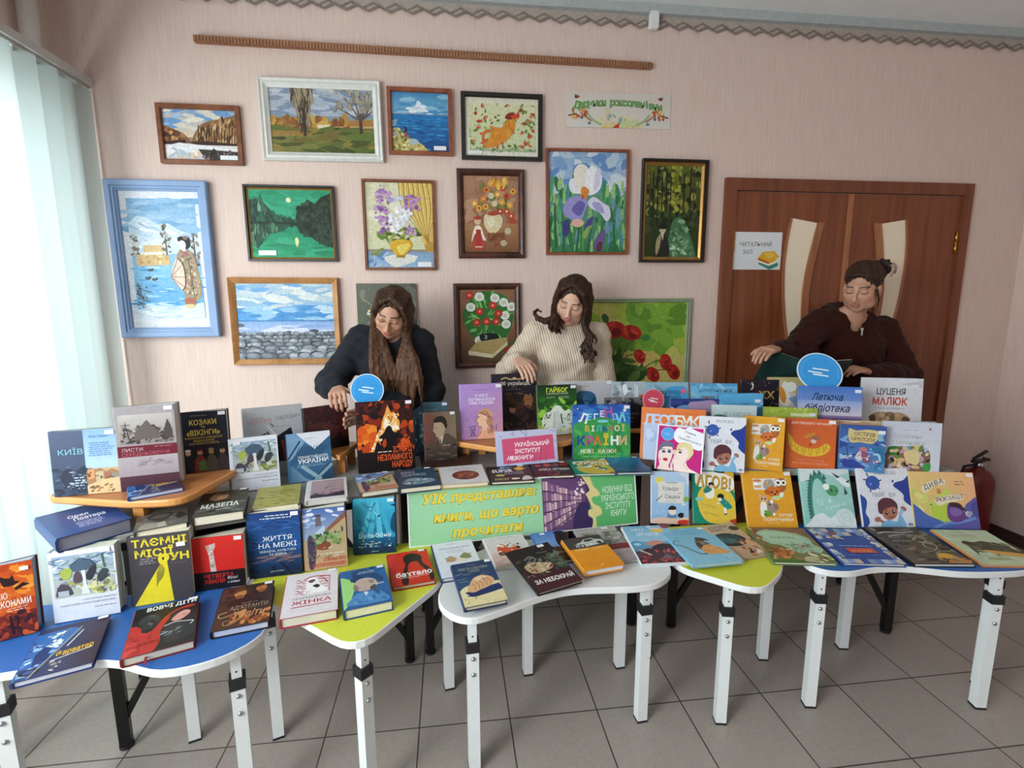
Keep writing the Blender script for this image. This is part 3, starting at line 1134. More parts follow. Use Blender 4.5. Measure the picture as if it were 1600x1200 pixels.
def farv(A):
    A.G(0, 0, 1, 1, '1d2d58', '3b2433', '3a222b', '21396b')
    A.P([(0, .12), (.5, .1), (.62, .18), (.2, 1), (0, 1)], '2f64a8')
    A.S(40, (0, .2, .4, 1), ['8db6e0', '4f86c6', 'c9dcef', '1e4277'], .06, .03, rj=40, mask=[(0, .15), (.5, .12), (.2, 1), (0, 1)])
    A.P([(.12, .55), (.2, .4), (.3, .4), (.3, .6), (.36, .7), (.15, .78)], '16346b').S(14, (.22, .12, .42, .6), ['d6e2ee', 'aebfd2', 'eef3f7'], .045, .03)
    A.E(.16, .88, .13, .09, '131c3c').E(.16, .88, .08, .055, '40508c')
    A.L([(.62, .12), (.18, 1)], .018, 'b9a777').L([(.66, .22), (.52, .52)], .02, 'dfe2ea').L([(.45, .1), (.36, .25)], .025, '7c8790')
    A.T('Фарватер', .42, .7, .10, 'e7b52f', 'l', .02, rot=9, fit=.5, shear=.2).L([(.42, .75), (.9, .66)], .022, 'd9d5d8')
    A.S(12, (.4, .75, .55, .98), ['9a9498', '6d6468', 'c5c0c2'], .04, .02)


book('farv_s', 'small blue and maroon book with slanted yellow title lying on the left stand', '2a4a86', farv, GL, st=False, pages='#cfd6e6')


def f(A):
    A.G(0, 0, 1, .56, '1d1c2e', '181725').G(0, .56, 1, 1, '120f14')
    A.D(.25, .06, .4, 1, .03, '7f7a62')
    for s, y, z, w in (('КОЗАКИ', .22, .085, .56), ('ТА', .275, .035, .09), ('«ВІКІНГИ»', .39, .085, .68)):
        A.T(s, .5, y, z, 'd9b94e', 'c', .018, fit=w)
    for s, y, w in (('УКРАЇНСЬКО-ШВЕДСЬКІ', .45, .78), ('ВІДНОСИНИ', .5, .42), ('XVII–XVIII СТОЛІТЬ', .545, .62)):
        A.T(s, .5, y, .033, 'b8963e', 'c', .015, fit=w)
    for x, hc, bc, hat in ((.16, 'c79a7e', '1b1820', 'd9d2cc'), (.4, 'b9785a', '7c2a24', '5a1d22'), (.63, '9a7c4e', '4d4a3a', '8a7a4a'), (.86, 'b08068', '3a3038', '2a2026')):
        A.B([(x - .11, 1), (x - .1, .8), (x, .72), (x + .1, .8), (x + .12, 1)], bc).E(x, .68, .055, .07, hc)
        A.E(x, .635, .06, .03, hat).E(x, .72, .03, .015, '5a3d30')
    A.P([(.33, .84), (.5, .8), (.52, .98), (.36, .98)], '4b6a3a').L([(.28, .8), (.38, .92)], .03, '8a2b2a')


book('kozaky', 'dark navy book with yellow КОЗАКИ title and four portraits on the left stand', '15141c', f, GL)


def f(A):
    A.G(0, 0, 1, 1, 'b3b3b8', 'a4a4aa')
    A.h, h0 = A.h * .80, A.h
    A.T('КАЗИМИР', .06, .3, .07, 'b57f7c', 'l', .0, rot=4, fit=.42).T('МАЛЕВИЧ', .53, .26, .07, '6d6468', 'l', .0, rot=4, fit=.42)
    A.D(.1, .19, .3, 1, .03, '8d8d92').D(.35, .36, .5, 1, .03, '9a8f92')
    A.P([(.36, .43), (.5, .56), (.78, .4), (.8, .5), (.8, 1), (.5, 1), (.5, .7), (.42, .62)], '141317').P([(.25, .5), (.36, .46), (.36, .52)], '6b1a1c')
    A.L([(.38, .33), (.5, .5)], .02, 'ded6d4').L([(.44, .3), (.49, .36)], .015, '2a1a1c').L([(.62, .62), (.66, 1)], .05, '8a3030')
    A.v = A.v[:4] + [(p[0], p[1], p[2] + h0 * .2) for p in A.v[4:]]


book('malevych', 'light grey art album with black geometric shapes, behind the tree painting book', 'a9a9ae', f, GL, st=False, pages='#c7c6c8')


def marchuk(A):
    A.G(0, 0, 1, 1, 'e3e6ee', 'd5d9e4')
    A.G(.05, .07, .97, .66, '9ab0c8', 'b9bfae')
    rg = [(.05, .07), (.97, .07), (.97, .66), (.05, .66)]
    A.S(70, (.06, .09, .96, .4), ['7a93ad', 'c3cfdc', '5d7794', 'e0e6ea', '8fa57c'], .07, .012, rj=35, mask=rg)
    A.S(60, (.06, .36, .96, .64), ['6b5d6e', 'a9a86a', '43474f', 'c4c49a', '8c94a2', 'd9dccb'], .05, .02, rj=60, mask=rg)
    A.B([(.3, .25), (.42, .16), (.58, .15), (.66, .24), (.55, .3), (.36, .3)], '4c6276').B([(.16, .3), (.24, .24), (.33, .27), (.3, .38), (.2, .4)], 'a8b552')
    A.B([(.34, .4), (.4, .3), (.47, .36), (.46, .46), (.36, .47)], '5a4a55').B([(.55, .34), (.66, .24), (.7, .3), (.62, .44), (.55, .44)], '2f343c').B([(.7, .42), (.78, .32), (.88, .34), (.82, .46), (.74, .5)], '3b4348')
    A.P([(.47, .3), (.53, .3), (.53, .48), (.58, .64), (.44, .64), (.49, .48)], 'dfe2e6').B([(.08, .56), (.15, .46), (.27, .5), (.3, .62), (.1, .64)], '4a4450').P([(.1, .56), (.26, .56), (.26, .64), (.1, .64)], 'aeb8c2')
    A.L([(.3, .22), (.46, .13), (.62, .16), (.7, .26)], .02, '33495e').L([(.8, .1), (.83, .3)], .03, '4e6c4b').S(14, (.6, .5, .95, .64), ['b3b25f', 'd6d49a', '7e8a50'], .03, .05)
    A.T('ПАМ’ЯТНИК ЖИТТЯ', .95, .735, .025, '8a8fa0', 'r', fit=.5).T('МИКОЛИ МАРУЩЕНКОВА', .95, .785, .025, '8a8fa0', 'r', fit=.85).D(.62, .84, .33, 1, .02, '8a8fa0', .012, .05)


book('marchuk_s', 'white book with a painted tree picture on the desk, left of the blue УКРАЇНИ book', 'cdd6de', marchuk, GD, st=(.012, .18), pages='#e9e4d0')


def f(A):
    A.G(0, 0, 1, 1, '3f6f9a', '2a4a66')
    A.P([(.2, 0), (1, 0), (1, .16), (.62, .36)], 'dfe2ec').P([(0, 0), (.22, .0), (.55, .3), (.4, .2), (.1, .52), (0, .6)], '7aa0c4')
    A.P([(0, .55), (.62, .36), (1, .1), (1, .62), (.5, 1), (0, 1)], '37658c')
    for i in range(11):
        A.L([(.05 + i * .07, .66 - i * .02), (.28 + i * .07, .28)], .014, '1e3a58')
    for i in range(8):
        A.L([(.06, .66 + i * .05), (.42 + i * .02, 1)], .02, '6f93a8').L([(.5 + i * .07, .98), (1, .64 + i * .05)], .015, '22425c')
    A.L([(.3, .68), (.72, 1)], .09, '8fb0bc').L([(1, .7), (.55, 1.02)], .07, '86a7b4').L([(0, .52), (.3, .16)], .03, '172b45')
    A.D(.4, .12, .36, 1, .02, '9aa0b4')
    A.T('ТЕРНИСТИЙ ШЛЯХ', .57, .53, .05, 'eef1f4', 'c', .01, fit=.7).T('УКРАЇНИ', .57, .63, .085, 'f4f6f8', 'c', .025, fit=.7).D(.15, .66, .8, 2, .03, '9fc0cc', .01)


book('ternystyi', 'blue book with white УКРАЇНИ title and steel truss picture on the left desk', '2f5674', f, GD, st=False)


def f(A):
    A.G(0, 0, 1, 1, '35171a', '1a0d10')
    A.S(70, (0, 0, 1, .75), ['45191b', '2a1013', '571f1d', '3a1416', '200c0f'], .09, .05).B([(.1, .45), (.3, .35), (.6, .42), (.8, .6), (.5, .8), (.15, .7)], '4a201c')
    A.S(10, (.1, .3, .8, .6), ['6a3a2c', '58281f'], .04, .02)


book('brown', 'dark maroon book held upright by the woman with glasses', '1f0f11', f, GD, st=True)


# ---- lying on the left desk
def f(A):
    A.G(0, 0, 1, 1, '3a352b', '55524c').S(50, (0, 0, 1, .55), ['2c281f', '4a4436', '3c3a30', '575041'], .1, .04, rj=25)
    A.B([(.2, .32), (.28, .12), (.45, .06), (.58, .14), (.56, .36), (.4, .42), (.28, .4)], 'a8835f').B([(.3, .16), (.45, .04), (.6, .1), (.58, .2), (.42, .16)], '54402c').B([(.34, .28), (.44, .24), (.5, .3), (.42, .36)], 'c39a72')
    A.S(40, (0, .55, 1, 1), ['6a6a66', '4c4b47', '7b7c78', '3a3935'], .1, .03, rj=20)
    A.T('МАЗЕПА', .47, .72, .17, 'f0efe8', 'c', .03, fit=.78).S(14, (.2, .74, .8, .84), ['aab4bb', 'dfe4e6', '7d8a92'], .06, .012, rj=15).D(.72, .9, .2, 1, .03, 'b9b5a8')


book('mazepa', 'thick dark book with large white title lying flat behind the red ЧЕТВЕРТА ХВИЛЯ book', '2f2c28', f, GD, st=(.12, .2))


def f(A):
    A.G(0, 0, 1, 1, 'a8a355', 'b3ad5e').S(50, (0, .45, 1, .95), ['8e8a46', '9c9750', 'b9b36c', '7f7c40'], .07, .03, rj=20).S(40, (0, 0, 1, 1), ['b5af62', 'a39d52'], .05, .02)
    A.T('СЛОВО І СПОМИН', .55, .35, .09, '8d7a2f', 'c', .005, fit=.62).D(.3, .42, .5, 1, .04, '8d8240')


book('olive', 'olive yellow book lying behind the ЖИТТЯ НА МЕЖІ book, left of the pink bird book', '8f8b4c', f, GD, st=False)


def f(A):
    A.G(0, 0, 1, 1, 'd8d3d6').G(.1, .06, .93, .9, 'b79aa0', 'a98a92').P([(.1, .78), (.2, .72), (.35, .76), (.5, .8), (.7, .74), (.93, .7), (.93, .92), (.1, .92)], '3c2c36')
    A.S(26, (.12, .68, .92, .8), ['3c2c36', '4a3843'], .012, .035, rj=10)
    for x, y, k in ((.55, .42, 1), (.68, .56, .8), (.6, .3, .6)):
        A.C([(x - .1 * k, y + .08 * k), (x - .02, y), (x + .04 * k, y + .02), (x + .16 * k, y - .03)], .035 * k, '2b1f28', .01)
    A.D(.35, .12, .5, 1, .03, '8a727a')


book('birds', 'small pale pink book with flying birds lying near the front of the left desk', 'd9d4d4', f, GD, st=False, pages='#d8d4cc')


def f(A):
    A.G(0, 0, 1, 1, '77746e', '6a6863').S(60, (0, 0, 1, 1), ['8a877f', '5f5c56', '9b988f', '55524c'], .08, .03, rj=30)
    A.B([(.2, .45), (.35, .34), (.6, .34), (.72, .42), (.62, .64), (.45, .72), (.28, .62)], '46433f').B([(.25, .5), (.45, .4), (.65, .45), (.5, .6)], '716d66')
    A.P([(.75, .6), (.85, .42), (.95, .55), (1, .65), (.8, .75)], '3b3835').B([(.05, .95), (.2, .72), (.4, .8), (.45, 1)], '9c988e').P([(.4, .78), (.55, .76), (.6, 1), (.42, 1)], 'b3aea3')
    A.D(.22, .16, .56, 1, .1, '96928a', .06, .05)


book('grayface', 'grey book with a lying face on its cover, behind the yellow ТАЄМНІ book', '4a4844', f, GD, st=False)


def f(A):
    A.G(0, 0, 1, 1, '24417c', '2c4a8a').T('Орел', .32, .4, .10, 'e8e9ef', 'l', .02, fit=.3, shear=.2).T('Поетера', .36, .55, .12, 'e8e9ef', 'l', .02, fit=.45, shear=.2)
    A.D(.34, .62, .4, 5, .045, 'aab6d8', .02)


book('odesa', 'thick dark blue book with white title lying at the left end of the desk', '27457f', f, GD, st=False, pages='#8d8fa0')


# ---- middle desk
def f(A):
    A.G(0, 0, 1, 1, '3a1512', '120a0c')
    A.S(150, (0, 0, 1, .72), ['5a1c12', '8a2a12', '2a0f10', '3d1413', 'b03f14', '1a0c0f'], .07, .05)
    A.S(36, (0, .35, .32, .7), ['d8561a', 'f08a2a', 'c2431a', 'e36a1c'], .07, .06).S(18, (.72, .3, 1, .7), ['b5441a', 'd0551c'], .06, .04)
    A.B([(.42, .5), (.44, .3), (.5, .18), (.55, .08), (.6, .16), (.66, .22), (.75, .3), (.72, .42), (.6, .5)], 'f2a44a')
    A.B([(.46, .44), (.47, .3), (.55, .2), (.6, .24), (.7, .32), (.66, .42), (.56, .46)], 'fbe6c2').S(26, (.45, .18, .74, .42), ['fff3dc', 'f7c272', 'f3a13f'], .035, .03)
    A.L([(.42, .42), (.33, .58), (.24, .76)], .07, 'fbdfb4').S(24, (.2, .44, .44, .76), ['fff0d2', 'f5b95e', 'e8813a'], .025, .03, mask=[(.36, .42), (.46, .42), (.3, .78), (.2, .78)])
    A.L([(.56, .34), (.6, .3), (.63, .22)], .012, '6a3a1a').L([(.6, .3), (.55, .22)], .01, '6a3a1a')
    A.B([(.38, .51), (.46, .46), (.5, .4), (.55, .36), (.6, .38), (.64, .45), (.8, .5), (.78, .55), (.68, .56), (.68, .78), (.5, .78), (.5, .56), (.4, .54)], '140b0d')
    A.B([(.28, .8), (.3, .66), (.35, .58), (.4, .64), (.43, .8)], '140b0d').G(0, .72, 1, 1, '1c0b0d', '0c0709')
    A.T('ІСТОРІЇ', .95, .745, .085, 'ee5f2a', 'r', .015, fit=.34).T('НЕЗЛАМНОГО', .95, .85, .085, 'ee5f2a', 'r', .015, fit=.62).T('НАРОДУ', .95, .955, .085, 'ee5f2a', 'r', .015, fit=.37)
    A.D(.34, .72, .25, 1, .02, 'd9c8bc', .014, .05)


book('istorii', 'tall black book with flames, hooded figures and orange ІСТОРІЇ title', '120c0e', f, GD)


def f(A):
    A.G(0, 0, 1, 1, '4d6f80', '2f4a58').S(30, (0, .2, .4, 1), ['35525f', '5d8090', 'aebcc2', '24404c'], .05, .04).T('ГОЛІ', .5, .2, .07, '8fb0ba', 'c', .0, fit=.4)
    A.L([(.1, .3), (.1, .8)], .05, '243d49').S(12, (.2, .3, .45, .8), ['b9c7cc', '7d97a2', 'dfe4e6'], .04, .03)


book('teal', 'teal grey book standing half hidden behind the portrait book', '3d5c6a', f, GD)


def f(A):
    A.G(0, 0, 1, 1, '7a5246', '6b5646', '2a2420', '5a3430').G(.35, 0, 1, .55, '6d5a4c', '877560', '8d7a66', '75604e')
    A.S(30, (0, .1, .35, .62), ['8a4238', '75453c', '6a4a3f'], .08, .05).B([(.28, .62), (.35, .56), (.5, .5), (.68, .42), (.9, .5), (1, .56), (1, .66), (.3, .68)], '55493d')
    A.B([(.3, .26), (.32, .16), (.5, .1), (.66, .16), (.68, .28), (.62, .4), (.55, .5), (.46, .5), (.36, .46), (.33, .4), (.27, .36)], 'b39a80').B([(.3, .2), (.34, .12), (.52, .08), (.68, .14), (.72, .28), (.66, .32), (.6, .24), (.5, .2)], '2b2420')
    A.P([(.44, .5), (.6, .44), (.55, .56), (.48, .66)], 'c9bba6').L([(.48, .52), (.5, .66)], .03, '3a3029').P([(.3, .66), (.42, .52), (.48, .66)], '4a3f35').L([(.33, .3), (.4, .3)], .015, '4a3a30').L([(.31, .42), (.38, .42)], .015, '7a5d4c')
    A.G(0, .62, 1, 1, '5b4a40', '241f1d').S(30, (0, .62, 1, 1), ['4a3c35', '332a27', '6b5a50'], .1, .025, rj=15).D(.54, .64, .28, 1, .02, 'c9b8a8', .014, .05)


book('portrait', 'brown book with a sepia side portrait of a man in a suit', '3a2a26', f, GD)
book('darkflat', 'dark brown book lying flat under the portrait book', '2a1a17', lambda A: A.G(0, 0, 1, 1, '2e1d19', '3a231d').S(30, (0, 0, 1, 1), ['3f2820', '241613', '4a2e25'], .1, .03), GD, st=False)


def sprava(A):
    A.G(0, 0, 1, .5, '4a6cb0', '9db0c9').G(0, .5, 1, 1, 'b9a988', 'c99a80')
    A.S(20, (0, .02, 1, .3), ['dde4ee', '6f8cc4', 'a9bcdc'], .09, .03, rj=20)
    A.P([(.5, .42), (1, .14), (1, .58), (.52, .6)], 'b9a276').P([(.48, .38), (1, .08), (1, .18), (.52, .42)], '8a5a48').P([(.24, .42), (.5, .28), (.54, .56), (.24, .52)], 'b9c7dc')
    for x, y in ((.3, .44), (.38, .42), (.58, .44), (.72, .4), (.88, .34)):
        A.P([(x, y), (x + .05, y - .01), (x + .05, y + .07), (x, y + .08)], '4a5260')
    A.P([(.3, .3), (.3, .16), (.36, .12), (.42, .15), (.43, .28)], '6a6268').E(.36, .12, .07, .03, '4c4650')
    A.S(46, (.2, .4, .85, .62), ['5a7a4a', '7d9a5c', '41603a', '96ad78'], .06, .04, mask=[(.2, .46), (.5, .4), (.86, .4), (.86, .6), (.2, .6)])
    A.B([(.3, .62), (.5, .56), (.62, .6), (.58, .68), (.36, .68)], '8a4a38').S(16, (.3, .62, .75, .82), ['d9cdb2', '8d7a60', 'c2b08a'], .06, .012, rot=-30, rj=20)
    A.B([(.1, .5), (.16, .42), (.24, .5), (.28, .7), (.22, .96), (.12, .96), (.1, .7)], '4a4058').S(14, (.1, .5, .28, .9), ['6a5a70', '35304a', '8a6a6a'], .03, .03)
    A.T('ВАТАНА ІВАНИШИН', .93, .77, .03, 'f2efe6', 'r', .01, fit=.42).T('СПРАВА ПРО', .95, .875, .055, 'd0553c', 'r', .015, fit=.52).T('ЕКСПРОПРІАЦІЮ', .95, .955, .055, 'd0553c', 'r', .015, fit=.76)


book('sprava_s', 'small painted townscape book lying in front of the flames book', '5a5650', sprava, GD, st=(.11, .19))


def f(A):
    A.G(0, 0, 1, 1, '27425a', '2f4a60').T('КУРЯЧІ', .12, .25, .11, 'a9b9c4', 'l', .01, fit=.36).T('РОЗПОВІДІ', .14, .4, .12, 'a9b9c4', 'l', .01, fit=.6)
    A.B([(.1, .75), (.25, .55), (.5, .52), (.75, .6), (.9, .75), (.6, .85), (.25, .85)], '7f97a6').S(24, (.15, .58, .85, .82), ['a8bac4', '56707f', '3c5868', 'c4d0d6'], .06, .03)


book('navyflat', 'dark slate blue book with pale drawing lying left of the white oval book', '22384c', f, GD, st=(.12, .205))


def f(A):
    A.G(0, 0, 1, 1, 'dcd9dc').E(.55, .56, .3, .3, '7c3a28', n=32).S(30, (.33, .42, .77, .7), ['a4583c', '8e4a34', 'b87a58', '6a2e20'], .07, .02, rj=60).L([(.4, .7), (.5, .52), (.62, .46), (.74, .48)], .04, 'b0704e').D(.12, .16, .76, 2, .07, 'b4b2bc')


book('oval', 'white book with a reddish brown oval picture lying on the middle desk', 'c9a85c', f, GD, st=False)


def f(A):
    A.G(0, 0, 1, 1, '1d1c1e').T('SUPER', .08, .42, .19, 'f0f0ee', 'l', .03, fit=.5).T('БІЛІЇВ', .36, .56, .15, '8b97a0', 'l', .02, fit=.45)
    A.S(8, (.3, .06, .6, .28), ['7fa0b4', '5c7f96'], .07, .05).B([(.62, .2), (.78, .08), (.9, .2), (.74, .34)], 'e3b53c').E(.25, .62, .11, .06, 'd8c440').T('НОГО', .1, .92, .12, 'c9b455', 'l', .02).E(.58, .85, .1, .05, 'e9e9e6').B([(.72, .95), (.8, .72), (.92, .74), (.94, .92)], 'd9d9d6').S(10, (0, 0, 1, .2), ['5a5434', '3a3a3c'], .05, .03)


book('super', 'black book with white SUPER lettering lying behind the green banner', '1a191b', f, GD, st=(.13, .175))


def f(A):
    A.G(0, 0, 1, 1, '1f1a20', '2a1c20')
    for i in range(4):
        A.P([(.05 + i * .24, .2), (.17 + i * .24, .02), (.29 + i * .24, .2), (.17 + i * .24, .36)], ['9a2e22', 'c4442c', '7d2a22', 'b03a28'][i])
    A.S(20, (0, 0, 1, .36), ['d9563a', '5a1a1a', '2f1a1f'], .06, .03).T('АЛІСА АРТЕМІС', .55, .62, .15, 'e6e2dc', 'c', .02, fit=.85, shear=.2).D(.2, .72, .7, 1, .05, '8a7f80').S(8, (.1, .86, .9, 1), ['8a2e28', '5a1f20'], .1, .05)


book('artemis', 'black book with red diamonds lying right of the SUPER book', '1c1519', f, GD, st=(.125, .162))


def agov(A, big=True):
    A.G(0, 0, 1, 1, '1f8f76', '1a8a72')
    A.B([(.42, 0), (.62, .16), (.9, .3), (1, .45), (1, .0)], 'e6b53e').B([(.1, .62), (.2, .4), (.5, .3), (.85, .42), (1.0, .62), (1.0, .93), (.6, 1.0), (.25, .92)], 'e2c044')
    A.B([(.08, .14), (.3, .1), (.7, .12), (.97, .22), (.98, .38), (.85, .44), (.7, .4), (.3, .37), (.1, .34)], 'f1efea')
    A.T('АГОВ!', .1, .345, .2, '5a4a20', 'l', .035, rot=-6, fit=.82).T('АГОВ!', .085, .335, .2, 'd9a53c', 'l', .02, rot=-6, fit=.82)
    A.E(.66, .1, .13, .03, '1c1c1c', 6).E(.66, .095, .09, .012, '2f9a80', 6)
    A.B([(.28, .46), (.36, .36), (.5, .38), (.5, .54), (.34, .56)], 'eceae4').B([(.26, .42), (.4, .34), (.46, .42), (.3, .48)], '2a7f70').E(.45, .32, .07, .05, '22201f').E(.45, .36, .045, .045, 'e0b49a')
    A.B([(.62, .6), (.7, .54), (.88, .66), (.92, .72), (.78, .74)], '1f8f86').E(.66, .53, .08, .07, '1d1b1b').E(.64, .58, .05, .04, 'f0ded2').L([(.74, .72), (.76, .82)], .06, 'efece6').L([(.55, .64), (.64, .66)], .025, 'f0ded2').L([(.73, .83), (.79, .83)], .03, '2a1f1c')
    A.E(.15, .58, .1, .05, '9cc9b8').T('Потрібна', .14, .68, .05, 'b99a4c', 'l', rot=-12).T('дитинка', .22, .82, .05, 'b99a4c', 'l', rot=-12).S(10, (.2, .5, .9, .9), ['cdd1c0', 'b9c9b8'], .012, .012).P([(.85, .93), (1, .9), (1, 1), (.85, 1)], 'c2412f')


book('agov_s', 'green and yellow АГОВ book lying on the desk behind the banner', '167a66', agov, GD, st=(.14, .172))
book('bluef', 'blue book lying at the right end of the middle desk', '1c5a86', lambda A: A.G(0, 0, 1, 1, '2f86b8', '1f3f66').S(40, (0, 0, 1, .8), ['3f9ac6', '2a6f9e', '5fb0d4', '1f5580'], .1, .015, rot=20, rj=8).D(.2, .85, .6, 1, .05, '7da4c0'), GD, st=(.12, .195))


# ---- middle wooden stand
def f(A):
    A.G(0, 0, 1, 1, 'b291d6', 'b78fcb', 'd79aa0', 'b98cc0')
    A.T('З ЧОГО', .5, .235, .05, 'f6f0fa', 'c', .012, fit=.32).T('ПОЧИНАЛОСЯ', .5, .305, .05, 'f6f0fa', 'c', .012, fit=.64).T('МИСТЕЦТВО', .5, .37, .05, 'f6f0fa', 'c', .012, fit=.58).D(.27, .1, .45, 1, .03, '8a6ab0')
    A.P([(.36, .98), (.44, .88), (.6, .82), (.9, .9), (1, .96), (1, 1), (.4, 1)], 'f0b093').B([(.4, .56), (.48, .5), (.62, .48), (.7, .6), (.68, .72), (.58, .84), (.44, .86), (.48, .78), (.4, .76), (.4, .7), (.35, .68), (.39, .62)], 'f2c3a4')
    A.B([(.4, .54), (.5, .46), (.66, .46), (.76, .56), (.72, .62), (.78, .7), (.72, .78), (.78, .88), (.68, .94), (.6, .86), (.66, .78), (.6, .7), (.62, .6), (.5, .56)], 'd9a07c')
    for d in (0, .05, .1):
        A.C([(.42 + d, .53), (.6 + d * .5, .5 + d), (.66 + d * .8, .62), (.62 + d, .72), (.72 + d * .4, .8), (.64 + d, .9)], .012, '5a3a4a')
    A.C([(.4, .56), (.39, .62), (.35, .68), (.4, .7), (.4, .76), (.48, .78), (.46, .88), (.36, .98)], .012, '5a3a4a').E(.6, .66, .03, .04, 'e8b094').L([(.4, .6), (.45, .59)], .014, '3a2a3a')
    for a, b in (((.18, .78), (.36, .76)), ((.18, .95), (.36, .93)), ((.22, .79), (.24, .94)), ((.33, .78), (.31, .93)), ((.25, .8), (.3, .92)), ((.3, .8), (.25, .92))):
        A.L([a, b], .016, '5a3f78')
    A.S(16, (.1, .4, .95, .66), ['7d57a0', '8f6ab4', '6b4a8e'], .025, .006).L([(.84, .86), (.84, .74)], .02, '8a5fa0')


book('purple', 'lilac book with a drawn woman profile, left on the middle wooden stand', '9f80c6', f, GM, pages='#d9c8e6')


def f(A):
    A.G(0, 0, 1, 1, '2a2630', '171316')
    A.C([(.2, .1), (.3, .07), (.42, .1), (.5, .08), (.6, .1), (.72, .07), (.82, .1)], .03, 'c9a878').E(.5, .085, .04, .03, 'd9b98a')
    A.T('100 українців,', .5, .2, .065, 'e6dccb', 'c', .012, fit=.72).D(.42, .235, .16, 1, .02, '9a8a78').D(.3, .27, .4, 1, .02, '8d7f6e').S(8, (.3, .33, .7, .37), ['8a5f44', '5f4232'], .05, .01)
    A.S(60, (0, .42, 1, .95), ['2d1f1c', '3a2620', '1d1514', '4a2f24'], .1, .05)
    A.E(.8, .52, .09, .1, '9a6446').B([(.68, .5), (.7, .42), (.76, .38), (.86, .4), (.92, .5), (.84, .47), (.74, .46)], '8a5a38').L([(.72, .44), (.76, .36), (.8, .43), (.85, .36), (.88, .44)], .03, 'b07a48').E(.79, .57, .05, .02, '3a211a')
    A.E(.44, .62, .07, .09, 'a8795c').B([(.38, .58), (.42, .53), (.5, .55), (.5, .6)], '2a1a16').B([(.2, .95), (.25, .78), (.4, .7), (.56, .76), (.66, .95)], '15110f').S(10, (.15, .85, .9, .95), ['6a4a3a', '8a6048'], .03, .012).D(.3, .96, .4, 1, .02, '7a6a58')


book('sto', 'black book lettered 100 українців touched by the woman in the cream sweater', '221d22', f, GM)


def f(A):
    A.G(0, 0, 1, .5, '14301c', '2f6a26').G(0, .42, 1, 1, '4f8f2c', 'b9c25a').S(50, (0, .3, 1, .75), ['2f6a24', '6fae34', '9acb4a', '1f4a1c'], .09, .05)
    A.T('ГАЙБОГ', .5, .145, .085, 'd9e84a', 'c', .025, fit=.56).T('ТАЄМНИЦЯ УРАНІЇ', .5, .19, .03, 'cfd9c4', 'c', .008, fit=.56).D(.22, .23, .24, 2, .025, '8fae7c').D(.52, .23, .3, 2, .025, 'b0c49c')
    A.B([(.1, .7), (.2, .56), (.32, .52), (.42, .42), (.56, .42), (.68, .52), (.8, .5), (.92, .64), (.94, .82), (.8, .88), (.75, .98), (.4, .98), (.25, .86), (.12, .84)], 'e3e8dc')
    A.S(50, (.12, .56, .9, .86), ['8fa08c', '3f5a34', 'c3cdbd', '5d7a4c'], .035, .012).B([(.36, .96), (.4, .6), (.48, .5), (.56, .6), (.62, .96)], 'd3d9d3').L([(.58, .6), (.62, .78)], .03, '3f4a3c').L([(.42, .56), (.4, .9)], .012, '8d978c').S(12, (.3, .88, .9, 1), ['e6e9a8', 'cbd67a'], .04, .03)


book('haiboh', 'green book lettered ГАЙБОГ with a white figure on the middle stand', '1c4a20', f, GM)


def f(A):
    A.G(0, 0, 1, 1, 'c3c2c6', 'b6b5ba').B([(.2, 1), (.25, .5), (.35, .24), (.5, .2), (.66, .26), (.7, .45), (.68, 1)], '2f6288').S(24, (.3, .3, .65, .9), ['24506f', '3f769a', '1d4460'], .08, .05).C([(.3, .42), (.34, .36), (.38, .42), (.42, .38), (.46, .42), (.52, .39), (.58, .42), (.64, .4)], .014, '14293a').D(.3, .1, .35, 1, .03, '9a9aa2')


book('blob', 'pale grey book with a dark blue round shape behind the ГАЙБОГ book', 'b9b8bc', f, GM, pages='#c9c7c8')


def f(A):
    A.G(0, 0, 1, .4, '2c4fa8', '2a7cc0').S(20, (0, 0, 1, .3), ['3a66be', '2446a0', '3f86c8'], .1, .03, rj=15)
    A.B([(0, .42), (.12, .32), (.35, .25), (.6, .24), (.85, .32), (1, .42), (1.1, 1.1), (-.1, 1.1)], '3f9a4c').S(50, (0, .4, 1, 1), ['4aa856', '358a44', '55b45e', '2f9a6a'], .1, .04)
    cs = ['f2f2ee', '7fd0e6', 'd9e6f0', 'e6d0e0', 'b05a9a', '8ea6e6', '7fd0e0']
    for i, ch in enumerate('ЛЕГЕНДИ'):
        A.T(ch, .16 + i * .115, .27 + (.05 if i in (0, 6) else 0) - (.05 if i in (3, 4) else .0), .17 if i in (0, 4, 6) else .11, cs[i], 'c', .03, rot=-18 + i * 6)
    cs = ['e3b43c', 'f0efe6', '5fb8d0', '2f5a9c', 'c05a7c', 'e6dcb0', 'd9c26a']
    for i, ch in enumerate('ВІЛЬНОЇ'):
        A.T(ch, .24 + i * .105, .48, .1, cs[i], 'c', .03)
    cs = ['2a4f9a', 'c2568a', 'd9743a', 'e6c03c', 'f2f0ea', 'd9b48a']
    for i, ch in enumerate('КРАЇНИ'):
        A.T(ch, .14 + i * .145, .73, .16, cs[i], 'c', .04)
    for i, ch in enumerate('НОВІ КАЗКИ'):
        A.T(ch, .16 + i * .062, .88, .07, ['f0ece0', 'e6d48a', 'e9e9e6', 'e0b0a0'][i % 4], 'c', .03)
    A.E(.52, .3, .1, .025, '7fd0e0').E(.9, .1, .03, .03, 'd9dff0').E(.08, .07, .012, .012, 'e6e060').D(.15, .94, .7, 1, .02, 'a9d0a0')


book('lehendy', 'square blue and green book with multicoloured ЛЕГЕНДИ ВІЛЬНОЇ КРАЇНИ title', '1f4f9a', f, GD, pages='#d9dce8')


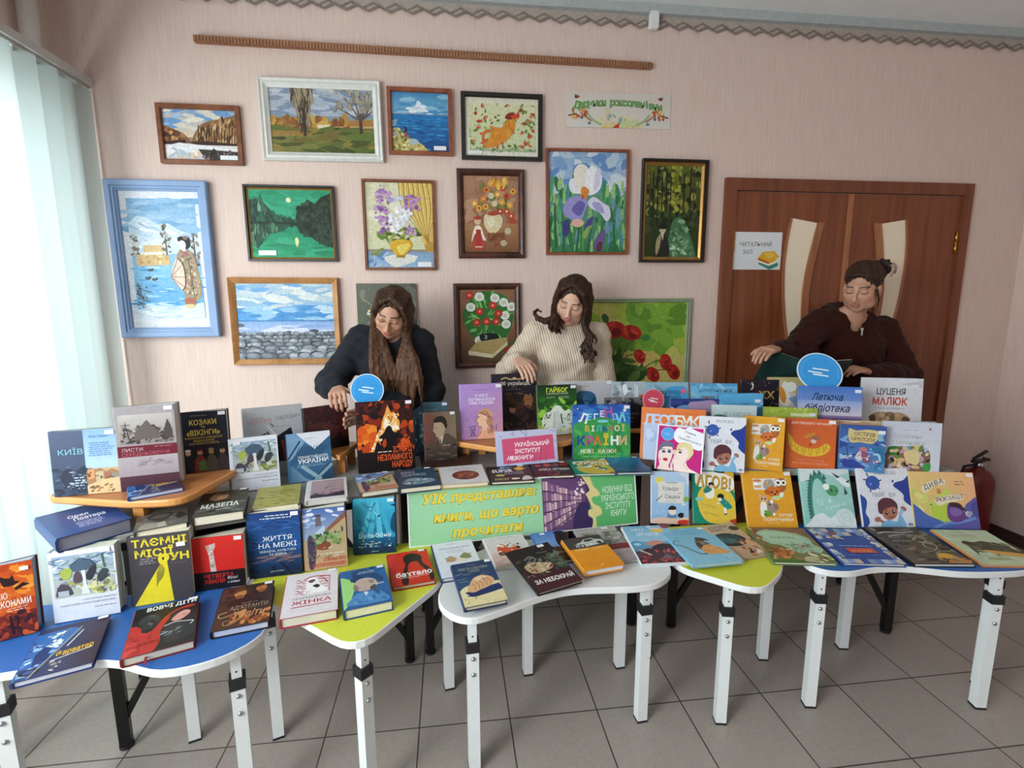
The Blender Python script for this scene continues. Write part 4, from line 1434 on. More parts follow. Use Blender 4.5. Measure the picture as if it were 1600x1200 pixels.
def f(A):
    A.G(0, 0, 1, 1, '1c1b1e', '0e0d0f').G(0, 0, 1, .14, '77757a', '55535a').S(16, (0, 0, 1, .14), ['2f2d33', '99979c'], .06, .03).P([(.5, .14), (.7, .06), (.95, .14)], '17161a').D(.3, .28, .6, 3, .07, '55555c').B([(.3, 1), (.4, .7), (.7, .6), (1, .8), (1, 1)], '1f1c1f')


book('darkgray', 'black and grey book squeezed behind the ЛЕГЕНДИ book', '161518', f, GD, st=False)
# ---- children's books in the back rows
def f(A):
    A.G(0, 0, 1, 1, 'a9b4bc', '8e98a0').S(16, (0, .05, .7, .6), ['8d99a2', 'c3ccd2', '6f7b84'], .1, .06).G(.66, .06, .68, .7, 'd9dfe2').B([(.4, .5), (.6, .38), (.85, .4), (.95, .52), (.8, .7), (.5, .7)], 'd9a84a').P([(.78, .3), (.9, .28), (.92, .48), (.8, .5)], 'c8452a').G(.7, .08, .76, .4, 'c9d2d6').B([(.3, .1), (.4, .06), (.45, .2), (.36, .3)], 'dfe5e8')


book('spoon', 'grey picture book with an orange and red detail, right of the pale grey blob book', '8a949c', f, GK, st=False)


def f(A):
    A.G(0, 0, 1, 1, '8fb4c6', '5f93b4').B([(.42, .3), (.5, .12), (.9, .1), (1, .3), (.95, .5), (.45, .5)], '4aa0d8').T('ВСЯ ПРАВДА', .82, .27, .075, '23425f', 'r', .015, fit=.5).T('ПРО ДИНОЗАВРІВ', .82, .38, .075, '23425f', 'r', .015, fit=.62).E(.88, .2, .07, .06, 'e0688a').S(12, (0, .1, .4, .6), ['a9c6d2', '7aa2b4'], .09, .05).D(.5, .18, .25, 1, .03, '2f6f9c')


book('pravda', 'light blue book lettered ВСЯ ПРАВДА ПРО ДИНОЗАВРІВ behind the red disc', '4a86a8', f, GK, st=False)


def f(A):
    A.G(0, 0, 1, 1, '6fb4dc', '8cc6e2').G(0, 0, 1, .06, '4f98c8').T('Доторкнутися', .52, .2, .09, '2a4a6a', 'c', .01, fit=.72).T('до зір', .36, .36, .09, '2a4a6a', 'c', .01, fit=.3).E(.34, .33, .035, .04, 'c94f3a').G(0, .43, .5, .6, 'b05a66').S(14, (0, 0, 1, 1), ['5fa6d2', '8fc9e6'], .12, .04)


book('dotork', 'sky blue book lettered Доторкнутися in front of the door edge', '4f98c8', f, GK, st=False)


def f(A):
    A.G(0, 0, 1, 1, '231b2c', '17121c').B([(.25, .06), (.32, .1), (.3, .2), (.24, .22), (.29, .15)], 'e6e0c8').S(10, (0, 0, 1, .3), ['8a7fa0', 'c9c2a8'], .012, .012).T('XX', .68, .42, .18, 'c9a860', 'c', .02).S(8, (.5, .2, 1, .6), ['5a4a30', '7a6438'], .05, .03)


book('night', 'very dark book with gold marks between the blue book and the girl picture book', '1a141f', f, GK, st=False)


def f(A):
    A.G(0, 0, 1, 1, '5fb0e0', '2f7fc0').S(30, (0, .1, 1, .5), ['7cc0e6', '3f8fcc', 'a0d4ee'], .12, .03, rj=15).P([(.1, .26), (.4, .2), (.75, .24), (1, .2), (1, .5), (0, .5)], '4a96cc').S(12, (.3, .3, 1, .6), ['1f5a94', '2a6aa6'], .1, .04)


book('seas', 'bright blue sea picture book left of the green picture book', '1f5f96', f, GK, st=(.165, .255))


def f(A):
    A.G(0, 0, 1, 1, '2f3f86', '4f7ab0').B([(.35, .1), (.6, .04), (.95, .06), (1, .5), (.45, .5)], 'a98fb4').B([(.05, .2), (.3, .1), (.45, .2), (.35, .36), (.05, .4)], '6f9cc8').S(16, (0, 0, .5, .5), ['243472', '4a62a6', 'b9c6e0'], .07, .03)


book('violet', 'dark blue and violet picture book right above the orange ЛЕСЯБУКІ book', '2a3878', f, GK, st=False, pages='#cfc6d6')


def f(A):
    A.G(0, 0, 1, .6, 'c6d6da', 'b3c8cc').T('ЯК У КАРПАТИ', .56, .2, .075, '7d9298', 'c', .0, fit=.6).B([(0, .24), (.2, .17), (.45, .24), (.7, .3), (1, .26), (1, .6), (0, .6)], '3f7a6a').G(0, .5, 1, 1, '2a5f58', '24504c')


book('karpaty', 'pale blue-green book lettered ЯК У КАРПАТИ with dark hills', '8aa6a6', f, GK, st=False)


def f(A):
    A.G(0, 0, 1, 1, 'a9bf4a', 'b9c860').S(60, (0, 0, 1, .5), ['c4d070', '8fac3a', 'd3da8a', '9ab444'], .04, .02).B([(.2, .5), (.24, .28), (.32, .22), (.42, .3), (.45, .5)], '9a5a38').G(.5, .1, .9, .16, 'dfe6b0')


book('greenkid', 'yellow green picture book behind the orange and yellow books', '8fa63c', f, GK, st=(.19, .205))


def f(A):
    A.G(0, 0, 1, 1, 'd8cfc0', 'cfc8bd').B([(0, 0), (1, 0), (1, .45), (.6, .42), (.4, .3), (.1, .3)], 'c2b27c').B([(.2, .28), (.25, .12), (.32, .1), (.36, .3), (.4, .46), (.34, .62), (.2, .5), (.02, .3), (.06, .26)], 'ece6dc').B([(.18, .3), (.22, .2), (.27, .24), (.32, .4), (.3, .54), (.24, .5)], 'd98f3a').P([(.36, .44), (.55, .36), (.9, .4), (.9, .56), (.5, .62)], '7f9cc0').E(.4, .2, .1, .09, 'f0ece6').T('Самі', .32, .98, .16, '3a2c2a', 'c', .015, shear=.2, fit=.4)


book('sami', 'beige picture book with a white bird drawing left of the blue disc', 'c0663a', f, GK, st=False)


def f(A):
    A.G(0, 0, 1, .3, '4a78c8', '6f90d0').G(0, .3, 1, .62, '8fa6dc', 'd9d2e0').G(0, .62, 1, .7, 'a98fb8', '5a4a90').G(0, .7, 1, 1, '2f4f7c', '5f9ac0')
    A.T('Летюча', .46, .3, .15, '1a2240', 'c', .012, shear=.3, fit=.5).T('бібліотека', .46, .54, .16, '1a2240', 'c', .012, shear=.25, fit=.72).L([(.2, .7), (.28, .78), (.4, .74)], .03, '1c2450').G(.35, .8, .95, .84, '1f2f56').S(10, (.3, .82, .95, .98), ['a9c9c4', '7fb0c4', '2a4a78'], .09, .02, rj=5)


book('letiucha', 'wide blue book lettered Летюча бібліотека in front of the large blue disc', '3f5fa0', f, GK, st=(.232, .187))
book('peach', 'peach coloured book whose top shows behind the ОСТРІВ ЦИКЛОПА book', 'd9b08c', lambda A: A.G(0, 0, 1, .1, 'e0cdb0', 'd8a582').G(0, .1, 1, 1, 'c98f70', 'b0785c').S(10, (0, .02, 1, .1), ['e6d6bc', 'cf9f7c'], .1, .02, rj=5), GK, st=False)


def f(A):
    A.G(0, 0, 1, 1, 'e4e4ea', 'd9dae2').P([(.62, .12), (1, .04), (1, .2), (.8, .14)], 'c9cad2')
    A.T('ЦУЦЕНЯ', .48, .34, .13, '2a2a2e', 'c', .015, fit=.48).T('МАЛЮК', .47, .55, .15, 'c8472c', 'c', .03, fit=.58).T('Історія про людяність', .47, .64, .04, '8a8a92', 'c', fit=.5)
    A.B([(.14, .82), (.24, .72), (.38, .7), (.5, .72), (.62, .7), (.74, .74), (.82, .84), (.7, .92), (.66, 1.1), (.3, 1.1), (.26, .92)], 'b49674').B([(.42, .72), (.55, .72), (.56, .9), (.5, .96), (.42, .9)], '7a6248').B([(.14, .82), (.22, .76), (.26, .86), (.2, .94)], '5a4636').B([(.72, .78), (.82, .84), (.76, .94), (.68, .88)], '5a4636').S(16, (.3, .74, .7, 1), ['c6ab8a', '9a7c5c', '3a2c24'], .03, .03).E(.38, .92, .03, .03, '1c1614').E(.6, .92, .03, .03, '1c1614')


book('tsutsenia', 'white book lettered Цуценя Малюк with a brown puppy, right end of the back row', 'd6d7de', f, GK, st=(.21, .19), pages='#cfcfd6')


def f(A):
    A.G(0, 0, 1, 1, 'e67a35', 'ea8038').G(0, .3, 1, 1, 'b9c8e8', 'c3d0ec').G(0, .28, .04, 1, 'e08a55')
    cs = ['c6d3ec', 'b9cdea', 'c6cfe6', 'd0d6e6', 'f0e6dc', 'f3eadd', 'efe9e0', 'f0e9e2']
    for i, ch in enumerate('ЛЕСЯБУКІ'):
        A.T(ch, .11 + i * .12, .33, .2, cs[i], 'c', .03)
    A.D(.5, .09, .45, 1, .03, 'd0602a').S(10, (.05, .4, .6, 1), ['c9d6ee', 'adbee2'], .1, .05)


book('lesia', 'orange and pale blue book lettered ЛЕСЯБУКІ behind the pop art card', 'e0783a', f, GK, st=False)


def tviibu(A):
    A.G(0, 0, 1, 1, 'e6e6ee', 'dfe1ec')
    A.B([(1.1, .06), (.9, .2), (.74, .24), (.68, .3), (.78, .38), (.86, .46), (.86, .56), (1.05, .66), (1.1, .4)], '2b3f96').B([(.68, .25), (.66, .22), (.7, .2), (.7, .23)], '2b3f96').B([(-.1, .46), (.06, .48), (.12, .56), (.1, .66), (.07, .76), (.12, .86), (.1, .96), (-.1, 1.06)], '2b4fa0')
    A.E(.28, .25, .14, .14, '3a5cae', n=22).L([(.2, .14), (.18, .08)], .025, '28345c').L([(.4, .22), (.46, .2)], .025, '28345c').L([(.16, .2), (.1, .19)], .025, '28345c').L([(.22, .36), (.22, .41)], .025, '28345c').L([(.38, .33), (.41, .36)], .02, '28345c').E(.24, .27, .018, .018, '93a9dc').E(.3, .3, .014, .014, '1f2c54')
    A.T('ТВІЙ', .35, .485, .065, '6a6d80', 'c', .0, rot=3, fit=.25).T('БУ', .64, .485, .065, '6a6d80', 'c', .0, rot=3, fit=.14).D(.34, .06, .5, 2, .03, '9a9cb0')
    A.B([(.36, 1.02), (.38, .92), (.5, .88), (.66, .9), (.72, .8), (.8, .86), (.8, 1.02)], '7fb6da').E(.29, .87, .065, .05, 'a86a5c', -20).E(.82, .69, .06, .045, 'a86a5c', 30).L([(.3, .87), (.4, .92)], .05, 'a86a5c').L([(.8, .7), (.73, .8)], .06, '8fc0e0')
    A.B([(.36, .7), (.4, .6), (.55, .56), (.68, .62), (.7, .74), (.64, .84), (.52, .88), (.42, .84)], 'b0735f').B([(.32, .68), (.34, .58), (.45, .51), (.6, .52), (.7, .6), (.7, .7), (.64, .66), (.5, .68), (.42, .72), (.38, .78), (.33, .76)], '5a2f3c')
    A.E(.48, .76, .03, .04, '1f1616').E(.62, .74, .03, .04, '1f1616').E(.487, .75, .01, .012, 'ffffff').E(.627, .73, .01, .012, 'ffffff').C([(.5, .82), (.56, .84), (.62, .81)], .014, '5a2a28').L([(.45, .71), (.5, .7)], .014, '4a2630').E(.92, .95, .05, .03, '8a98c0')


book('tviibu_b', 'white ТВІЙ БУ book with a boy, in the back row behind the АГОВ book', 'd6d8e4', tviibu, GK, st=False, pages='#d0d0d6')


def superp(A):
    A.G(0, 0, 1, 1, 'e6a52c', 'e09c26').D(.35, .07, .25, 1, .02, 'c98a20')
    A.P([(.2, .14), (.9, .13), (.88, .2), (.8, .36), (.68, .52), (.56, .5), (.48, .34), (.2, .34)], 'eae6e0')
    A.E(.29, .175, .09, .03, 'd98a5c').E(.29, .28, .08, .03, 'd9a080').E(.27, .235, .05, .025, 'ffffff').B([(.42, .32), (.42, .2), (.5, .15), (.6, .16), (.64, .24), (.62, .34)], 'a5a3a6').S(10, (.44, .18, .62, .32), ['bdbbbe', '8a888c', 'c9a25a'], .03, .03)
    A.B([(.66, .16), (.8, .13), (.88, .16), (.86, .32), (.78, .36), (.68, .3)], 'a5623a').E(.72, .21, .07, .07, 'f6f4ee').E(.83, .21, .06, .06, 'f6f4ee').E(.72, .21, .03, .03, '2c2420').E(.83, .21, .028, .028, '2c2420').P([(.76, .25), (.8, .25), (.78, .29)], 'd9a03c')
    A.B([(.46, .36), (.5, .3), (.62, .28), (.74, .31), (.78, .37), (.72, .46), (.6, .48), (.5, .44)], 'd8702c').E(.47, .38, .06, .05, 'c05f26', 40).E(.76, .35, .05, .06, 'c05f26').E(.56, .38, .02, .025, '2c1c14').E(.67, .37, .02, .025, '2c1c14').E(.62, .42, .025, .02, '3a241a').E(.66, .47, .1, .035, 'b9d98a').B([(.72, .4), (.8, .38), (.78, .46), (.72, .46)], 'ece8e2')
    A.B([(.28, .46), (.3, .4), (.36, .44), (.44, .44), (.46, .5), (.42, .56), (.32, .56)], 'd9ac84').E(.34, .5, .016, .02, '3a2a20').E(.41, .5, .016, .02, '3a2a20').B([(.28, .8), (.3, .58), (.4, .56), (.42, .66), (.38, .8)], 'eceae6')
    A.B([(.42, .66), (.46, .54), (.54, .52), (.6, .6), (.62, .7), (.52, .76), (.44, .76)], 'a08a80').E(.48, .6, .02, .02, '33261f').B([(.56, .62), (.62, .58), (.66, .66), (.6, .7)], '8d766c').E(.53, .55, .03, .04, 'f2efec').B([(.34, .8), (.38, .72), (.48, .72), (.5, .8)], '6f9a3c').S(5, (.36, .72, .5, .8), ['86b04a', '4f7a2c'], .025, .02).E(.55, .77, .03, .03, 'f0ede6')
    A.T('СУПЕР', .78, .81, .05, 'f6ecd2', 'c', .015, fit=.28).T('ПОМІЧНИКИ', .62, .89, .055, 'f6ecd2', 'c', .018, fit=.6).D(.4, .92, .3, 1, .02, 'f0d89a')


book('superp_b', 'yellow СУПЕР ПОМІЧНИКИ book in the back row left of the orange banana book', 'c98c22', superp, GK, pages='#d9d3c6')


def f(A):
    A.G(0, 0, 1, 1, 'cf6034', 'd86a34').T('ДЛЯ ПЕРШОГО ЧИТАННЯ', .5, .115, .045, 'f3dcd0', 'c', .012, fit=.8).D(.2, .2, .5, 1, .02, 'b04e28')
    A.B([(.04, .32), (.1, .36), (.2, .5), (.4, .58), (.62, .58), (.8, .48), (.86, .5), (.9, .56), (.8, .68), (.62, .74), (.4, .74), (.2, .68), (.08, .56)], 'e3b83c')
    for i in range(11):
        x = .12 + i * .07
        y = .56 + .1 * (1 - ((i - 5) / 5) ** 2)
        A.L([(x, y - .08), (x + (.02 if i % 2 else -.02), y + .07)], .014, 'b98626')
        A.L([(x + .01, y - .02 + .02 * (i % 3)), (x + .05, y + .02)], .012, 'c4922c')
    A.E(.56, .44, .055, .05, 'd9c0b8').B([(.5, .38), (.58, .34), (.68, .36), (.62, .42)], '9a6a5a').L([(.52, .48), (.48, .54)], .02, '5a3a34').B([(.36, .4), (.45, .3), (.6, .28), (.5, .36)], 'c98a3a')
    A.T('СЕРІЯ ЧИТАННЯ', .5, .84, .035, 'e08a80', 'c', .006, fit=.56).T('ВЕСЕЛИХ ІСТОРІЙ', .5, .91, .04, 'efa07a', 'c', .01, fit=.7)


book('banana', 'orange-red book with a curved yellow banana title in the back row', 'b5522c', f, GK, pages='#cfc8c2')


def f(A):
    A.G(0, 0, 1, 1, '3f5aa0', '5a8cc4').S(50, (0, .25, 1, 1), ['7fa8d8', '4a74b8', 'a9c8e6', '33509a'], .09, .03, rj=40)
    A.B([(.18, .08), (.35, .11), (.6, .08), (.84, .12), (.8, .3), (.7, .38), (.45, .36), (.22, .36)], 'd9c38c').B([(.84, .1), (.98, .14), (.92, .22), (.96, .3), (.82, .3)], '8fb4cc')
    A.T('ОСТРІВ', .53, .22, .075, '5a4a30', 'c', .015, rot=-3, fit=.46).T('ЦИКЛОПА', .5, .33, .075, '5a4a30', 'c', .015, rot=-3, fit=.52)
    A.C([(.72, .52), (.84, .48), (.94, .58), (.94, .76), (.8, .9)], .1, '2f7a9c', .04).C([(.74, .6), (.86, .62), (.9, .76)], .05, 'a9d4e6').B([(.35, .7), (.45, .55), (.55, .6), (.5, .75)], 'd9d0da').E(.52, .52, .09, .07, 'c97a84').B([(.48, .56), (.62, .6), (.7, .75), (.55, .8)], '8a5a78').B([(.1, .8), (.3, .74), (.5, .84), (.6, .92), (.3, .94), (.1, .9)], '3a4a9a').S(16, (.1, .6, .9, .8), ['e6eaf2', 'c9a0b4', '2c3f84'], .04, .02).L([(.14, .4), (.2, .68)], .02, '2c3f84').G(0, .95, 1, 1, '5a9cc4', '3f7fb0')


book('ostriv', 'blue book lettered ОСТРІВ ЦИКЛОПА with a wave in the back row', '33498c', f, GK, st=(.14, .165), pages='#c6c6cf')


def f(A):
    A.G(0, 0, 1, 1, 'cfd3e0', 'd6dae6').T('Соломчина', .42, .33, .085, 'b9aeb0', 'c', .0, fit=.5).T('Потинаїка', .45, .46, .09, 'b9aeb0', 'c', .0, fit=.55).D(.35, .16, .35, 1, .02, '9aa0b0').E(.8, .13, .02, .02, 'b03a38')
    A.B([(.1, .56), (.3, .5), (.6, .5), (.8, .56), (.84, .8), (.78, 1), (.1, 1)], '8a6a5c').B([(.1, .54), (.25, .5), (.32, .6), (.26, .72), (.12, .7)], '3f7a3c').B([(.36, .5), (.6, .49), (.62, .56), (.4, .58)], '5aa0d0').S(60, (.14, .52, .8, .98), ['d9b88a', 'e6d6b4', 'c9a0b0', 'b9c6da', 'e0c47c', '6a8a4a', 'a8607a', '3a2c26'], .06, .04).B([(.38, .62), (.55, .56), (.66, .68), (.62, .86), (.45, .8)], 'e2cd96').B([(.72, .86), (.84, .82), (.84, .96), (.74, .98)], '4a9a48')


book('whitekid', 'whitish picture book with a colourful crowd, last of the middle row at right', 'b9bcc8', f, GK, st=False, pages='#b9b9c0')


# ---- standing on the low tables
def f(A):
    A.G(0, 0, 1, 1, 'b4cbe8', '8fb8e0').P([(.7, 0), (1, 0), (1, .3), (.9, .12)], 'd0d8e4').E(.21, .17, .12, .11, 'e6d66a').G(.17, .19, .87, .6, 'dfd9d4')
    A.T('Кольори', .5, .36, .085, '5a5a64', 'c', .0, fit=.42).T('для', .75, .42, .03, '8a8a94', 'c').T('Сашка', .55, .51, .075, '3a3a44', 'c', .004, fit=.4).D(.35, .2, .35, 1, .03, '7a7a84', .015).L([(.12, .56), (.28, .46)], .02, '5a4a44').D(.35, .56, .35, 1, .02, 'a0a0a8')
    A.E(.93, .52, .08, .07, '7fae5c').E(.86, .62, .06, .03, 'dfe6e0').B([(0, .92), (.3, .88), (.7, .89), (1, .87), (1, 1), (0, 1)], 'e6c4b0').B([(.42, .88), (.46, .78), (.56, .74), (.64, .8), (.66, .88)], '5f84b8').E(.56, .77, .1, .09, 'f0dcd0').B([(.44, .72), (.5, .66), (.6, .65), (.67, .7), (.6, .73), (.5, .73)], '2a2024').B([(.7, .82), (.78, .78), (.86, .8), (.84, .87), (.74, .87)], '241f28').B([(.7, .95), (.8, .92), (.98, .92), (.96, 1), (.74, 1)], 'd0392c').S(6, (.1, .7, .4, .85), ['a8c8ea', '9cc0e6'], .05, .02)


book('koliory', 'light blue book lettered Кольори для Сашка with a boy, leaning at the desk', 'ccd6e6', f, GF, st=False)
book('agov', 'green book lettered АГОВ with children on yellow, leaning at the desk', '167a66', agov, GF)
book('superp', 'yellow СУПЕР ПОМІЧНИКИ book with animals leaning on the front yellow table', 'd9982a', superp, GF)


def f(A):
    A.G(0, 0, 1, 1, 'a5d0c8', '8cc4bc').B([(0, 0), (.35, 0), (.3, .1), (.12, .2), (0, .22)], 'd3e0e0').B([(.4, 0), (1, 0), (1, .06), (.7, .12), (.5, .08)], 'cfdde0')
    A.B([(.16, .98), (.1, .7), (.12, .4), (.18, .2), (.28, .1), (.4, .1), (.5, .2), (.52, .3), (.46, .32), (.4, .22), (.3, .2), (.26, .4), (.26, .65), (.32, .86), (.3, .98)], '3f8a78')
    A.B([(.24, .95), (.19, .7), (.21, .42), (.26, .24), (.33, .17), (.4, .2), (.46, .3), (.5, .42), (.7, .6), (.8, 1), (.3, 1)], '9fd2c8')
    for i in range(13):
        t = i / 12
        x, y = .13 - .02 * math.sin(t * 3) + .05 * t * t, .9 - t * .68
        A.P([(x + .04, y - .03), (x - .045, y - .01), (x + .04, y + .03)], '356f62')
    for x, y in ((.22, .13), (.3, .07), (.4, .07), (.48, .14)):
        A.P([(x - .04, y + .05), (x, y - .06), (x + .05, y + .04)], '356f62')
    A.B([(.48, .34), (.56, .28), (.7, .3), (.74, .38), (.68, .46), (.54, .45)], '4f9a68').E(.5, .31, .065, .065, 'eef2ef').E(.6, .37, .02, .03, '2a5a40').E(.7, .38, .015, .025, '2a5a40')
    A.B([(.66, .08), (.8, .12), (.95, .22), (.98, .3), (.9, .3), (.78, .22)], 'e9edee').P([(.64, .06), (.82, .14), (.74, .16)], '2f3f44').P([(.9, .22), (1, .18), (.96, .24)], '2f3f44').P([(.86, .3), (.92, .42), (.85, .45)], '3a4a50').L([(.1, .22), (.15, .21)], .03, '8aa0a8')
    A.E(.34, .57, .05, .075, 'cfe6e0', -25).E(.34, .57, .038, .06, 'a5d4cc', -25).E(.54, .55, .022, .04, 'd3e8e4', -10).T('У ХМАРАХ', .66, .66, .05, 'e3eeec', 'c', .0, rot=14, fit=.42)
    A.B([(.1, .9), (.2, .8), (.36, .76), (.5, .84), (.62, .78), (.8, .72), (1, .84), (1, 1), (.05, 1)], 'dfe8ea').E(.8, .82, .18, .17, 'd0e0e0').C([(.7, .82), (.76, .74), (.88, .76), (.88, .86), (.8, .88), (.78, .82)], .012, 'afc8ca').D(.6, .97, .25, 1, .02, '8fa8aa')


book('dino', 'mint green book with a long necked dinosaur leaning at the desk', '8cc4b8', f, GF, st=False)
book('tviibu', 'white ТВІЙ БУ book with a boy, leaning beside the mint dinosaur book', 'dfe2ec', tviibu, GF, st=False)


def f(A):
    A.G(0, 0, 1, 1, 'e9c884', 'f0b486', 'eda98a', 'cfc86a')
    A.S(30, (0, .3, .55, .9), ['d9d47a', 'c9d468', 'e6dc8c', 'bccc5c'], .09, .05).B([(.28, .66), (.4, .58), (.55, .62), (.56, .8), (.5, .88), (.3, .86)], 'b9d04a')
    A.B([(-.05, .58), (.06, .62), (.2, .76), (.36, .84), (.5, .9), (.7, .86), (.9, .74), (1.05, .7), (1.05, 1.05), (-.05, 1.05)], '4a68b0').B([(.8, .62), (.88, .52), (1.05, .46), (1.05, 1.05), (.5, 1.05), (.75, .86)], '5a5aa4').B([(.9, .58), (.98, .5), (1.05, .56), (1.05, .8), (.93, .74)], '4a4a90').C([(.3, .98), (.5, .9), (.7, .88), (.95, .8)], .04, '6f8cc8')
    A.B([(.16, .3), (.3, .18), (.52, .13), (.54, .22), (.36, .26), (.22, .38)], 'ece0c6').B([(.36, .5), (.52, .42), (.78, .4), (.79, .48), (.56, .54), (.4, .6)], 'ecdcc0')
    for i, ch in enumerate('ДИВА'):
        A.T(ch, .25 + i * .08, .31 - i * .035, .085, '54506a', 'c', .012, rot=20 - i * 4)
    A.T('В', .43, .385, .08, 'c8562c', 'c', .03)
    for i, ch in enumerate('РЮКЗАЦІ'):
        A.T(ch, .4 + i * .062, .53 - i * .012, .07, '6a5a7c', 'c', .01, rot=12 - i * 2)
    A.B([(.52, .8), (.53, .62), (.58, .56), (.74, .58), (.78, .7), (.84, .76), (.74, .86), (.6, .88)], '6a3f84').B([(.56, .7), (.6, .62), (.72, .64), (.74, .74), (.62, .78)], '7f63a8').B([(.56, .6), (.58, .54), (.72, .55), (.77, .62), (.78, .68), (.7, .64), (.62, .62)], '3a2636').C([(.76, .62), (.82, .7), (.84, .78)], .03, '3f2c58').S(5, (.82, .64, .88, .78), ['cfd0dc', '9aa0b8'], .03, .03).L([(.27, .58), (.3, .59)], .02, '6a6a30').D(.68, .16, .2, 2, .05, '9a6a50', .015)


book('dyva', 'yellow and purple book lettered ДИВА В РЮКЗАЦІ at the right end', 'd9c07a', f, GF)


def f(A):
    A.G(0, 0, 1, .6, 'c24a1c', 'd86a1f').G(0, .6, 1, 1, '8a2a1c', '4a1f26').S(60, (.2, .05, 1, .65), ['d9621c', 'e8862a', 'b5421a', 'ef9a3a', 'c8521c'], .1, .05, rj=30).S(40, (.2, .6, 1, 1), ['a03a20', '6a2420', 'c4562a', '3a1a22'], .08, .04)
    A.P([(.4, .14), (.6, .2), (.66, .16), (.68, .24), (.78, .26), (.66, .3), (.5, .3)], '2a1718').P([(.66, .34), (.82, .28), (.94, .32), (.8, .34), (.7, .37)], '2a1718')
    A.T('ЗЕМЛЕЮ', .55, .46, .08, 'ead9d0', 'r', .02, fit=.5).T('З ДРАКОНАМИ', .93, .575, .085, 'f0e2da', 'r', .02, fit=.86).D(.5, .6, .42, 2, .03, 'e6b0a0', .012).L([(.55, .7), (.58, .95)], .03, '2a1216').L([(.68, .72), (.66, .9)], .03, '2a1216')


book('wings', 'orange red book with black birds at the far left edge', '571c1c', f, GF, st=(.1, .185), pages='#aeb2c2')
book('marchuk', 'thick white book with a painted tree picture standing on the blue table', 'bcc9c4', marchuk, GF, st=(.128, .198), pages='#e6e4cf')


def f(A):
    A.G(0, 0, 1, 1, '4b464b', '423e43')
    for s, y, x, w in (('ТАЄМНІ', .155, .05, .9), ('МІСІЇ', .31, .08, .64), ('ОУН', .4, .97, .5)):
        A.T(s, x, y, .105, 'e6d32e', 'r' if x > .5 else 'l', .032, fit=w)
    A.D(.15, .33, .3, 3, .032, '9a979c', .014).D(.64, .44, .3, 1, .02, '6d686d')
    A.B([(.46, .34), (.53, .29), (.6, .33), (.61, .4), (.55, .44), (.47, .42)], 'e6d32e').P([(.5, .42), (.6, .4), (.66, 1), (.02, 1)], 'e6d32e').B([(.42, .56), (.47, .48), (.55, .5), (.52, .62), (.44, .7), (.4, .76)], '8f8530').B([(.44, .54), (.48, .44), (.53, .46), (.52, .54)], 'a3982f').E(.54, .36, .02, .03, '37333a')


book('taiemni', 'dark grey book with big yellow ТАЄМНІ МІСІЇ ОУН title on the blue table', '3c383d', f, GF, st=(.128, .175))


def f(A):
    A.G(0, 0, 1, .66, 'd4261f', 'c8231e').G(0, .66, 1, 1, '161013', '0f0b0e')
    A.P([(.27, .16), (.46, .12), (.45, .2), (.41, .27), (.45, .66), (.34, .66), (.32, .3), (.29, .24)], 'c9b4ae').S(26, (.28, .16, .46, .66), ['b09a96', 'dccdc6', '9a8480'], .02, .02, mask=[(.29, .16), (.45, .13), (.41, .28), (.45, .65), (.35, .65), (.32, .28)]).D(.6, .16, .25, 1, .04, 'b5423a')
    A.T('ЧЕТВЕРТА', .2, .785, .075, 'c32a24', 'l', .02, fit=.58).T('ХВИЛЯ', .2, .885, .075, 'c32a24', 'l', .02, fit=.4).T('Вірші', .64, .83, .05, 'd9d2d4', 'l', shear=.3).T('з війни', .64, .91, .045, 'd9d2d4', 'l', shear=.3)


book('chetverta', 'red and black book lettered ЧЕТВЕРТА ХВИЛЯ with a pale column', '1a0f12', f, GF)


def f(A):
    A.G(0, 0, 1, .55, '1a3a78', '1f5590').G(0, .55, 1, 1, '1c4a80', '0f1a38').S(70, (0, .12, 1, .6), ['1f4f92', '2a62a6', '173a74', '245a98'], .12, .018, rj=25).S(30, (.1, .66, 1, .8), ['8a6a62', '6a5a68', '3a4a72', 'a07a68'], .12, .012, rot=-6, rj=5).S(20, (0, .85, 1, 1), ['101c3c', '17264a'], .12, .03)
    A.D(.3, .05, .5, 1, .03, 'd9dfe8', .015).D(.2, .09, .66, 1, .03, 'd9dfe8', .015)
    A.T('ЖИТТЯ', .55, .445, .075, 'eef2f6', 'c', .004, fit=.56).T('НА МЕЖІ', .55, .55, .075, 'eef2f6', 'c', .004, fit=.74).T('УКРАЇНА, КУЛЬТУРА', .55, .62, .035, 'd9e2ee', 'c', .006, fit=.7).T('ТА ВІЙНА', .55, .675, .035, 'd9e2ee', 'c', .006, fit=.34).T('ДУХ І ЛІТЕРА', .52, .93, .022, 'b9c6d9', 'c', fit=.26)


book('zhyttia', 'deep blue book lettered ЖИТТЯ НА МЕЖІ on the yellow table', '142a5a', f, GF)
book('sprava', 'book with painted townscape and red СПРАВА title beside the deep blue book', '3a3a44', sprava, GF)


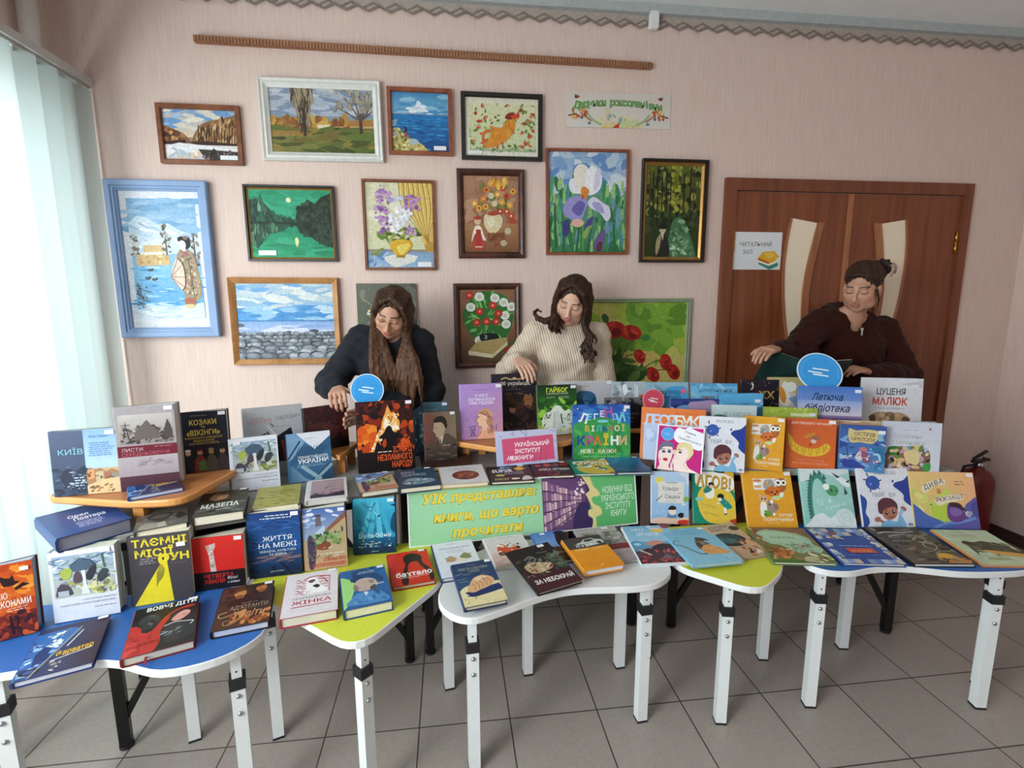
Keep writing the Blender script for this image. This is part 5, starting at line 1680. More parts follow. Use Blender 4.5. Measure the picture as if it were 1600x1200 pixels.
def f(A):
    A.G(0, 0, 1, .55, '3fb4d2', '1f8cba').G(0, .55, 1, 1, '1a72a6', '102440')
    for a, b, c in ((.45, .1, '5fc6de'), (.5, .3, '4ab8d6'), (.55, .55, '58c0da'), (.6, .8, '3fa8cc')):
        A.P([(a, .05), (a + .05, .05), (b + .16, .72), (b, .72)], c)
    A.S(30, (0, .4, 1, .75), ['2a86b4', '1f76a8', '3496c2'], .07, .03, rot=60, rj=20)
    A.C([(.2, .06), (.3, .14), (.45, .16), (.55, .08)], .02, '2a6a86').C([(.28, .04), (.36, .2), (.44, .22), (.5, .06)], .015, '2a6a86').L([(.5, .24), (.6, .34)], .02, '9fe0ee').L([(.58, .34), (.64, .31)], .035, '17304c').P([(.86, .06), (1, .04), (1, .09)], '12405c').P([(.88, .14), (1, .12), (1, .17)], '12405c').B([(.95, .3), (.88, .5), (.92, .6), (1.05, .62), (1.05, .3)], '14496e')
    A.T('Бульбона', .5, .7, .075, 'd6eaf4', 'c', .002, fit=.78).S(30, (.1, .76, .9, .88), ['8fc0e6', 'cfe6f6', '3f7ab0', 'e6d0b4'], .04, .012, rj=15).S(16, (0, .88, 1, 1), ['142c4c', '1c3a5c'], .1, .03).D(.42, .95, .16, 1, .02, '9ab0c8', .012, .05)


book('bulbona', 'turquoise underwater book lettered Бульбона on the yellow table', '145a86', f, GF)
# ---- lying on the low tables
def f(A):
    A.G(0, 0, 1, .45, '7fb4d4', '98c6de').G(0, .45, 1, 1, '6fa6c8', '4a4a54').E(.72, .14, .14, .1, 'e6c05a').S(8, (.5, 0, 1, .1), ['cfd9e6', 'b9c9da'], .1, .02).P([(.82, 0), (1, -.01), (1, .1), (.88, .09)], '8a2f48')
    A.T('ЗІРКА', .3, .14, .06, 'dfe9f0', 'c', .01, fit=.3).T('для', .36, .2, .03, 'dfe9f0', 'c').T('ЗАГАДКІВ', .46, .28, .075, 'e8f0f4', 'c', .012, fit=.5)
    A.B([(.02, .58), (.02, .46), (.12, .42), (.24, .46), (.24, .54), (.12, .58)], '4a98c0').E(.13, .51, .08, .05, 'a9d0e0').B([(.3, .5), (.55, .42), (.7, .5), (.5, .58)], 'c98f80').B([(.38, .62), (.6, .52), (.9, .56), (.95, .66), (.7, .7), (.5, .7)], '2f2528')
    A.P([(0, .72), (.3, .62), (.6, .7), (1, .62), (1, 1), (0, 1)], '4a2a30').S(44, (0, .7, 1, 1), ['b03a40', '8a2a34', '3a2f38', '6a4a50', 'c04a48', '54545c'], .06, .025).L([(.1, .66), (.3, .8)], .03, 'd9d2c8').L([(.4, .92), (.62, .74)], .02, '2f3a48').L([(.62, .74), (.8, .92)], .02, '2f3a48').P([(.45, .9), (.62, .78), (.74, .9)], '6a5f68')


book('zirka', 'blue and dark red picture book lying partly under the lemur book', 'd9e2ea', f, GT, st=False, pages='#e6e4e0')


def f(A):
    A.G(0, 0, 1, 1, '78b6d2', '8cc2d8').S(20, (0, 0, 1, 1), ['5f9cbc', '9fcfe0', '6aa8c6'], .025, .012).D(.2, .1, .5, 2, .07, '4a86a8', .015)
    A.C([(.5, .74), (.36, .74), (.24, .62), (.14, .5), (.04, .46), (.03, .38), (.12, .34), (.18, .4)], .05, '5f7a80', .02)
    A.B([(.42, .62), (.44, .46), (.5, .38), (.62, .4), (.7, .5), (.62, .62)], '6a5a50').B([(.44, .7), (.5, .56), (.68, .52), (.84, .64), (.96, .78), (.8, .78), (.6, .76)], 'd99a5c').S(16, (.5, .56, .9, .76), ['e6ac6a', 'c4823f'], .06, .02, rot=30, rj=10).B([(.5, .36), (.56, .3), (.7, .34), (.76, .42), (.68, .4), (.58, .42)], '4a4038').E(.57, .46, .07, .06, '8a7864').B([(.44, .5), (.5, .44), (.54, .5), (.5, .58)], '3a332e').C([(.85, .8), (.8, .9), (.9, .98), (1, .98)], .02, 'b9d9e0').S(10, (.7, .82, 1, 1), ['a0cdda', '8cbfd0'], .08, .03)


book('lemur', 'light blue book with an orange dressed lemur lying across the yellow table edge', '7fbad6', f, GT, st=(.15, .235))


def f(A):
    A.G(0, 0, 1, 1, 'c2ad92', 'b99a7c').T('НЕ ЇЖТЕ ПІСОК', .42, .12, .07, '2f2a26', 'c', .02, fit=.6).T('НА МАРСІ', .3, .2, .06, '2f2a26', 'c', .02, fit=.4).B([(.7, .16), (.85, .1), (1, .16), (.95, .24), (.78, .24)], '4a4234')
    A.E(.38, .48, .46, .3, '1c2428', 10, n=28).E(.36, .46, .38, .22, '23464c', 10).E(.3, .5, .22, .12, '3a6a68', 10).S(10, (.1, .35, .6, .6), ['1f3438', '4f7f7a', '2a5456'], .07, .03)
    A.S(30, (.5, .55, 1, 1), ['c98f62', 'a8704a', 'dcae80', '8a5f42'], .07, .04).E(.82, .62, .12, .1, 'd0a078').P([(.5, .9), (.62, .78), (.66, .92)], '3a2a22').P([(.68, .94), (.8, .8), (.86, .92)], 'e6d8c8')


book('ellipse', 'beige book with a dark oval window picture between lemur and jungle books', 'b09a80', f, GT, st=False)


def f(A):
    A.G(0, 0, 1, 1, '8a5f4a', '6f7f44').S(60, (0, 0, 1, 1), ['7a4a38', '9a6a50', '5f6f3a', 'a57a5a', '4f6a34', 'b9a068'], .07, .03)
    A.B([(.08, .2), (.2, .1), (.4, .08), (.6, .12), (.8, .2), (.92, .34), (.9, .5), (.98, .62), (.88, .74), (.7, .7), (.58, .76), (.44, .66), (.34, .54), (.2, .5), (.1, .4), (.14, .3)], '9fc4a4').B([(.14, .2), (.3, .13), (.55, .16), (.76, .26), (.84, .42), (.8, .54), (.6, .5), (.4, .46), (.24, .42), (.18, .3)], 'a9ccaf').D(.26, .28, .42, 1, .1, '8fb09a', .06, .05)
    A.S(36, (.4, .46, .85, .74), ['7f9a8a', '9a8a7c', '6a7f6c', 'b9b0a0', '86a07c'], .05, .02).B([(.1, .74), (.2, .64), (.34, .66), (.4, .78), (.3, .9), (.16, .88)], 'b5703c').S(20, (.1, .62, .45, .9), ['d09050', '8a4f2c', 'e0a868', '6a4a30'], .05, .025).B([(.52, .92), (.6, .84), (.76, .86), (.72, .98), (.56, .98)], 'b9b48c').G(0, .93, .5, 1, '4f7a34', '3f6a2c').S(16, (.7, .76, 1, 1), ['8aa05c', 'd9d6b4', '6f8a48'], .06, .03)


book('jungle', 'brown and green forest picture book lying at the right corner of the yellow table', '5f7f58', f, GT, st=False)


def f(A):
    A.G(0, 0, 1, 1, '33509c', '2f4a96')
    for i in range(9):
        for j in range(9):
            if i in (0, 8) or j in (0, 1, 8):
                A.P([(i / 9, j / 9), ((i + 1) / 9, j / 9), ((i + 1) / 9, (j + 1) / 9), (i / 9, (j + 1) / 9)], ['b9c2d4', '5f7ac0', '8a98b4', '2f4a96', 'cdb9a4', '7f9cd0'][(i * 5 + j * 3) % 6])
    A.S(40, (0, 0, .12, 1), ['d9dfe6', '8f7f70', 'a9b4c4'], .04, .03).S(40, (.88, 0, 1, 1), ['d9dfe6', '8f7f70', 'a9b4c4'], .04, .03).E(.3, .28, .13, .07, 'c9b9a8').S(10, (.18, .2, .42, .34), ['a54a3c', 'e6dcd0', '5f4a44'], .04, .02).E(.36, .16, .08, .06, '8a4a40')
    A.P([(.28, .6), (.74, .59), (.76, .72), (.3, .73)], 'd0502c').D(.34, .65, .36, 1, .06, 'e0885c', .04, .05).D(.22, .52, .56, 1, .04, '8aa0d4', .03, .05).D(.24, .78, .24, 1, .02, '7f92c8', .015).D(.62, .78, .22, 1, .02, '7f92c8', .015)


book('checker', 'dark blue book with a chequered picture border and red panel on the blue table', '2f4a96', f, GT, st=False)


def f(A):
    A.G(0, 0, 1, 1, '3a3838', '5a4f46').S(70, (0, .05, 1, 1), ['2c2b2d', '4a4644', '6a6058', '23211f', '7a7068'], .09, .03, rj=40)
    A.B([(.1, .1), (.16, .02), (.4, .02), (.5, .08), (.3, .16)], '1c1a1a').L([(.1, .05), (.13, .12)], .04, 'c9a070').C([(.1, .2), (.3, .16), (.55, .18), (.8, .14)], .05, 'b9b4ac', .02).C([(.22, .29), (.45, .24), (.7, .25)], .04, 'a8a29a', .02).D(.18, .4, .36, 1, .06, '7f7a74', .03, .05)
    A.C([(.55, .4), (.7, .3), (.78, .4), (.64, .48), (.6, .6), (.75, .66), (.6, .76), (.5, .9)], .05, '8a8078', .02).C([(.6, .44), (.8, .5), (.74, .62), (.56, .7)], .03, 'a09488', .01).E(.4, .56, .05, .03, '8a4a34').B([(.56, .84), (.66, .74), (.8, .76), (.86, .86), (.72, .88)], 'd9a838').B([(.6, .98), (.76, .86), (.96, .88), (.94, .98)], 'c9803a').S(14, (.5, .86, 1, 1), ['8a6a4a', 'b08a58', '6a5a4c'], .06, .03)


book('coal', 'dark grey book with a curled animal and yellow spot lying at the right', '1f1e20', f, GT, st=False, pages='#dcdcdc')


def f(A):
    A.G(0, 0, 1, 1, 'b9ccb0', 'c2cba0').S(20, (0, 0, 1, 1), ['aec2a4', 'c6d4ba'], .12, .04).D(.2, .16, .46, 1, .08, 'b4b08a', .06, .05).D(.3, .26, .4, 1, .03, 'a9ae8c')
    A.B([(.2, .42), (.28, .34), (.42, .38), (.6, .34), (.8, .42), (.95, .56), (1, .68), (.8, .7), (.6, .66), (.44, .66), (.3, .56)], '4a4a30').S(30, (.24, .36, .95, .66), ['33341f', '66663f', '7a744c', '2a2a1c'], .07, .025, rot=20, rj=15).L([(.26, .5), (.2, .72)], .07, '3f3f2a', .03).L([(.5, .62), (.52, .76)], .07, '3f3f2a', .03).B([(.4, .6), (.7, .64), (1, .7), (1, .78), (.6, .74), (.46, .68)], 'd9a050').E(.42, .84, .2, .05, 'a8ac84').E(.9, .9, .08, .04, '6f7a4c')


book('turtle', 'pale green book with a turtle and orange spine lying at the right end', 'd9873f', f, GT, st=False)


# ---- grey kidney table
def f(A):
    A.G(0, 0, 1, 1, 'dfe1ea', 'd3d6e2').D(.3, .06, .4, 1, .03, 'a9adba', .015).D(.14, .18, .76, 1, .04, '9a9eae', .03, .05).D(.3, .25, .45, 3, .04, 'a9adba', .015)
    A.B([(.24, .52), (.3, .46), (.38, .44), (.46, .5), (.5, .56), (.36, .6), (.22, .58)], 'b9896a').B([(.56, .5), (.64, .42), (.72, .38), (.82, .46), (.84, .54), (.7, .56)], '7a8a5c').S(12, (.24, .42, .84, .58), ['d0a888', '8a9a6a', 'c4765a'], .03, .02).B([(.45, .56), (.6, .53), (.72, .58), (.6, .64)], 'e6d4c4')


book('plums', 'white book with small acorn drawings lying under the bread book', '2c3f66', f, GT, st=False, pages='#dcdce4')


def f(A):
    A.G(0, 0, 1, .6, '22385c', '2a4568').S(30, (0, .15, 1, .6), ['3a5674', '1c2f50', '4a6a84', '6f8a9a'], .12, .012, rot=-6, rj=12).D(.32, .07, .36, 1, .02, '7f8ca0', .012).T('ТРЕТЯ СВІТОВА', .48, .19, .055, '9aa08c', 'c', .006, fit=.76).T('ТИША', .48, .26, .055, '9aa08c', 'c', .006, fit=.3)
    A.B([(0, .66), (.2, .56), (.5, .58), (.9, .54), (1.1, .6), (1.1, .86), (0, .84)], 'd9cda0').P([(.1, .7), (.96, .6), (1, .68), (.6, .74), (.2, .78)], '1c2f5c')
    A.B([(.18, .66), (.3, .5), (.42, .4), (.62, .36), (.82, .42), (.88, .52), (.76, .62), (.5, .68), (.3, .72)], 'd0a27a').B([(.4, .44), (.56, .38), (.74, .42), (.6, .48)], 'e3c7a0')
    for i in range(5):
        A.C([(.32 + i * .1, .52 - i * .02), (.38 + i * .1, .58 - i * .015), (.36 + i * .1, .68 - i * .02)], .016, '9a6a48')
    A.L([(.55, .46), (.72, .44)], .018, '8a5a3c').L([(.62, .41), (.66, .49)], .018, '8a5a3c')
    A.P([(0, .84), (.1, .8), (.2, .84), (.35, .78), (.5, .82), (.7, .76), (.9, .8), (1, .76), (1, 1), (0, 1)], 'd6c998').P([(.1, .78), (.6, .73), (1, .67), (1, .74), (.7, .78), (.3, .82)], '1c2f5c').S(14, (.05, .84, .95, .98), ['b9a86f', 'e6dcb4', '8a7a4a'], .03, .01)


book('tretia', 'navy book with a bread loaf picture at the front of the grey table', '22355c', f, GT, pages='#d9cfb4')


def f(A):
    A.G(0, 0, 1, .6, 'd9d5da', 'd3c8cc').G(0, .6, 1, 1, 'd9b4b0', 'c9a4a0').D(.35, .06, .4, 1, .03, '9a969c', .015)
    A.B([(.2, .5), (.26, .34), (.36, .28), (.44, .36), (.5, .44), (.72, .42), (.78, .5), (.6, .58), (.4, .62), (.3, .68), (.22, .62)], 'd0452c').E(.28, .62, .09, .08, '2a2022').E(.28, .62, .04, .04, '8a6a5c').E(.72, .46, .06, .06, '2a2022').S(18, (.22, .28, .76, .64), ['f0ece8', 'b03a28', 'e6d6cc', '3a2c2a', 'd9603c'], .05, .03).S(12, (.1, .66, .9, .95), ['e0c4c0', 'c9a09c', 'e9d6d2'], .12, .04)


book('cars', 'white and pink book with a red vehicle drawing, back of the grey table', 'd9d2d4', f, GT, st=False)


def f(A):
    A.G(0, 0, 1, .5, '1c1618', '241c1c').G(0, .5, 1, 1, '3a1a20', '441c24').S(50, (.05, .25, 1, .66), ['2f2c2a', '4a4640', '6f6a5c', '23201f', '8a7f6c', '3f4a40'], .09, .035).B([(.1, .44), (.3, .38), (.55, .44), (.7, .48), (.62, .6), (.2, .62)], 'b09a7a').S(20, (.12, .4, .66, .62), ['c9b48c', '8a3a30', '6a5f4c', 'd6c8a8'], .06, .025).C([(.2, .3), (.36, .24), (.44, .32), (.36, .38)], .05, '5a6a70').L([(.55, .2), (.8, .22)], .025, '6a6a64').B([(.7, .3), (.82, .26), (.95, .34), (1, .5), (.95, .66), (.78, .62), (.72, .46)], '4a5444').S(14, (.7, .3, 1, .64), ['5f6a54', '363f34', '6f7a64'], .05, .03).E(.76, .13, .03, .02, '8a4a4c').T('ЗА НЕБОКРАЙ', .5, .86, .085, 'ece8e4', 'c', .03, fit=.86, rot=-2)


book('nebo', 'black and maroon book lettered ЗА НЕБОКРАЙ on the grey table', '231a1d', f, GT, st=(.115, .205), pages='#b9ab98')


def f(A):
    A.G(0, 0, 1, .55, '4a78c0', '7fa6d8').G(0, .55, 1, 1, '4a3426', '3a281f').B([(.62, .34), (.7, .12), (.86, .02), (.98, .08), (1.02, .2), (1.02, .56), (.66, .56)], '15151c').B([(.66, .1), (.76, .02), (.88, .06), (.8, .16)], '15151c').S(12, (0, .55, 1, .64), ['5a4430', '6a5438'], .1, .02).D(.2, .7, .6, 1, .1, '8a7a60', .07, .05).D(.2, .84, .6, 2, .05, '7a6a54', .02)


book('bluedog', 'blue book with a black dog shape lying under the orange car book', '3a64a4', f, GT, st=(.03, .17))


def f(A):
    A.G(0, 0, 1, .36, '3f3a36', '4a443f').G(0, .36, 1, 1, 'e5951f', 'df8d1a')
    A.P([(.2, .3), (.28, .2), (.42, .17), (.5, .1), (.74, .08), (.82, .14), (.96, .16), (.98, .26), (.8, .3), (.4, .33)], 'c9cdc6').P([(.46, .17), (.54, .11), (.72, .1), (.78, .15), (.6, .18)], '2a2c2c').E(.38, .29, .08, .07, '2a2827').E(.38, .29, .045, .04, 'b9bcb8').E(.85, .25, .06, .055, '2a2827').L([(.24, .25), (.95, .2)], .012, '6a6e6a').S(8, (.22, .2, .95, .3), ['a5aaa4', 'e3e6e0', '7f847f'], .05, .015)
    A.D(.12, .39, .36, 1, .04, 'f2d6a0', .025, .05).D(.55, .4, .4, 1, .025, 'f2cf94', .014).E(.5, .9, .03, .02, 'f5e0bc')


book('orange', 'orange book with a white car picture lying on the grey table', 'e3942a', f, GT, st=False, pages='#dfdde0')


def f(A):
    A.G(0, 0, 1, 1, 'a9a3a3', 'a09896').G(.02, .06, .98, .52, 'b4aeaa', '8d8782').S(60, (.1, .15, 1, .5), ['7a746f', 'c4beb8', '5f5a56', '9a948e'], .08, .035, rj=30).G(0, .53, 1, .68, '7a1e2c').T('ЛИСТИ', .15, .64, .07, 'b5484f', 'l', .005, fit=.3).D(.55, .58, .35, 1, .03, 'a8505a').G(0, .68, 1, 1, 'aea0a0', 'a89a9a').S(10, (.3, .76, .9, .84), ['948888', '837878'], .1, .01, rj=10)


book('lysty_f', 'grey book with a maroon band lying under the orange car book', 'a29c9b', f, GT, st=(.11, .225), pages='#cfcaca')


# ---- yellow and blue tables at the left
def f(A):
    A.G(0, 0, 1, 1, 'ddd3d6', 'd9cfd4')
    for i in range(6):
        y = .17 + i * .066
        A.L([(.2, y), (.26 + .06 * (i % 2), y), (.26 + .06 * (i % 2), y + .035), (.4, y + .035)], .022, 'b02a34').L([(.62 + .05 * (i % 2), y - .02), (.84, y - .02), (.84, y + .03)], .022, 'b02a34')
    A.C([(.34, .18), (.5, .12), (.66, .13), (.84, .16)], .03, 'b02a34').C([(.6, .2), (.72, .2), (.8, .32)], .025, 'b02a34')
    A.B([(.38, .3), (.44, .18), (.54, .15), (.62, .22), (.66, .34), (.8, .46), (.78, .52), (.5, .54), (.36, .52), (.4, .4)], 'f0eaea').B([(.42, .24), (.5, .19), (.56, .22), (.5, .28)], '6a3a3c').B([(.52, .36), (.6, .33), (.66, .38), (.6, .42)], '2a1f24').E(.48, .17, .06, .04, 'f3eeee').S(5, (.4, .46, .56, .52), ['9a5a60'], .02, .006, rot=80, rj=10)
    A.T('МАРМУРОВА', .52, .645, .05, '8f8489', 'c', .0, fit=.72).T('ЖІНКА', .52, .76, .085, 'b02a34', 'c', .008, fit=.72).G(.16, .8, .88, .815, 'b02a34').D(.4, .87, .2, 1, .02, 'b9a9ae', .01)


book('marmur', 'thick white book with red ЖІНКА lettering lying on the yellow table', 'a8323c', f, GT, st=(.128, .212), pages='#dcd6c4')


def f(A):
    A.G(0, 0, 1, 1, '2f5f98', '2b5a92').B([(-.05, .25), (.12, .22), (.3, .4), (.24, .6), (.1, .9), (-.05, .95)], '9ccf7a')
    A.B([(.25, .1), (.45, .03), (.7, .12), (.9, .34), (.86, .45), (.6, .3), (.4, .3), (.28, .26)], '23456f').S(14, (.2, .02, .95, .4), ['2a5080', '1f3c64'], .09, .05).D(.4, .1, .4, 1, .02, 'b9c9dc', .014).D(.36, .14, .46, 1, .02, 'b9c9dc', .014)
    A.B([(.26, .48), (.3, .36), (.42, .29), (.6, .3), (.72, .36), (.76, .46), (.72, .56), (.6, .62), (.44, .62), (.34, .6)], 'b9a296').B([(.24, .5), (.28, .42), (.34, .48), (.34, .58), (.27, .58)], '8a776c').L([(.58, .38), (.7, .4)], .03, '6a5650').E(.64, .43, .04, .02, '5a463f').B([(.6, .54), (.72, .5), (.7, .6), (.6, .62)], '4f4a48').L([(.72, .5), (.9, .49)], .025, 'd9d6cf').E(.36, .52, .03, .04, 'a08a7e')
    A.B([(.1, .92), (.16, .78), (.3, .66), (.5, .66), (.7, .66), (.86, .76), (.9, .95)], '4f86bc').S(16, (.16, .68, .86, .92), ['3f74aa', '6a9cca', '356496'], .06, .03, rot=40, rj=25).P([(.44, .64), (.54, .66), (.48, .76)], 'c9d4de').L([(.66, .66), (.76, .72)], .05, '22406a')


book('faceblue', 'thick blue book with a smoking man in profile lying on the yellow table', '234a78', f, GT, st=(.118, .19), pages='#e3dfc4')


def f(A):
    A.G(0, 0, 1, 1, 'cf3420', 'c42d1c').B([(.36, .24), (.42, .12), (.6, .08), (.76, .14), (.82, .24), (.8, .38), (.86, .5), (.96, .64), (1, .82), (.96, .96), (.88, .96), (.86, .7), (.74, .5), (.68, .36), (.54, .36), (.46, .42), (.42, .56), (.4, .76), (.36, .98), (.24, .98), (.24, .74), (.32, .56), (.38, .42)], '2a1a18')
    A.T('бахтало', .54, .76, .13, 'f2eae6', 'c', .03, fit=.86).G(.2, .79, .9, .8, 'e6c9c2').D(.4, .82, .34, 1, .02, 'e09080', .012)


book('bakhtalo', 'red book with black legs figure and white бахтало title', 'a8241c', f, GT, st=(.11, .187), pages='#cfc0ac')


def f(A):
    A.G(0, 0, 1, 1, '3a2824', '4a2f22').S(40, (0, 0, 1, .5), ['2c1f1d', '4a352a', '35241f'], .09, .05).E(.36, .2, .12, .13, 'b57f4a').B([(.2, .22), (.26, .1), (.4, .08), (.5, .16), (.44, .14), (.32, .16)], '5a3a26').B([(.28, .28), (.36, .24), (.46, .3), (.36, .36)], '7a4f30').E(.76, .14, .11, .12, 'b5703c').B([(.66, .1), (.76, .02), (.88, .08), (.8, .08)], '4a2a1c').B([(.7, .2), (.8, .18), (.84, .24), (.74, .26)], '8a4f2c').B([(.16, .42), (.3, .34), (.5, .36), (.56, .46), (.3, .5)], '2a1d1c')
    A.T('АД’ЮТАНТИ', .58, .6, .09, '9a8878', 'c', .006, fit=.7).D(.4, .46, .4, 1, .02, '8a7868', .012)
    A.S(30, (.3, .68, 1, .95), ['8a4a28', 'a8602f', '6a3a24', 'c4804a'], .08, .04).T('Усвіти', .6, .8, .15, 'c08a5c', 'c', .01, shear=.3, fit=.62).C([(.2, .62), (.06, .66), (.1, .74), (.3, .7), (.44, .66), (.5, .76), (.36, .9), (.2, .92), (.18, .84), (.3, .82)], .025, 'b9946c', .012)


book('adiut', 'dark brown book lettered АД’ЮТАНТИ lying at the blue table corner', '241a1a', f, GT, st=(.12, .2), pages='#c6cbdc')


def f(A):
    A.G(0, 0, 1, 1, '1f1c1e', '2a2728').B([(-.05, .45), (.14, .42), (.2, .58), (.34, .56), (.46, .36), (.62, .22), (.84, .16), (.94, .2), (.7, .26), (.58, .36), (.5, .5), (.46, .66), (.48, .84), (.34, 1.05), (-.05, 1.05)], 'b8322c').S(14, (0, .5, .45, 1), ['c9403a', 'a02824'], .06, .05, mask=[(0, .5), (.2, .6), (.46, .5), (.4, .95), (0, 1)])
    A.B([(.1, .3), (.2, .2), (.36, .24), (.42, .36), (.3, .5), (.16, .48)], '3a3a3c').S(8, (.12, .22, .4, .46), ['55565a', '232325', '6a6a58'], .05, .03).B([(.56, .36), (.62, .26), (.8, .22), (.98, .36), (1, .55), (.86, .5), (.7, .52)], '332a2c')
    A.B([(.6, .44), (.68, .32), (.8, .27), (.88, .33), (.82, .42), (.7, .48)], 'd99a94').C([(.76, .36), (.8, .38), (.83, .36)], .012, '4a2a2c').B([(.52, .64), (.6, .5), (.8, .52), (.98, .66), (.94, .86), (.6, .9)], '33333a').C([(.5, .54), (.66, .5), (.82, .53), (.94, .56), (.9, .62)], .022, 'c9cdd2').S(10, (.5, .6, .8, .76), ['7a7f86', '55585e', '9a9ea4'], .06, .02, rot=-20, rj=20)
    A.T('ВОВЧІ ДІТИ', .56, .115, .085, 'f0f0f0', 'c', .03, fit=.78, rot=-1, sx=1).D(.16, .78, .32, 1, .07, '8a2420', .05, .05)


book('vovchi', 'black and red book lettered ВОВЧІ ДІТИ with a hooded girl on the blue table', '7a1c1e', f, GT, st=(.134, .226), pages='#cfc9ba', ribbon='#8a2030')
book('farv', 'blue and maroon book with slanted yellow title overhanging the blue table edge', '2a3a74', farv, GT, st=(.13, .216), pages='#d6d8e2')


# ---------------------------------------------------------------- signs, cards and discs
def panel(name, key, label, cat, fn, back, thick=.003, group=None):
    x, y, z, yaw, ti, w, h, ts, tf = POSE[key]
    a = R(ti)
    root = empty(name, (x, y, z + thick * math.cos(a)), (0, 0, 0), label, cat, group)
    root.rotation_euler = Euler((-(math.pi / 2 - a), 0, R(yaw)), 'XYZ')
    A = Art(w, h, 5)
    fn(A)
    mb = MB().box(0, 0, 0, w, thick, h, 0, lin(back))
    n = len(mb.v)
    mb.v += A.v
    mb.f += [tuple(i + n for i in q) for q in A.f]
    mb.c += A.c
    mb.mi += [0] * len(A.f)
    mb.build('printed_panel', M_MATTE, root, color=True)
    return root, w, h


def f(A):
    A.G(0, 0, .57, 1, 'a6dcb0', '9ed6a8').G(.57, 0, 1, 1, '6fc47c', '5cb46c').G(.565, 0, .78, 1, '5a3f6a', '3f2f5c')
    A.P([(.565, 0), (.74, 0), (.765, .3), (.755, .62), (.79, 1), (.565, 1)], '6a4a74')
    for i in range(5):
        y0 = .03 + i * .2
        yr = .34 + i * .05
        for j in range(14):
            x0 = .568 + j * .0125
            t = j / 14
            ya = y0 + (yr - y0) * t + (0.03 if j % 3 else .05)
            hh = (.17 - .1 * t)
            A.P([(x0, ya), (x0 + .0105, ya + .005), (x0 + .0105, ya + hh), (x0, ya + hh)], ['c79ab0', 'a8809c', 'd9b4bc', '8a6488', 'b98ea6', 'e0c4c4', '7a5a84'][(i * 3 + j * 5) % 7], 0)
        A.k += 1
        A.L([(.568, y0 + .21), (.742, yr + .075 - i * .0)], .004, '4a2f50')
    A.S(14, (.71, .1, .77, .4), ['f3e6e6', 'e0c8d0'], .005, .008).B([(.715, .62), (.75, .5), (.775, .62), (.785, 1.0), (.7, 1.0)], '3f2f5e')
    A.B([(.735, -.06), (.775, -.06), (.79, .12), (.8, .24), (.822, .34), (.825, .42), (.79, .44), (.795, .55), (.828, .64), (.83, .76), (.805, .8), (.805, .9), (.8, 1.05), (.78, 1.05), (.79, .84), (.77, .76), (.772, .66), (.79, .64), (.775, .5), (.765, .36), (.78, .28)], 'e6d692')
    for s, x, y, w in (('УІК представляє:', .3, .3, .48), ('книги, що варто', .325, .62, .445), ('прочитати', .325, .9, .3)):
        A.T(s, x, y, .165, 'c09a2c', 'c', .055, shear=.22, fit=w + .006).T(s, x - .001, y - .006, .16, 'f0dc4e', 'c', .03, shear=.22, fit=w)
    for s, y, w in (('НОВИНКИ ВІД', .38, .142), ('УКРАЇНСЬКОГО', .53, .158), ('ІНСТИТУТУ', .675, .12), ('КНИГИ', .815, .075)):
        A.T(s, .91, y, .115, 'd9f2dc', 'c', .015, fit=w)
    for q in ((0, 0, 1, .02), (0, .98, 1, 1), (0, 0, .006, 1), (.994, 0, 1, 1)):
        A.G(*q, 'eef3ee')


root, bw, bh = panel('banner_sign', 'banner', 'wide green banner with yellow УІК представляє lettering leaning at the middle desk', 'sign', f, 'e9ede9', .004)
MB().bar((.2, .006, .17), (.2, .075, .0), .02, .003).bar((.72, .006, .17), (.72, .075, .0), .02, .003).build('prop', M_WHITE, root)


def f(A):
    A.G(0, 0, 1, 1, 'c9cbe6', 'b9bce0').P([(.1, .23), (.94, .17), (.95, .9), (.11, .95)], 'd9587f')
    A.T('УКРАЇНСЬКИЙ', .3, .47, .12, 'fdf4f6', 'l', .022, fit=.57).T('ІНСТИТУТ', .3, .66, .12, 'fdf4f6', 'l', .022, fit=.42).T('КНИГИ', .31, .85, .12, 'fdf4f6', 'l', .022, fit=.28)
    for i in range(3):
        A.L([(.17 + i * .035, .84), (.2 + i * .03, .73)], .014, 'fdf4f6')
    A.T('Ш', .265, .85, .12, 'fdf4f6', 'c', .02)
    for a, b in (((.18, 1), (.19, .84)), ((.7, .95), (.74, .5)), ((.8, .95), (.8, .7)), ((.6, .95), (.62, .8)), ((.3, .16), (.25, .06)), ((.07, .12), (.1, .18)), ((.4, 0), (.5, .16)), ((.9, .04), (1, .1)), ((.95, .3), (.97, .4)), ((.28, .02), (.3, .12)), ((.5, .0), (.5, .3))):
        A.L([a, b], .006, '4a4a78')


root, sw, sh = panel('institute_sign', 'sign_p', 'pink and lilac sign lettered УКРАЇНСЬКИЙ ІНСТИТУТ КНИГИ leaning on the wooden stand', 'sign', f, 'c9cbe6')


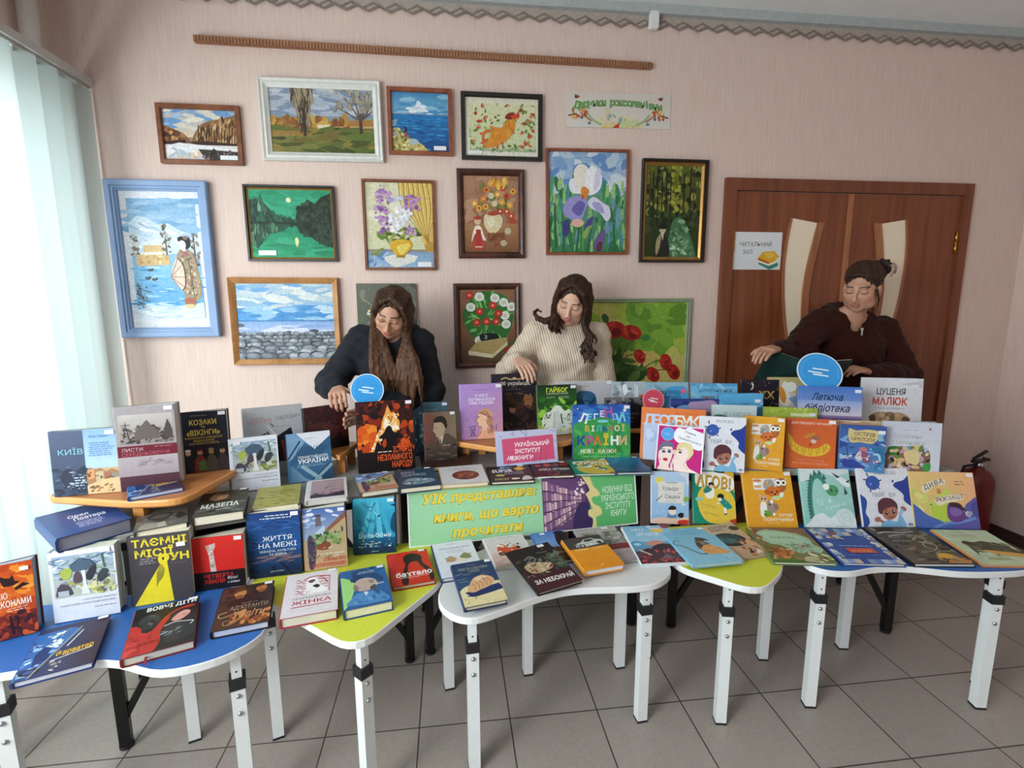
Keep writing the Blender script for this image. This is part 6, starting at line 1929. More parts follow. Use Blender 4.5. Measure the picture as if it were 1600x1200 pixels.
def f(A):
    A.G(0, 0, 1, 1, 'c2227c', 'c6267f').E(.23, .2, .15, .15, '7fb6e6', n=24).E(.23, .2, .135, .135, '5aa0e0', n=24).D(.15, .18, .16, 2, .03, 'a9d0f2', .012)
    A.B([(.38, .12), (.45, .04), (.58, .06), (.68, .02), (.84, .08), (.99, .14), (1.0, .3), (1.0, .44), (.92, .5), (.8, .48), (.68, .44), (.58, .4), (.44, .36), (.36, .26)], 'f2eff6')
    for s, x, y, w in (('Новинки', .7, .16, .24), ('від', .66, .24, .08), ('Українського інституту', .7, .33, .5), ('книги', .66, .4, .16)):
        A.T(s, x, y, .045, '4a3a5c', 'c', .004, rot=-14, fit=w)
    A.B([(.06, 1.02), (.1, .9), (.06, .7), (.1, .5), (.22, .42), (.34, .48), (.36, .66), (.32, .82), (.3, .92), (.4, 1.02)], 'f3d9d2').B([(.05, .56), (.1, .44), (.2, .36), (.34, .4), (.38, .5), (.3, .48), (.16, .5), (.1, .58)], '6a7088').E(.17, .6, .04, .03, '3a4a6a').E(.29, .59, .04, .03, '3a4a6a').L([(.12, .55), (.2, .54)], .014, '3a2a30').L([(.25, .54), (.33, .55)], .014, '3a2a30').E(.22, .77, .055, .035, 'b02a4a').E(.1, .78, .03, .03, 'e6b4c0')
    A.B([(.42, .98), (.4, .8), (.44, .62), (.5, .46), (.6, .42), (.7, .48), (.72, .62), (.66, .76), (.72, .9), (.9, .98), (.95, 1.05), (.45, 1.05)], 'f5ded6').B([(.44, .6), (.46, .42), (.58, .35), (.74, .4), (.8, .56), (.74, .68), (.68, .74), (.7, .56), (.62, .46), (.52, .5)], 'e6d29a').E(.52, .58, .035, .025, '3a3a5a').L([(.47, .52), (.56, .53)], .014, '4a3a30').C([(.36, .62), (.4, .56), (.42, .7), (.36, .86), (.38, .98)], .06, 'f3d6cc', .05).C([(.42, .62), (.36, .78), (.4, .96)], .01, 'a88a88').C([(.68, .76), (.62, .84), (.7, .94)], .01, 'a88a88')
    for q in ((0, 0, 1, .025), (0, 0, .025, 1), (.975, 0, 1, 1)):
        A.G(*q, 'f0ecf2')


panel('pop_art_card', 'popcard', 'magenta pop art card of two whispering women standing before the ЛЕСЯБУКІ book', 'card', f, 'eae6ee', .002)


def disc(label, c, r, tilt, yaw, col, rim, ink, hgt):
    """printed round sign on a thin strut; c = centre, hgt = strut length below the centre"""
    root = empty('disc_sign', c, (0, 0, 0), label, 'sign', 'round signs on the books')
    root.rotation_euler = Euler((-(math.pi / 2 - R(tilt)), 0, R(yaw)), 'XYZ')
    A = Art(2 * r, 2 * r, 9)
    A.E(.5, .5, .5, .5, rim, n=48).E(.5, .5, .47, .47, col, n=48)
    for i in range(46):
        a = R(-200 + i * 4.9)
        A.L([(.5 + .39 * math.cos(a), .5 + .39 * math.sin(a)), (.5 + .42 * math.cos(a), .5 + .42 * math.sin(a))], .011, ink, up=0)
    A.k += 1
    for i, (x0, x1) in enumerate(((.36, .7), (.25, .55), (.34, .68))):
        y = .43 + i * .075
        A.L([(x0, y - .025), (x1, y + .03)], .035, 'eaf6ff')
    mb = MB()
    mb.prism([(r * math.cos(a), r * math.sin(a)) for a in [i * math.pi / 24 for i in range(48)]], 0, .003, 0, lin(rim), T=Matrix.Rotation(R(-90), 4, 'X'))
    n = len(mb.v)
    mb.v += [(p[0] - r, p[1], p[2] - r) for p in A.v]
    mb.f += [tuple(i + n for i in q) for q in A.f]
    mb.c += A.c
    mb.mi += [0] * len(A.f)
    mb.build('printed_disc', M_MATTE, root, color=True)
    MB().box(-.008, .0032, -hgt, .008, .006, 0).build('strut', M_WHITE, root)
    return root


DISC_BLUE = disc('small sky blue round sign peeking up behind the flames book', (-0.366, 2.27, 1.122), .071, 80, 8, '3f9fe6', 'd9ecfa', '7fc0f2', .14)
DISC_RED = disc('pinkish red round sign above the ЛЕСЯБУКІ book', (.940, 2.255, 1.044), .051, 80, -5, 'c9485f', 'e3a0ac', 'd9707f', .12)
DISC_BIG = disc('large sky blue round sign leaning back behind the Летюча бібліотека book', (1.723, 2.19, 1.169), .100, 58, -15, '3f9fe6', 'd9ecfa', '7fc0f2', .08)
# ---------------------------------------------------------------- pictures on the back wall
M_TAG = mat('caption_paper', '#e9e9ec', 0.7, noise=0.02)


def frame_mesh(w, h, fw, dep, prof):
    """mitred frame; prof = [(distance from outer edge 0..1, height 0..1), ...]"""
    mb = MB()
    rings = []
    for t, z in prof:
        d = t * fw
        rings.append([(d, -dep * z, d), (w - d, -dep * z, d), (w - d, -dep * z, h - d), (d, -dep * z, h - d)])
    vs = [p for r in rings for p in r]
    fs = []
    for r in range(len(rings) - 1):
        for i in range(4):
            j = (i + 1) % 4
            fs.append((r * 4 + i, r * 4 + j, (r + 1) * 4 + j, (r + 1) * 4 + i))
    mb.add(vs, fs)
    return mb


FLAT = [(0, 0), (0, 1), (.8, 1), (1, .7), (1, .2)]
DEEP = [(0, 0), (0, .8), (.12, 1), (.35, .75), (.55, .9), (.8, .6), (1, .45), (1, .15)]
ROUND = [(0, 0), (0, .7), (.15, .95), (.4, 1), (.7, .85), (.95, .5), (1, .15)]


def picture(label, cx, cz, w, h, fw, m, fn, prof=FLAT, dep=.022, roll=0, tagat=None, lean=0, inner=None, seed=3, cat='painting'):
    root = empty('framed_picture', (cx - w / 2, YB - .001 - math.sin(R(lean)) * 0, cz - h / 2), (R(lean), R(roll), 0), label, cat, 'paintings on the back wall')
    if m is not None:
        frame_mesh(w, h, fw, dep, prof).build('frame', m, root)
    if inner:
        iw, im = inner
        q = frame_mesh(w - 2 * fw + .004, h - 2 * fw + .004, iw, dep * .6, [(0, 0), (0, .8), (.5, 1), (1, .5), (1, .2)]).build('inner_frame', im, root)
        q.location = (fw - .002, 0, fw - .002)
        fw += iw - .002
    A = Art(w - 2 * fw + .004, h - 2 * fw + .004, seed)
    fn(A)
    mb = MB().box(0, 0, 0, A.w, .006, A.h, 0, (.3, .25, .2))
    n = len(mb.v)
    mb.v += A.v
    mb.f += [tuple(i + n for i in q) for q in A.f]
    mb.c += A.c
    mb.mi += [0] * len(A.f)
    c = mb.build('canvas', M_PAINT, root, color=True)
    c.location = (fw - .002, -(.0075 if m is not None else .0), fw - .002)
    if m is None:
        c.location = (0, -.014, 0)
        MB().box(.002, -.008, .002, w - .002, 0, h - .002).build('stretcher', M_DARKW, root)
    if tagat:
        tx, tz, tw, th = tagat
        MB().box(tx, -.0125, tz, tx + tw, -.0115, tz + th).build('caption_card', M_TAG, root)
    return root


M_BRN = wood('frame_brown', '#6a3a22', '#8a5232', .4, 7, (3, 3, 3))
M_BRN2 = wood('frame_reddish', '#7c4028', '#9a5538', .4, 7, (3, 3, 3))
M_WHF = mat('frame_white', '#dddcd6', 0.5, noise=0.06, scale=30)
M_DKF = mat('frame_dark', '#1f1714', 0.35, noise=0.15)
M_DKW = wood('frame_burnt_wood', '#2a1410', '#5c3020', .35, 9, (2, 2, 2))
M_OAK = wood('frame_oak', '#a8713f', '#c08a55', .4, 7, (3, 3, 3))
M_GOLD = mat('frame_gold', '#b88a4c', 0.35, metal=.6, noise=0.1)
M_BLUEF = mat('frame_blue', '#829dc4', 0.45, noise=0.08, scale=6)
M_GRNF = mat('frame_greenish', '#9ba68a', 0.45, noise=0.1, scale=12)
M_DARKW = mat('stretcher_wood', '#5a5a50', 0.7, noise=0.1)


def f(A):
    A.G(0, 0, 1, .55, '7fa6cc', 'e0c8a8').S(40, (0, 0, 1, .4), ['a9c2d8', '6f9ac8', 'd9d0c4', 'e6dccc', 'c9bdb8'], .12, .03, rj=15)
    A.B([(0, .62), (0, .35), (.12, .38), (.25, .48), (.34, .58), (.3, .66)], '8a5a38').S(30, (0, .36, .3, .62), ['6a4028', 'a8744a', '4a2c1c', 'c48f5c'], .03, .03, mask=[(0, .36), (.2, .42), (.32, .6), (0, .64)])
    A.B([(.38, .66), (.44, .42), (.56, .25), (.75, .18), (.92, .12), (1.05, .1), (1.05, .74), (.6, .74)], '8a6440').S(120, (.4, .14, 1, .72), ['6a452a', 'b08a5c', '4a2f1e', 'a3794e', 'c9a878'], .018, .05, rot=10, rj=20, mask=[(.4, .66), (.5, .36), (.75, .2), (1, .14), (1, .74)])
    for i in range(16):
        x = .46 + i * .035
        A.L([(x, .68), (x + .02, .3 + (i % 4) * .05)], .01, '4a2c1c')
    A.P([(0, .64), (.28, .6), (.3, .66), (0, .74)], '35201a').P([(.3, .64), (.6, .62), (1, .66), (1, .76), (.5, .72)], '3a241c').G(0, .7, 1, 1, 'd9d4d2', 'c9c2c4')
    A.P([(0, .74), (.2, .66), (.3, .68), (.5, .7), (1, .78), (1, .8), (.5, .76), (.3, .9), (0, .95)], 'e6e4e6').P([(.45, .78), (.75, .8), (1, .82), (1, 1), (.55, 1)], '3a3230').S(30, (.5, .8, 1, 1), ['1f1c1e', '5a4c44', '8d8078', '2c2626'], .02, .04, rot=0, rj=10).S(12, (.2, .8, .5, 1), ['e0c0a4', 'f0e4d8', 'c9b4a8', 'b9c4d0'], .06, .03).C([(.05, .95), (.16, .84), (.1, .76)], .03, 'b9b9c4')


picture('small winter river landscape in a brown frame, top left of the wall', -1.173, 2.303, .376, .271, .022, M_BRN, f, tagat=(.27, .024, .08, .02))


def f(A):
    A.G(0, 0, 1, .45, '9aa4b8', '8fa0b4').S(50, (0, 0, 1, .44), ['b4b8c4', '7f8fa8', 'a8b0bc', 'c4c4c8', '8a94a8'], .12, .025, rj=12).G(0, .42, 1, .48, '7f93a0', '8a9488')
    A.P([(0, .46), (.3, .44), (.6, .5), (1, .46), (1, .7), (0, .7)], 'a8763c').S(60, (0, .46, .72, .62), ['b5853f', '8a5a2c', 'c49a4c', '7a4a26', 'a06a34'], .025, .045, rot=0, rj=20).P([(.44, .56), (.56, .53), (.58, .62), (.45, .62)], 'd9d0b0').P([(.42, .56), (.5, .48), (.6, .55)], 'c9a04c').P([(.6, .58), (1, .56), (1, .64), (.6, .66)], 'c2a46a').P([(.66, .6), (.76, .56), (.77, .68), (.68, .7)], '7f5230')
    A.G(0, .68, 1, 1, '6a6f34', '4f5428').S(110, (0, .62, 1, 1), ['5a6a2c', '75753a', '8a7a3c', '4a5226', '6f6430', '3f4a20'], .1, .025, rj=18).P([(.7, .72), (.85, .64), (1, .66), (1, .8), (.75, .78)], '5f7030').P([(0, .66), (.3, .66), (.4, .72), (0, .76)], '96763c')
    t = [(.2, .0), (.42, .0), (.4, .22), (.345, .6), (.31, .62), (.24, .25)]
    A.P(t, '7a6a52').S(90, (.2, .0, .42, .6), ['5f5040', '8a7a60', '9a8c74', '4a3c30', 'a89a80'], .012, .06, rot=0, rj=16, mask=t).L([(.325, .3), (.325, .74)], .03, '3f2f26').C([(.325, .6), (.28, .3), (.25, .05)], .008, '3f3028').C([(.325, .6), (.36, .3), (.38, .05)], .008, '3f3028')
    A.L([(.87, .68), (.865, .45)], .032, '453a33', .022)
    for a in ((.72, .12), (.66, .3), (.78, .02), (.86, .04), (.94, .08), (.99, .3), (1, .16)):
        A.C([(.866, .48), ((.866 + a[0]) / 2 + .01, (.42 + a[1]) / 2 + .04), a], .014, '5a4e46', .004)
        A.C([((.866 + a[0]) / 2, (.42 + a[1]) / 2 + .02), (a[0] + .05, a[1] + .02)], .007, '6a5e55', .003)
    A.S(40, (.62, 0, 1, .34), ['9a9282', '8a8072', 'a8a090'], .03, .02)


picture('large autumn landscape with two bare trees in a wide white frame', -.598, 2.383, .577, .379, .042, M_WHF, f, DEEP, .03, -.5)


def f(A):
    A.G(0, 0, 1, .36, '3f86b8', '7fb0cc').S(20, (0, .05, 1, .34), ['5a9ac4', '8fbcd4', '4a90c0'], .14, .03, rj=8).B([(.3, .32), (.42, .22), (.46, .14), (.52, .18), (.54, .24), (.64, .32)], 'dfe8ee').S(8, (.3, .22, .75, .36), ['c4d6e2', 'e9eff2'], .06, .02, rj=10)
    A.G(0, .37, 1, 1, '2a7ab8', '14407c').S(80, (0, .38, 1, 1), ['1f6aac', '2f86c4', '185a98', '3a90c8', '164a8a'], .08, .012, rj=6)
    A.P([(0, .48), (.1, .46), (.08, .56), (0, .6)], '7fa8bc').P([(0, .62), (.1, .6), (.2, .7), (.34, .8), (.5, .86), (.66, 1), (0, 1)], 'c2b06a').S(70, (0, .6, .62, 1), ['d6c480', 'a8944c', '8a8040', 'e6d89a', '9aa0a0', '6f7a48'], .03, .02, mask=[(0, .62), (.12, .62), (.34, .8), (.66, 1), (0, 1)]).B([(.3, .82), (.36, .78), (.46, .82), (.44, .88), (.32, .88)], 'a9b9bc')
    A.P([(.22, .66), (.26, .66), (.27, .76), (.21, .76)], '9a4a54').E(.24, .61, .022, .025, '3a2a2a').P([(.22, .62), (.27, .62), (.265, .68), (.22, .68)], '3f2a30').L([(.235, .76), (.24, .84)], .015, '5a3a34')


picture('small square seascape with one white cloud in a thin brown frame', -.123, 2.398, .321, .316, .020, M_BRN2, f, tagat=(.225, .026, .062, .02))


def f(A):
    A.G(0, 0, 1, 1, 'dfd9c4', 'e3dfd0').G(.06, .1, .97, .9, 'd9d6ae', 'c9cfa4')
    A.S(70, (.06, .1, .96, .86), ['8aa050', '6f8a40', 'a9b870', '5f7a38'], .03, .014)
    rg = random.Random(5)
    for i in range(46):
        x, y = rg.uniform(.08, .95), rg.uniform(.12, .86)
        if .32 < x < .68 and .2 < y < .85:
            continue
        for q in range(4):
            A.E(x + rg.uniform(-.02, .02), y + rg.uniform(-.02, .02), .022, .011, rg.choice(['c4452c', 'd9603a', 'b03a28', 'e07a4c']), rg.uniform(0, 180), 6, .4)
    A.B([(.28, .88), (.3, .74), (.36, .6), (.34, .48), (.42, .5), (.5, .5), (.56, .4), (.6, .3), (.66, .34), (.68, .5), (.62, .64), (.54, .74), (.46, .8), (.4, .88)], 'd98a2c')
    A.S(40, (.3, .4, .66, .86), ['e09a36', 'c4722a', 'd08430', 'dfa248'], .045, .012, rot=70, rj=25, mask=[(.3, .86), (.36, .55), (.55, .5), (.64, .36), (.66, .52), (.54, .74), (.42, .84)])
    A.B([(.54, .34), (.58, .26), (.66, .24), (.68, .3), (.62, .36)], '8a2a24').B([(.62, .3), (.7, .26), (.72, .22), (.74, .3), (.68, .36)], 'c9452c').P([(.68, .34), (.74, .33), (.7, .38)], 'e0b050').C([(.34, .56), (.26, .6), (.24, .76), (.3, .9)], .05, 'c9742a', .02).L([(.5, .76), (.52, .9)], .016, '8a5a2a').L([(.44, .8), (.43, .92)], .016, '8a5a2a')
    A.G(.06, .86, .97, .91, 'a8b48a', '9aa880').S(40, (.06, .84, .96, .92), ['7f9464', 'c9cfb4', '5f7a4c'], .02, .01)


picture('rooster among red flowers on white paper in a black frame', .291, 2.387, .419, .324, .022, M_DKF, f, tagat=(.035, .03, .07, .016))


def f(A):
    A.G(0, 0, 1, 1, '93b6dc', 'a9c4de').G(0, 0, 1, .02, 'e6e6ee')
    A.G(.0, .0, 1, 1, 'e2e2ea', 'dfe1e8').G(.09, .055, .94, .93, '86b0d4', '9cc4e2')
    A.S(40, (.1, .06, .93, .3), ['93b9d9', '7aa6cc', 'a3c3de'], .14, .03, rj=10, mask=[(.1, .06), (.93, .06), (.93, .3), (.1, .3)])
    A.P([(.09, .23), (.2, .18), (.32, .19), (.46, .24), (.58, .23), (.75, .29), (.94, .32), (.94, .45), (.09, .45)], 'c9d9e6').S(30, (.1, .2, .93, .4), ['dfe8ee', 'a9c0d6', 'b9cfe0', 'eef2f4'], .09, .02, rot=15, rj=12, mask=[(.1, .24), (.3, .2), (.93, .34), (.93, .44), (.1, .44)])
    A.P([(.2, .38), (.42, .33), (.55, .38), (.5, .4), (.22, .4)], 'd9e4ec').P([(.24, .39), (.48, .385), (.49, .44), (.24, .445)], 'd9b884').P([(.14, .45), (.2, .44), (.54, .44), (.56, .53), (.14, .54)], 'd6b480').P([(.18, .44), (.52, .435), (.56, .455), (.14, .46)], 'e6e2d6').S(14, (.16, .46, .54, .53), ['b9925c', 'e6cfa0', 'c4a06a'], .02, .02, rj=5)
    for x, y0, y1, s in ((.53, .24, .46, .045), (.88, .3, .54, .05), (.14, .32, .46, .04)):
        A.L([(x, y0), (x, y1)], .02, '6a5a50').S(26, (x - s, y0, x + s, y1), ['7a6f64', 'c9c6c2', '5a5048', '96887c'], .03, .014)
    A.G(.09, .54, .94, .86, '8abfe2', '5aa0d6').S(60, (.1, .54, .93, .86), ['a9d2ea', '6fb0de', '4a94cc', 'bcdcee'], .1, .012, rj=6, mask=[(.1, .54), (.93, .54), (.93, .86), (.1, .86)])
    for x, y in ((.3, .57), (.26, .63), (.34, .64)):
        A.E(x, y, .035, .018, '4a5a50').E(x + .03, y - .008, .014, .012, '3a3a38')
    for q in (((.1, .68), (.2, .72), (.28, .73)), ((.1, .74), (.18, .79), (.26, .8)), ((.12, .66), (.16, .76)), ((.1, .8), (.2, .83))):
        A.C(list(q), .012, '5a5450').S(6, (q[0][0], q[0][1] - .02, q[-1][0], q[-1][1] + .02), ['7a7670', '4f4c48'], .025, .01)
    A.P([(.09, .86), (.3, .83), (.55, .84), (.94, .81), (.94, .93), (.09, .93)], 'cfdce6').S(20, (.1, .85, .93, .92), ['e6ecf0', 'b9c9d9', 'd9e4ea'], .09, .02, rj=10)
    A.B([(.64, .5), (.68, .43), (.76, .41), (.85, .45), (.9, .55), (.93, .68), (.9, .78), (.8, .8), (.72, .79), (.69, .7), (.68, .6)], 'a68f74')
    A.S(90, (.66, .44, .92, .79), ['c9a890', '8a7a60', 'b9776c', 'd6c4a4', '75684f', 'a39a78', 'c48a80'], .025, .012, mask=[(.68, .46), (.8, .43), (.9, .56), (.92, .72), (.88, .78), (.72, .78), (.68, .6)])
    A.P([(.7, .43), (.76, .41), (.82, .46), (.76, .47)], '9a6a6c').L([(.79, .48), (.83, .78)], .012, '6a5f4c').B([(.7, .78), (.82, .78), (.83, .83), (.72, .83)], 'a86450').B([(.7, .825), (.82, .825), (.8, .85), (.72, .85)], 'd9c48f')
    A.E(.765, .375, .07, .075, '17151a').E(.73, .345, .05, .04, '17151a').E(.79, .35, .045, .04, '1c191d').E(.735, .385, .045, .06, 'eef0f0').P([(.72, .41), (.77, .4), (.775, .43), (.73, .43)], 'e9ebea').E(.78, .335, .03, .025, '8a6a5c')
    A.B([(.56, .62), (.6, .53), (.66, .48), (.71, .52), (.73, .62), (.71, .7), (.68, .72), (.62, .67)], 'e0c9b8')
    for e in ((.66, .485), (.71, .53), (.73, .62), (.71, .695), (.66, .71)):
        A.L([(.555, .62), e], .01, 'a87a74')
    A.C([(.66, .48), (.72, .53), (.735, .62), (.72, .69), (.68, .72)], .014, '5a3f3a')


picture('tall painting of a woman in a kimono with parasol in a wide blue frame', -1.394, 1.71, .462, .755, .048, M_BLUEF, f, [(0, 0), (0, .9), (.1, 1), (.55, 1), (.6, .8), (.8, .8), (.85, .6), (1, .5), (1, .1)], .035)


def f(A):
    A.G(0, 0, 1, .55, '2f9a72', '259068').G(0, .5, 1, 1, '1c8a60', '2a9a6e').S(30, (0, 0, 1, .4), ['35a07a', '2a946c', '248a62'], .14, .04, rj=10).S(30, (0, .6, 1, 1), ['1f8a5f', '35a278', '178058'], .12, .02, rj=6)
    A.E(.48, .15, .03, .03, 'e6e6b4').B([(.53, .72), (.56, .7), (.575, .76), (.555, .84), (.535, .8)], 'd9dca0')
    tl = [(0, .22), (.08, .12), (.12, .18), (.14, .06), (.17, .18), (.3, .36), (.42, .4), (.55, .44), (.55, .5), (0, .52)]
    A.P(tl, '1f4434').S(60, (0, .1, .5, .5), ['2a5a44', '16342a', '35604a', '1c3c2e'], .02, .05, rot=0, rj=15, mask=tl).P([(.1, .24), (.12, .16), (.14, .24), (.14, .32), (.1, .32)], '6a9a7c')
    tr = [(.55, .44), (.58, .28), (.66, .22), (.72, .14), (.8, .2), (.88, .1), (1, .04), (1, .55), (.6, .52)]
    A.P(tr, '1f2f22').S(90, (.55, .06, 1, .52), ['2a3f2c', '15241a', '36492f', '1a2c20'], .03, .025, mask=tr).G(0, .47, 1, .53, '1a3024', '16281e')
    A.P([(0, .52), (.5, .5), (.4, .6), (.2, .66), (.12, .8), (.06, .86), (0, .8)], '1f4a38').S(50, (0, .52, .42, .84), ['2f5a44', '173a2c', '4a7a5c', '6a8a64', '224a38'], .015, .05, rot=0, rj=10, mask=[(0, .52), (.42, .54), (.2, .66), (.1, .84), (0, .8)])
    lr = [(.55, .5), (1, .52), (1, .86), (.9, .78), (.8, .76), (.7, .66), (.6, .64)]
    A.P(lr, '1a2a20').S(70, (.55, .5, 1, .84), ['25382a', '121f18', '2f4433'], .02, .04, rot=0, rj=12, mask=lr)


picture('green moonlit lake painting in a thin dark frame with gold lining', -.781, 1.894, .435, .37, .012, M_DKF, f, tagat=(.05, .03, .085, .024), inner=(.012, M_GOLD))


def f(A):
    A.G(0, 0, 1, .78, 'dcd6b8', 'd0cfa6').S(20, (0, 0, .5, .75), ['e3dec4', 'd0caa4'], .15, .05).P([(.48, -.0), (1, 0), (1, .82), (.9, .8), (.86, .74), (.76, .5), (.6, .3)], 'd9b860')
    for i in range(8):
        x = .5 + i * .07
        A.C([(x, 0), (x + .05, .3), (.85 + i * .012, .62), (.9 + i * .01, .72)], .014, 'a87f34', .006).C([(x + .025, 0), (x + .07, .3), (.86 + i * .012, .62)], .016, 'ead08a', .004)
    A.P([(.86, .72), (1, .68), (1, .84), (.88, .82)], 'b8903c').G(0, .81, 1, 1, '7f9cc0', '9ab4d0').P([(.2, .88), (.5, .82), (.76, .86), (.7, .93), (.42, 1), (.34, .96)], 'dcdad2').S(10, (0, .82, .3, 1), ['5f86b8', 'a9bfd4'], .06, .02)
    A.S(50, (.1, .52, .8, .72), ['5f7a30', '86963c', '46601f', 'a3a04a', '6a8a34'], .06, .022, rj=60, mask=[(.12, .56), (.7, .5), (.78, .6), (.6, .72), (.3, .7)])
    for x, y, rx, ry, n in ((.28, .22, .1, .13, 36), (.24, .36, .1, .08, 26), (.28, .5, .09, .09, 26), (.7, .22, .12, .1, 36), (.66, .55, .08, .05, 16)):
        A.S(n, (x - rx, y - ry, x + rx, y + ry), ['a87ab4', '8f5fa0', 'c49aca', '7a4f90', 'b98ac0'], .028, .02)
    A.S(8, (.2, .04, .3, .14), ['a87ab4', '9a6aaa'], .022, .02).S(10, (.38, .16, .56, .24), ['b9b9dc', '9aa4cc', 'cfcfe4'], .035, .03)
    for x, y in ((.4, .42), (.5, .32), (.56, .42), (.42, .54), (.62, .36), (.5, .48)):
        for q in range(5):
            a = q * 1.257
            A.E(x + .04 * math.cos(a), y + .03 * math.sin(a), .04, .028, ['e9e9f0', 'd6d6e4', 'f3f3f6'][q % 3], q * 72, 8, .4)
        A.E(x, y, .014, .014, 'd9c87a')
    A.B([(.34, .74), (.4, .68), (.52, .66), (.64, .68), (.68, .73), (.6, .82), (.54, .86), (.44, .86), (.38, .8)], 'd6a82c').B([(.44, .76), (.52, .72), (.64, .72), (.58, .8), (.5, .84)], 'e6cc62').P([(.44, .85), (.55, .85), (.56, .88), (.43, .88)], 'a8842c').S(5, (.08, .76, .22, .86), ['7f8a40', '96a04c'], .05, .02, rot=-30, rj=15)


picture('still life of lilac in a yellow vase with golden curtain', -.244, 1.893, .366, .451, .014, M_BRN, f, tagat=(.27, .018, .07, .024), dep=.018)


def f(A):
    A.G(0, 0, 1, .62, 'b08468', '8f6048').G(0, .62, 1, 1, 'a87850', '7c5034').S(30, (0, 0, 1, .6), ['b88c70', '9a6c50', 'a67a60'], .14, .05)
    cols = ['c2472a', 'd97a34', 'b03a28', 'e0a040', 'cfc4a8', 'a84a3a']
    rg = random.Random(8)
    A.S(30, (.3, .1, .85, .46), ['6a7a34', '86803a', '4f602a'], .06, .03)
    for x, y in ((.42, .18), (.5, .1), (.6, .12), (.72, .16), (.36, .3), (.5, .26), (.62, .24), (.78, .26), (.28, .42), (.4, .4), (.56, .36), (.7, .34), (.84, .38), (.78, .46), (.66, .46), (.9, .2), (.2, .36), (.86, .52)):
        c = rg.choice(cols)
        for q in range(7):
            a = q * .9
            A.E(x + .035 * math.cos(a), y + .026 * math.sin(a), .026, .02, c, q * 51, 7, .4)
        A.E(x, y, .018, .018, rg.choice(['e6c070', '6a2a1c', 'f0e6d0']))
    A.S(8, (.4, .04, .8, .14), ['d9a03a', 'e6b850'], .03, .06, rot=0, rj=30)
    A.B([(.36, .56), (.4, .5), (.52, .48), (.64, .5), (.7, .56), (.68, .66), (.58, .74), (.46, .74), (.38, .66)], 'd9c9a0').B([(.42, .5), (.5, .46), (.62, .47), (.64, .5), (.52, .52)], 'a84a34').B([(.42, .58), (.5, .54), (.56, .6), (.48, .68)], 'e6dcbc')
    A.B([(.16, .94), (.2, .74), (.24, .62), (.3, .74), (.36, .94)], 'b9402f').B([(.14, .8), (.2, .66), (.3, .66), (.36, .78), (.4, .84), (.34, .84), (.3, .76), (.2, .76), (.14, .86)], 'e6d9c9').E(.25, .59, .06, .065, 'd9b490').E(.25, .55, .065, .03, 'b03a28').P([(.22, .7), (.3, .7), (.32, .94), (.2, .94)], 'a8342c').L([(.2, .93), (.33, .93)], .02, 'e6d0b0')
    A.P([(.42, .76), (.72, .74), (.74, .84), (.44, .86)], '7a4a30').S(6, (.44, .76, .72, .84), ['8f5a3a', '6a3c26'], .06, .03).E(.8, .72, .06, .06, 'c9b89a').E(.72, .88, .06, .055, 'b9a48a').E(.58, .9, .05, .05, '8a4a34').E(.88, .58, .06, .06, 'b8422c')


picture('folk bouquet with a clay pot and doll in a dark carved frame', .233, 1.955, .354, .451, .034, M_DKW, f, ROUND, .026, -.4)


def f(A):
    A.G(0, 0, 1, .4, '8fb0d0', 'a9c0d4').G(0, .35, 1, 1, '6a9a78', '3a7a50').S(50, (0, 0, 1, .4), ['7fa0cc', 'b9cbdc', '6a90c4', 'd0dae4', '9ab4d4'], .1, .05)
    A.S(120, (0, .3, 1, 1), ['3f8a5c', '5fa070', '2f6f4a', '86b47f', '4a8a8a', '6f9ab0', '9ac27a'], .025, .09, rot=0, rj=14)
    for a in (((.3, .98), (.26, .6), (.32, .2)), ((.36, 1), (.4, .7)), ((.42, 1), (.44, .62), (.43, .5)), ((.2, 1), (.18, .6)), ((.62, 1), (.7, .7), (.68, .52)), ((.5, 1), (.56, .74)), ((.86, 1), (.84, .66)), ((.1, .95), (.08, .5))):
        A.C(list(a), .04, ['2f7a44', '3f8f50', '28683c'][len(a) % 3], .012)
    A.L([(.44, .98), (.45, .5)], .025, '5a9a50')
    A.B([(.3, .4), (.26, .32), (.3, .26), (.38, .3), (.42, .4)], 'e9e6ee').B([(.32, .2), (.4, .12), (.5, .16), (.48, .3), (.42, .42), (.36, .34)], 'ece4d6').B([(.48, .4), (.46, .24), (.54, .14), (.62, .16), (.68, .24), (.66, .36), (.56, .42)], 'f0eef2').B([(.6, .2), (.66, .16), (.66, .3), (.58, .38)], 'd9d2e6')
    A.B([(.42, .36), (.46, .34), (.52, .38), (.48, .46), (.42, .46)], 'd98a3a').B([(.2, .62), (.2, .52), (.3, .44), (.44, .44), (.5, .5), (.46, .6), (.42, .68), (.36, .72), (.28, .66)], '9a93cc').B([(.3, .56), (.4, .48), (.47, .52), (.42, .62), (.36, .62)], '6a62a8').B([(.5, .5), (.58, .44), (.7, .5), (.78, .54), (.8, .64), (.74, .68), (.66, .6), (.56, .56)], 'd9d6e9').B([(.56, .5), (.66, .5), (.72, .6), (.62, .58)], 'a8a2d4').B([(.3, .68), (.4, .66), (.46, .7), (.4, .74), (.32, .73)], 'e0b0a0').E(.44, .44, .02, .03, 'c9602c')
    A.B([(.18, .78), (.2, .68), (.26, .68), (.27, .78), (.22, .84)], '3f3f7a').B([(.46, .74), (.52, .66), (.58, .64), (.54, .74), (.48, .8)], '4a4a86').B([(.6, .98), (.6, .88), (.66, .8), (.72, .76), (.74, .86), (.7, .94)], '6a5a8a').B([(.62, .98), (.64, .9), (.7, .9), (.68, .98)], '5f2f4a').B([(.44, .82), (.5, .74), (.54, .74), (.48, .86)], '86a85c')


picture('large white and violet iris painting in a thin brown frame', .752, 2.021, .452, .542, .014, M_BRN2, f, roll=-.6)


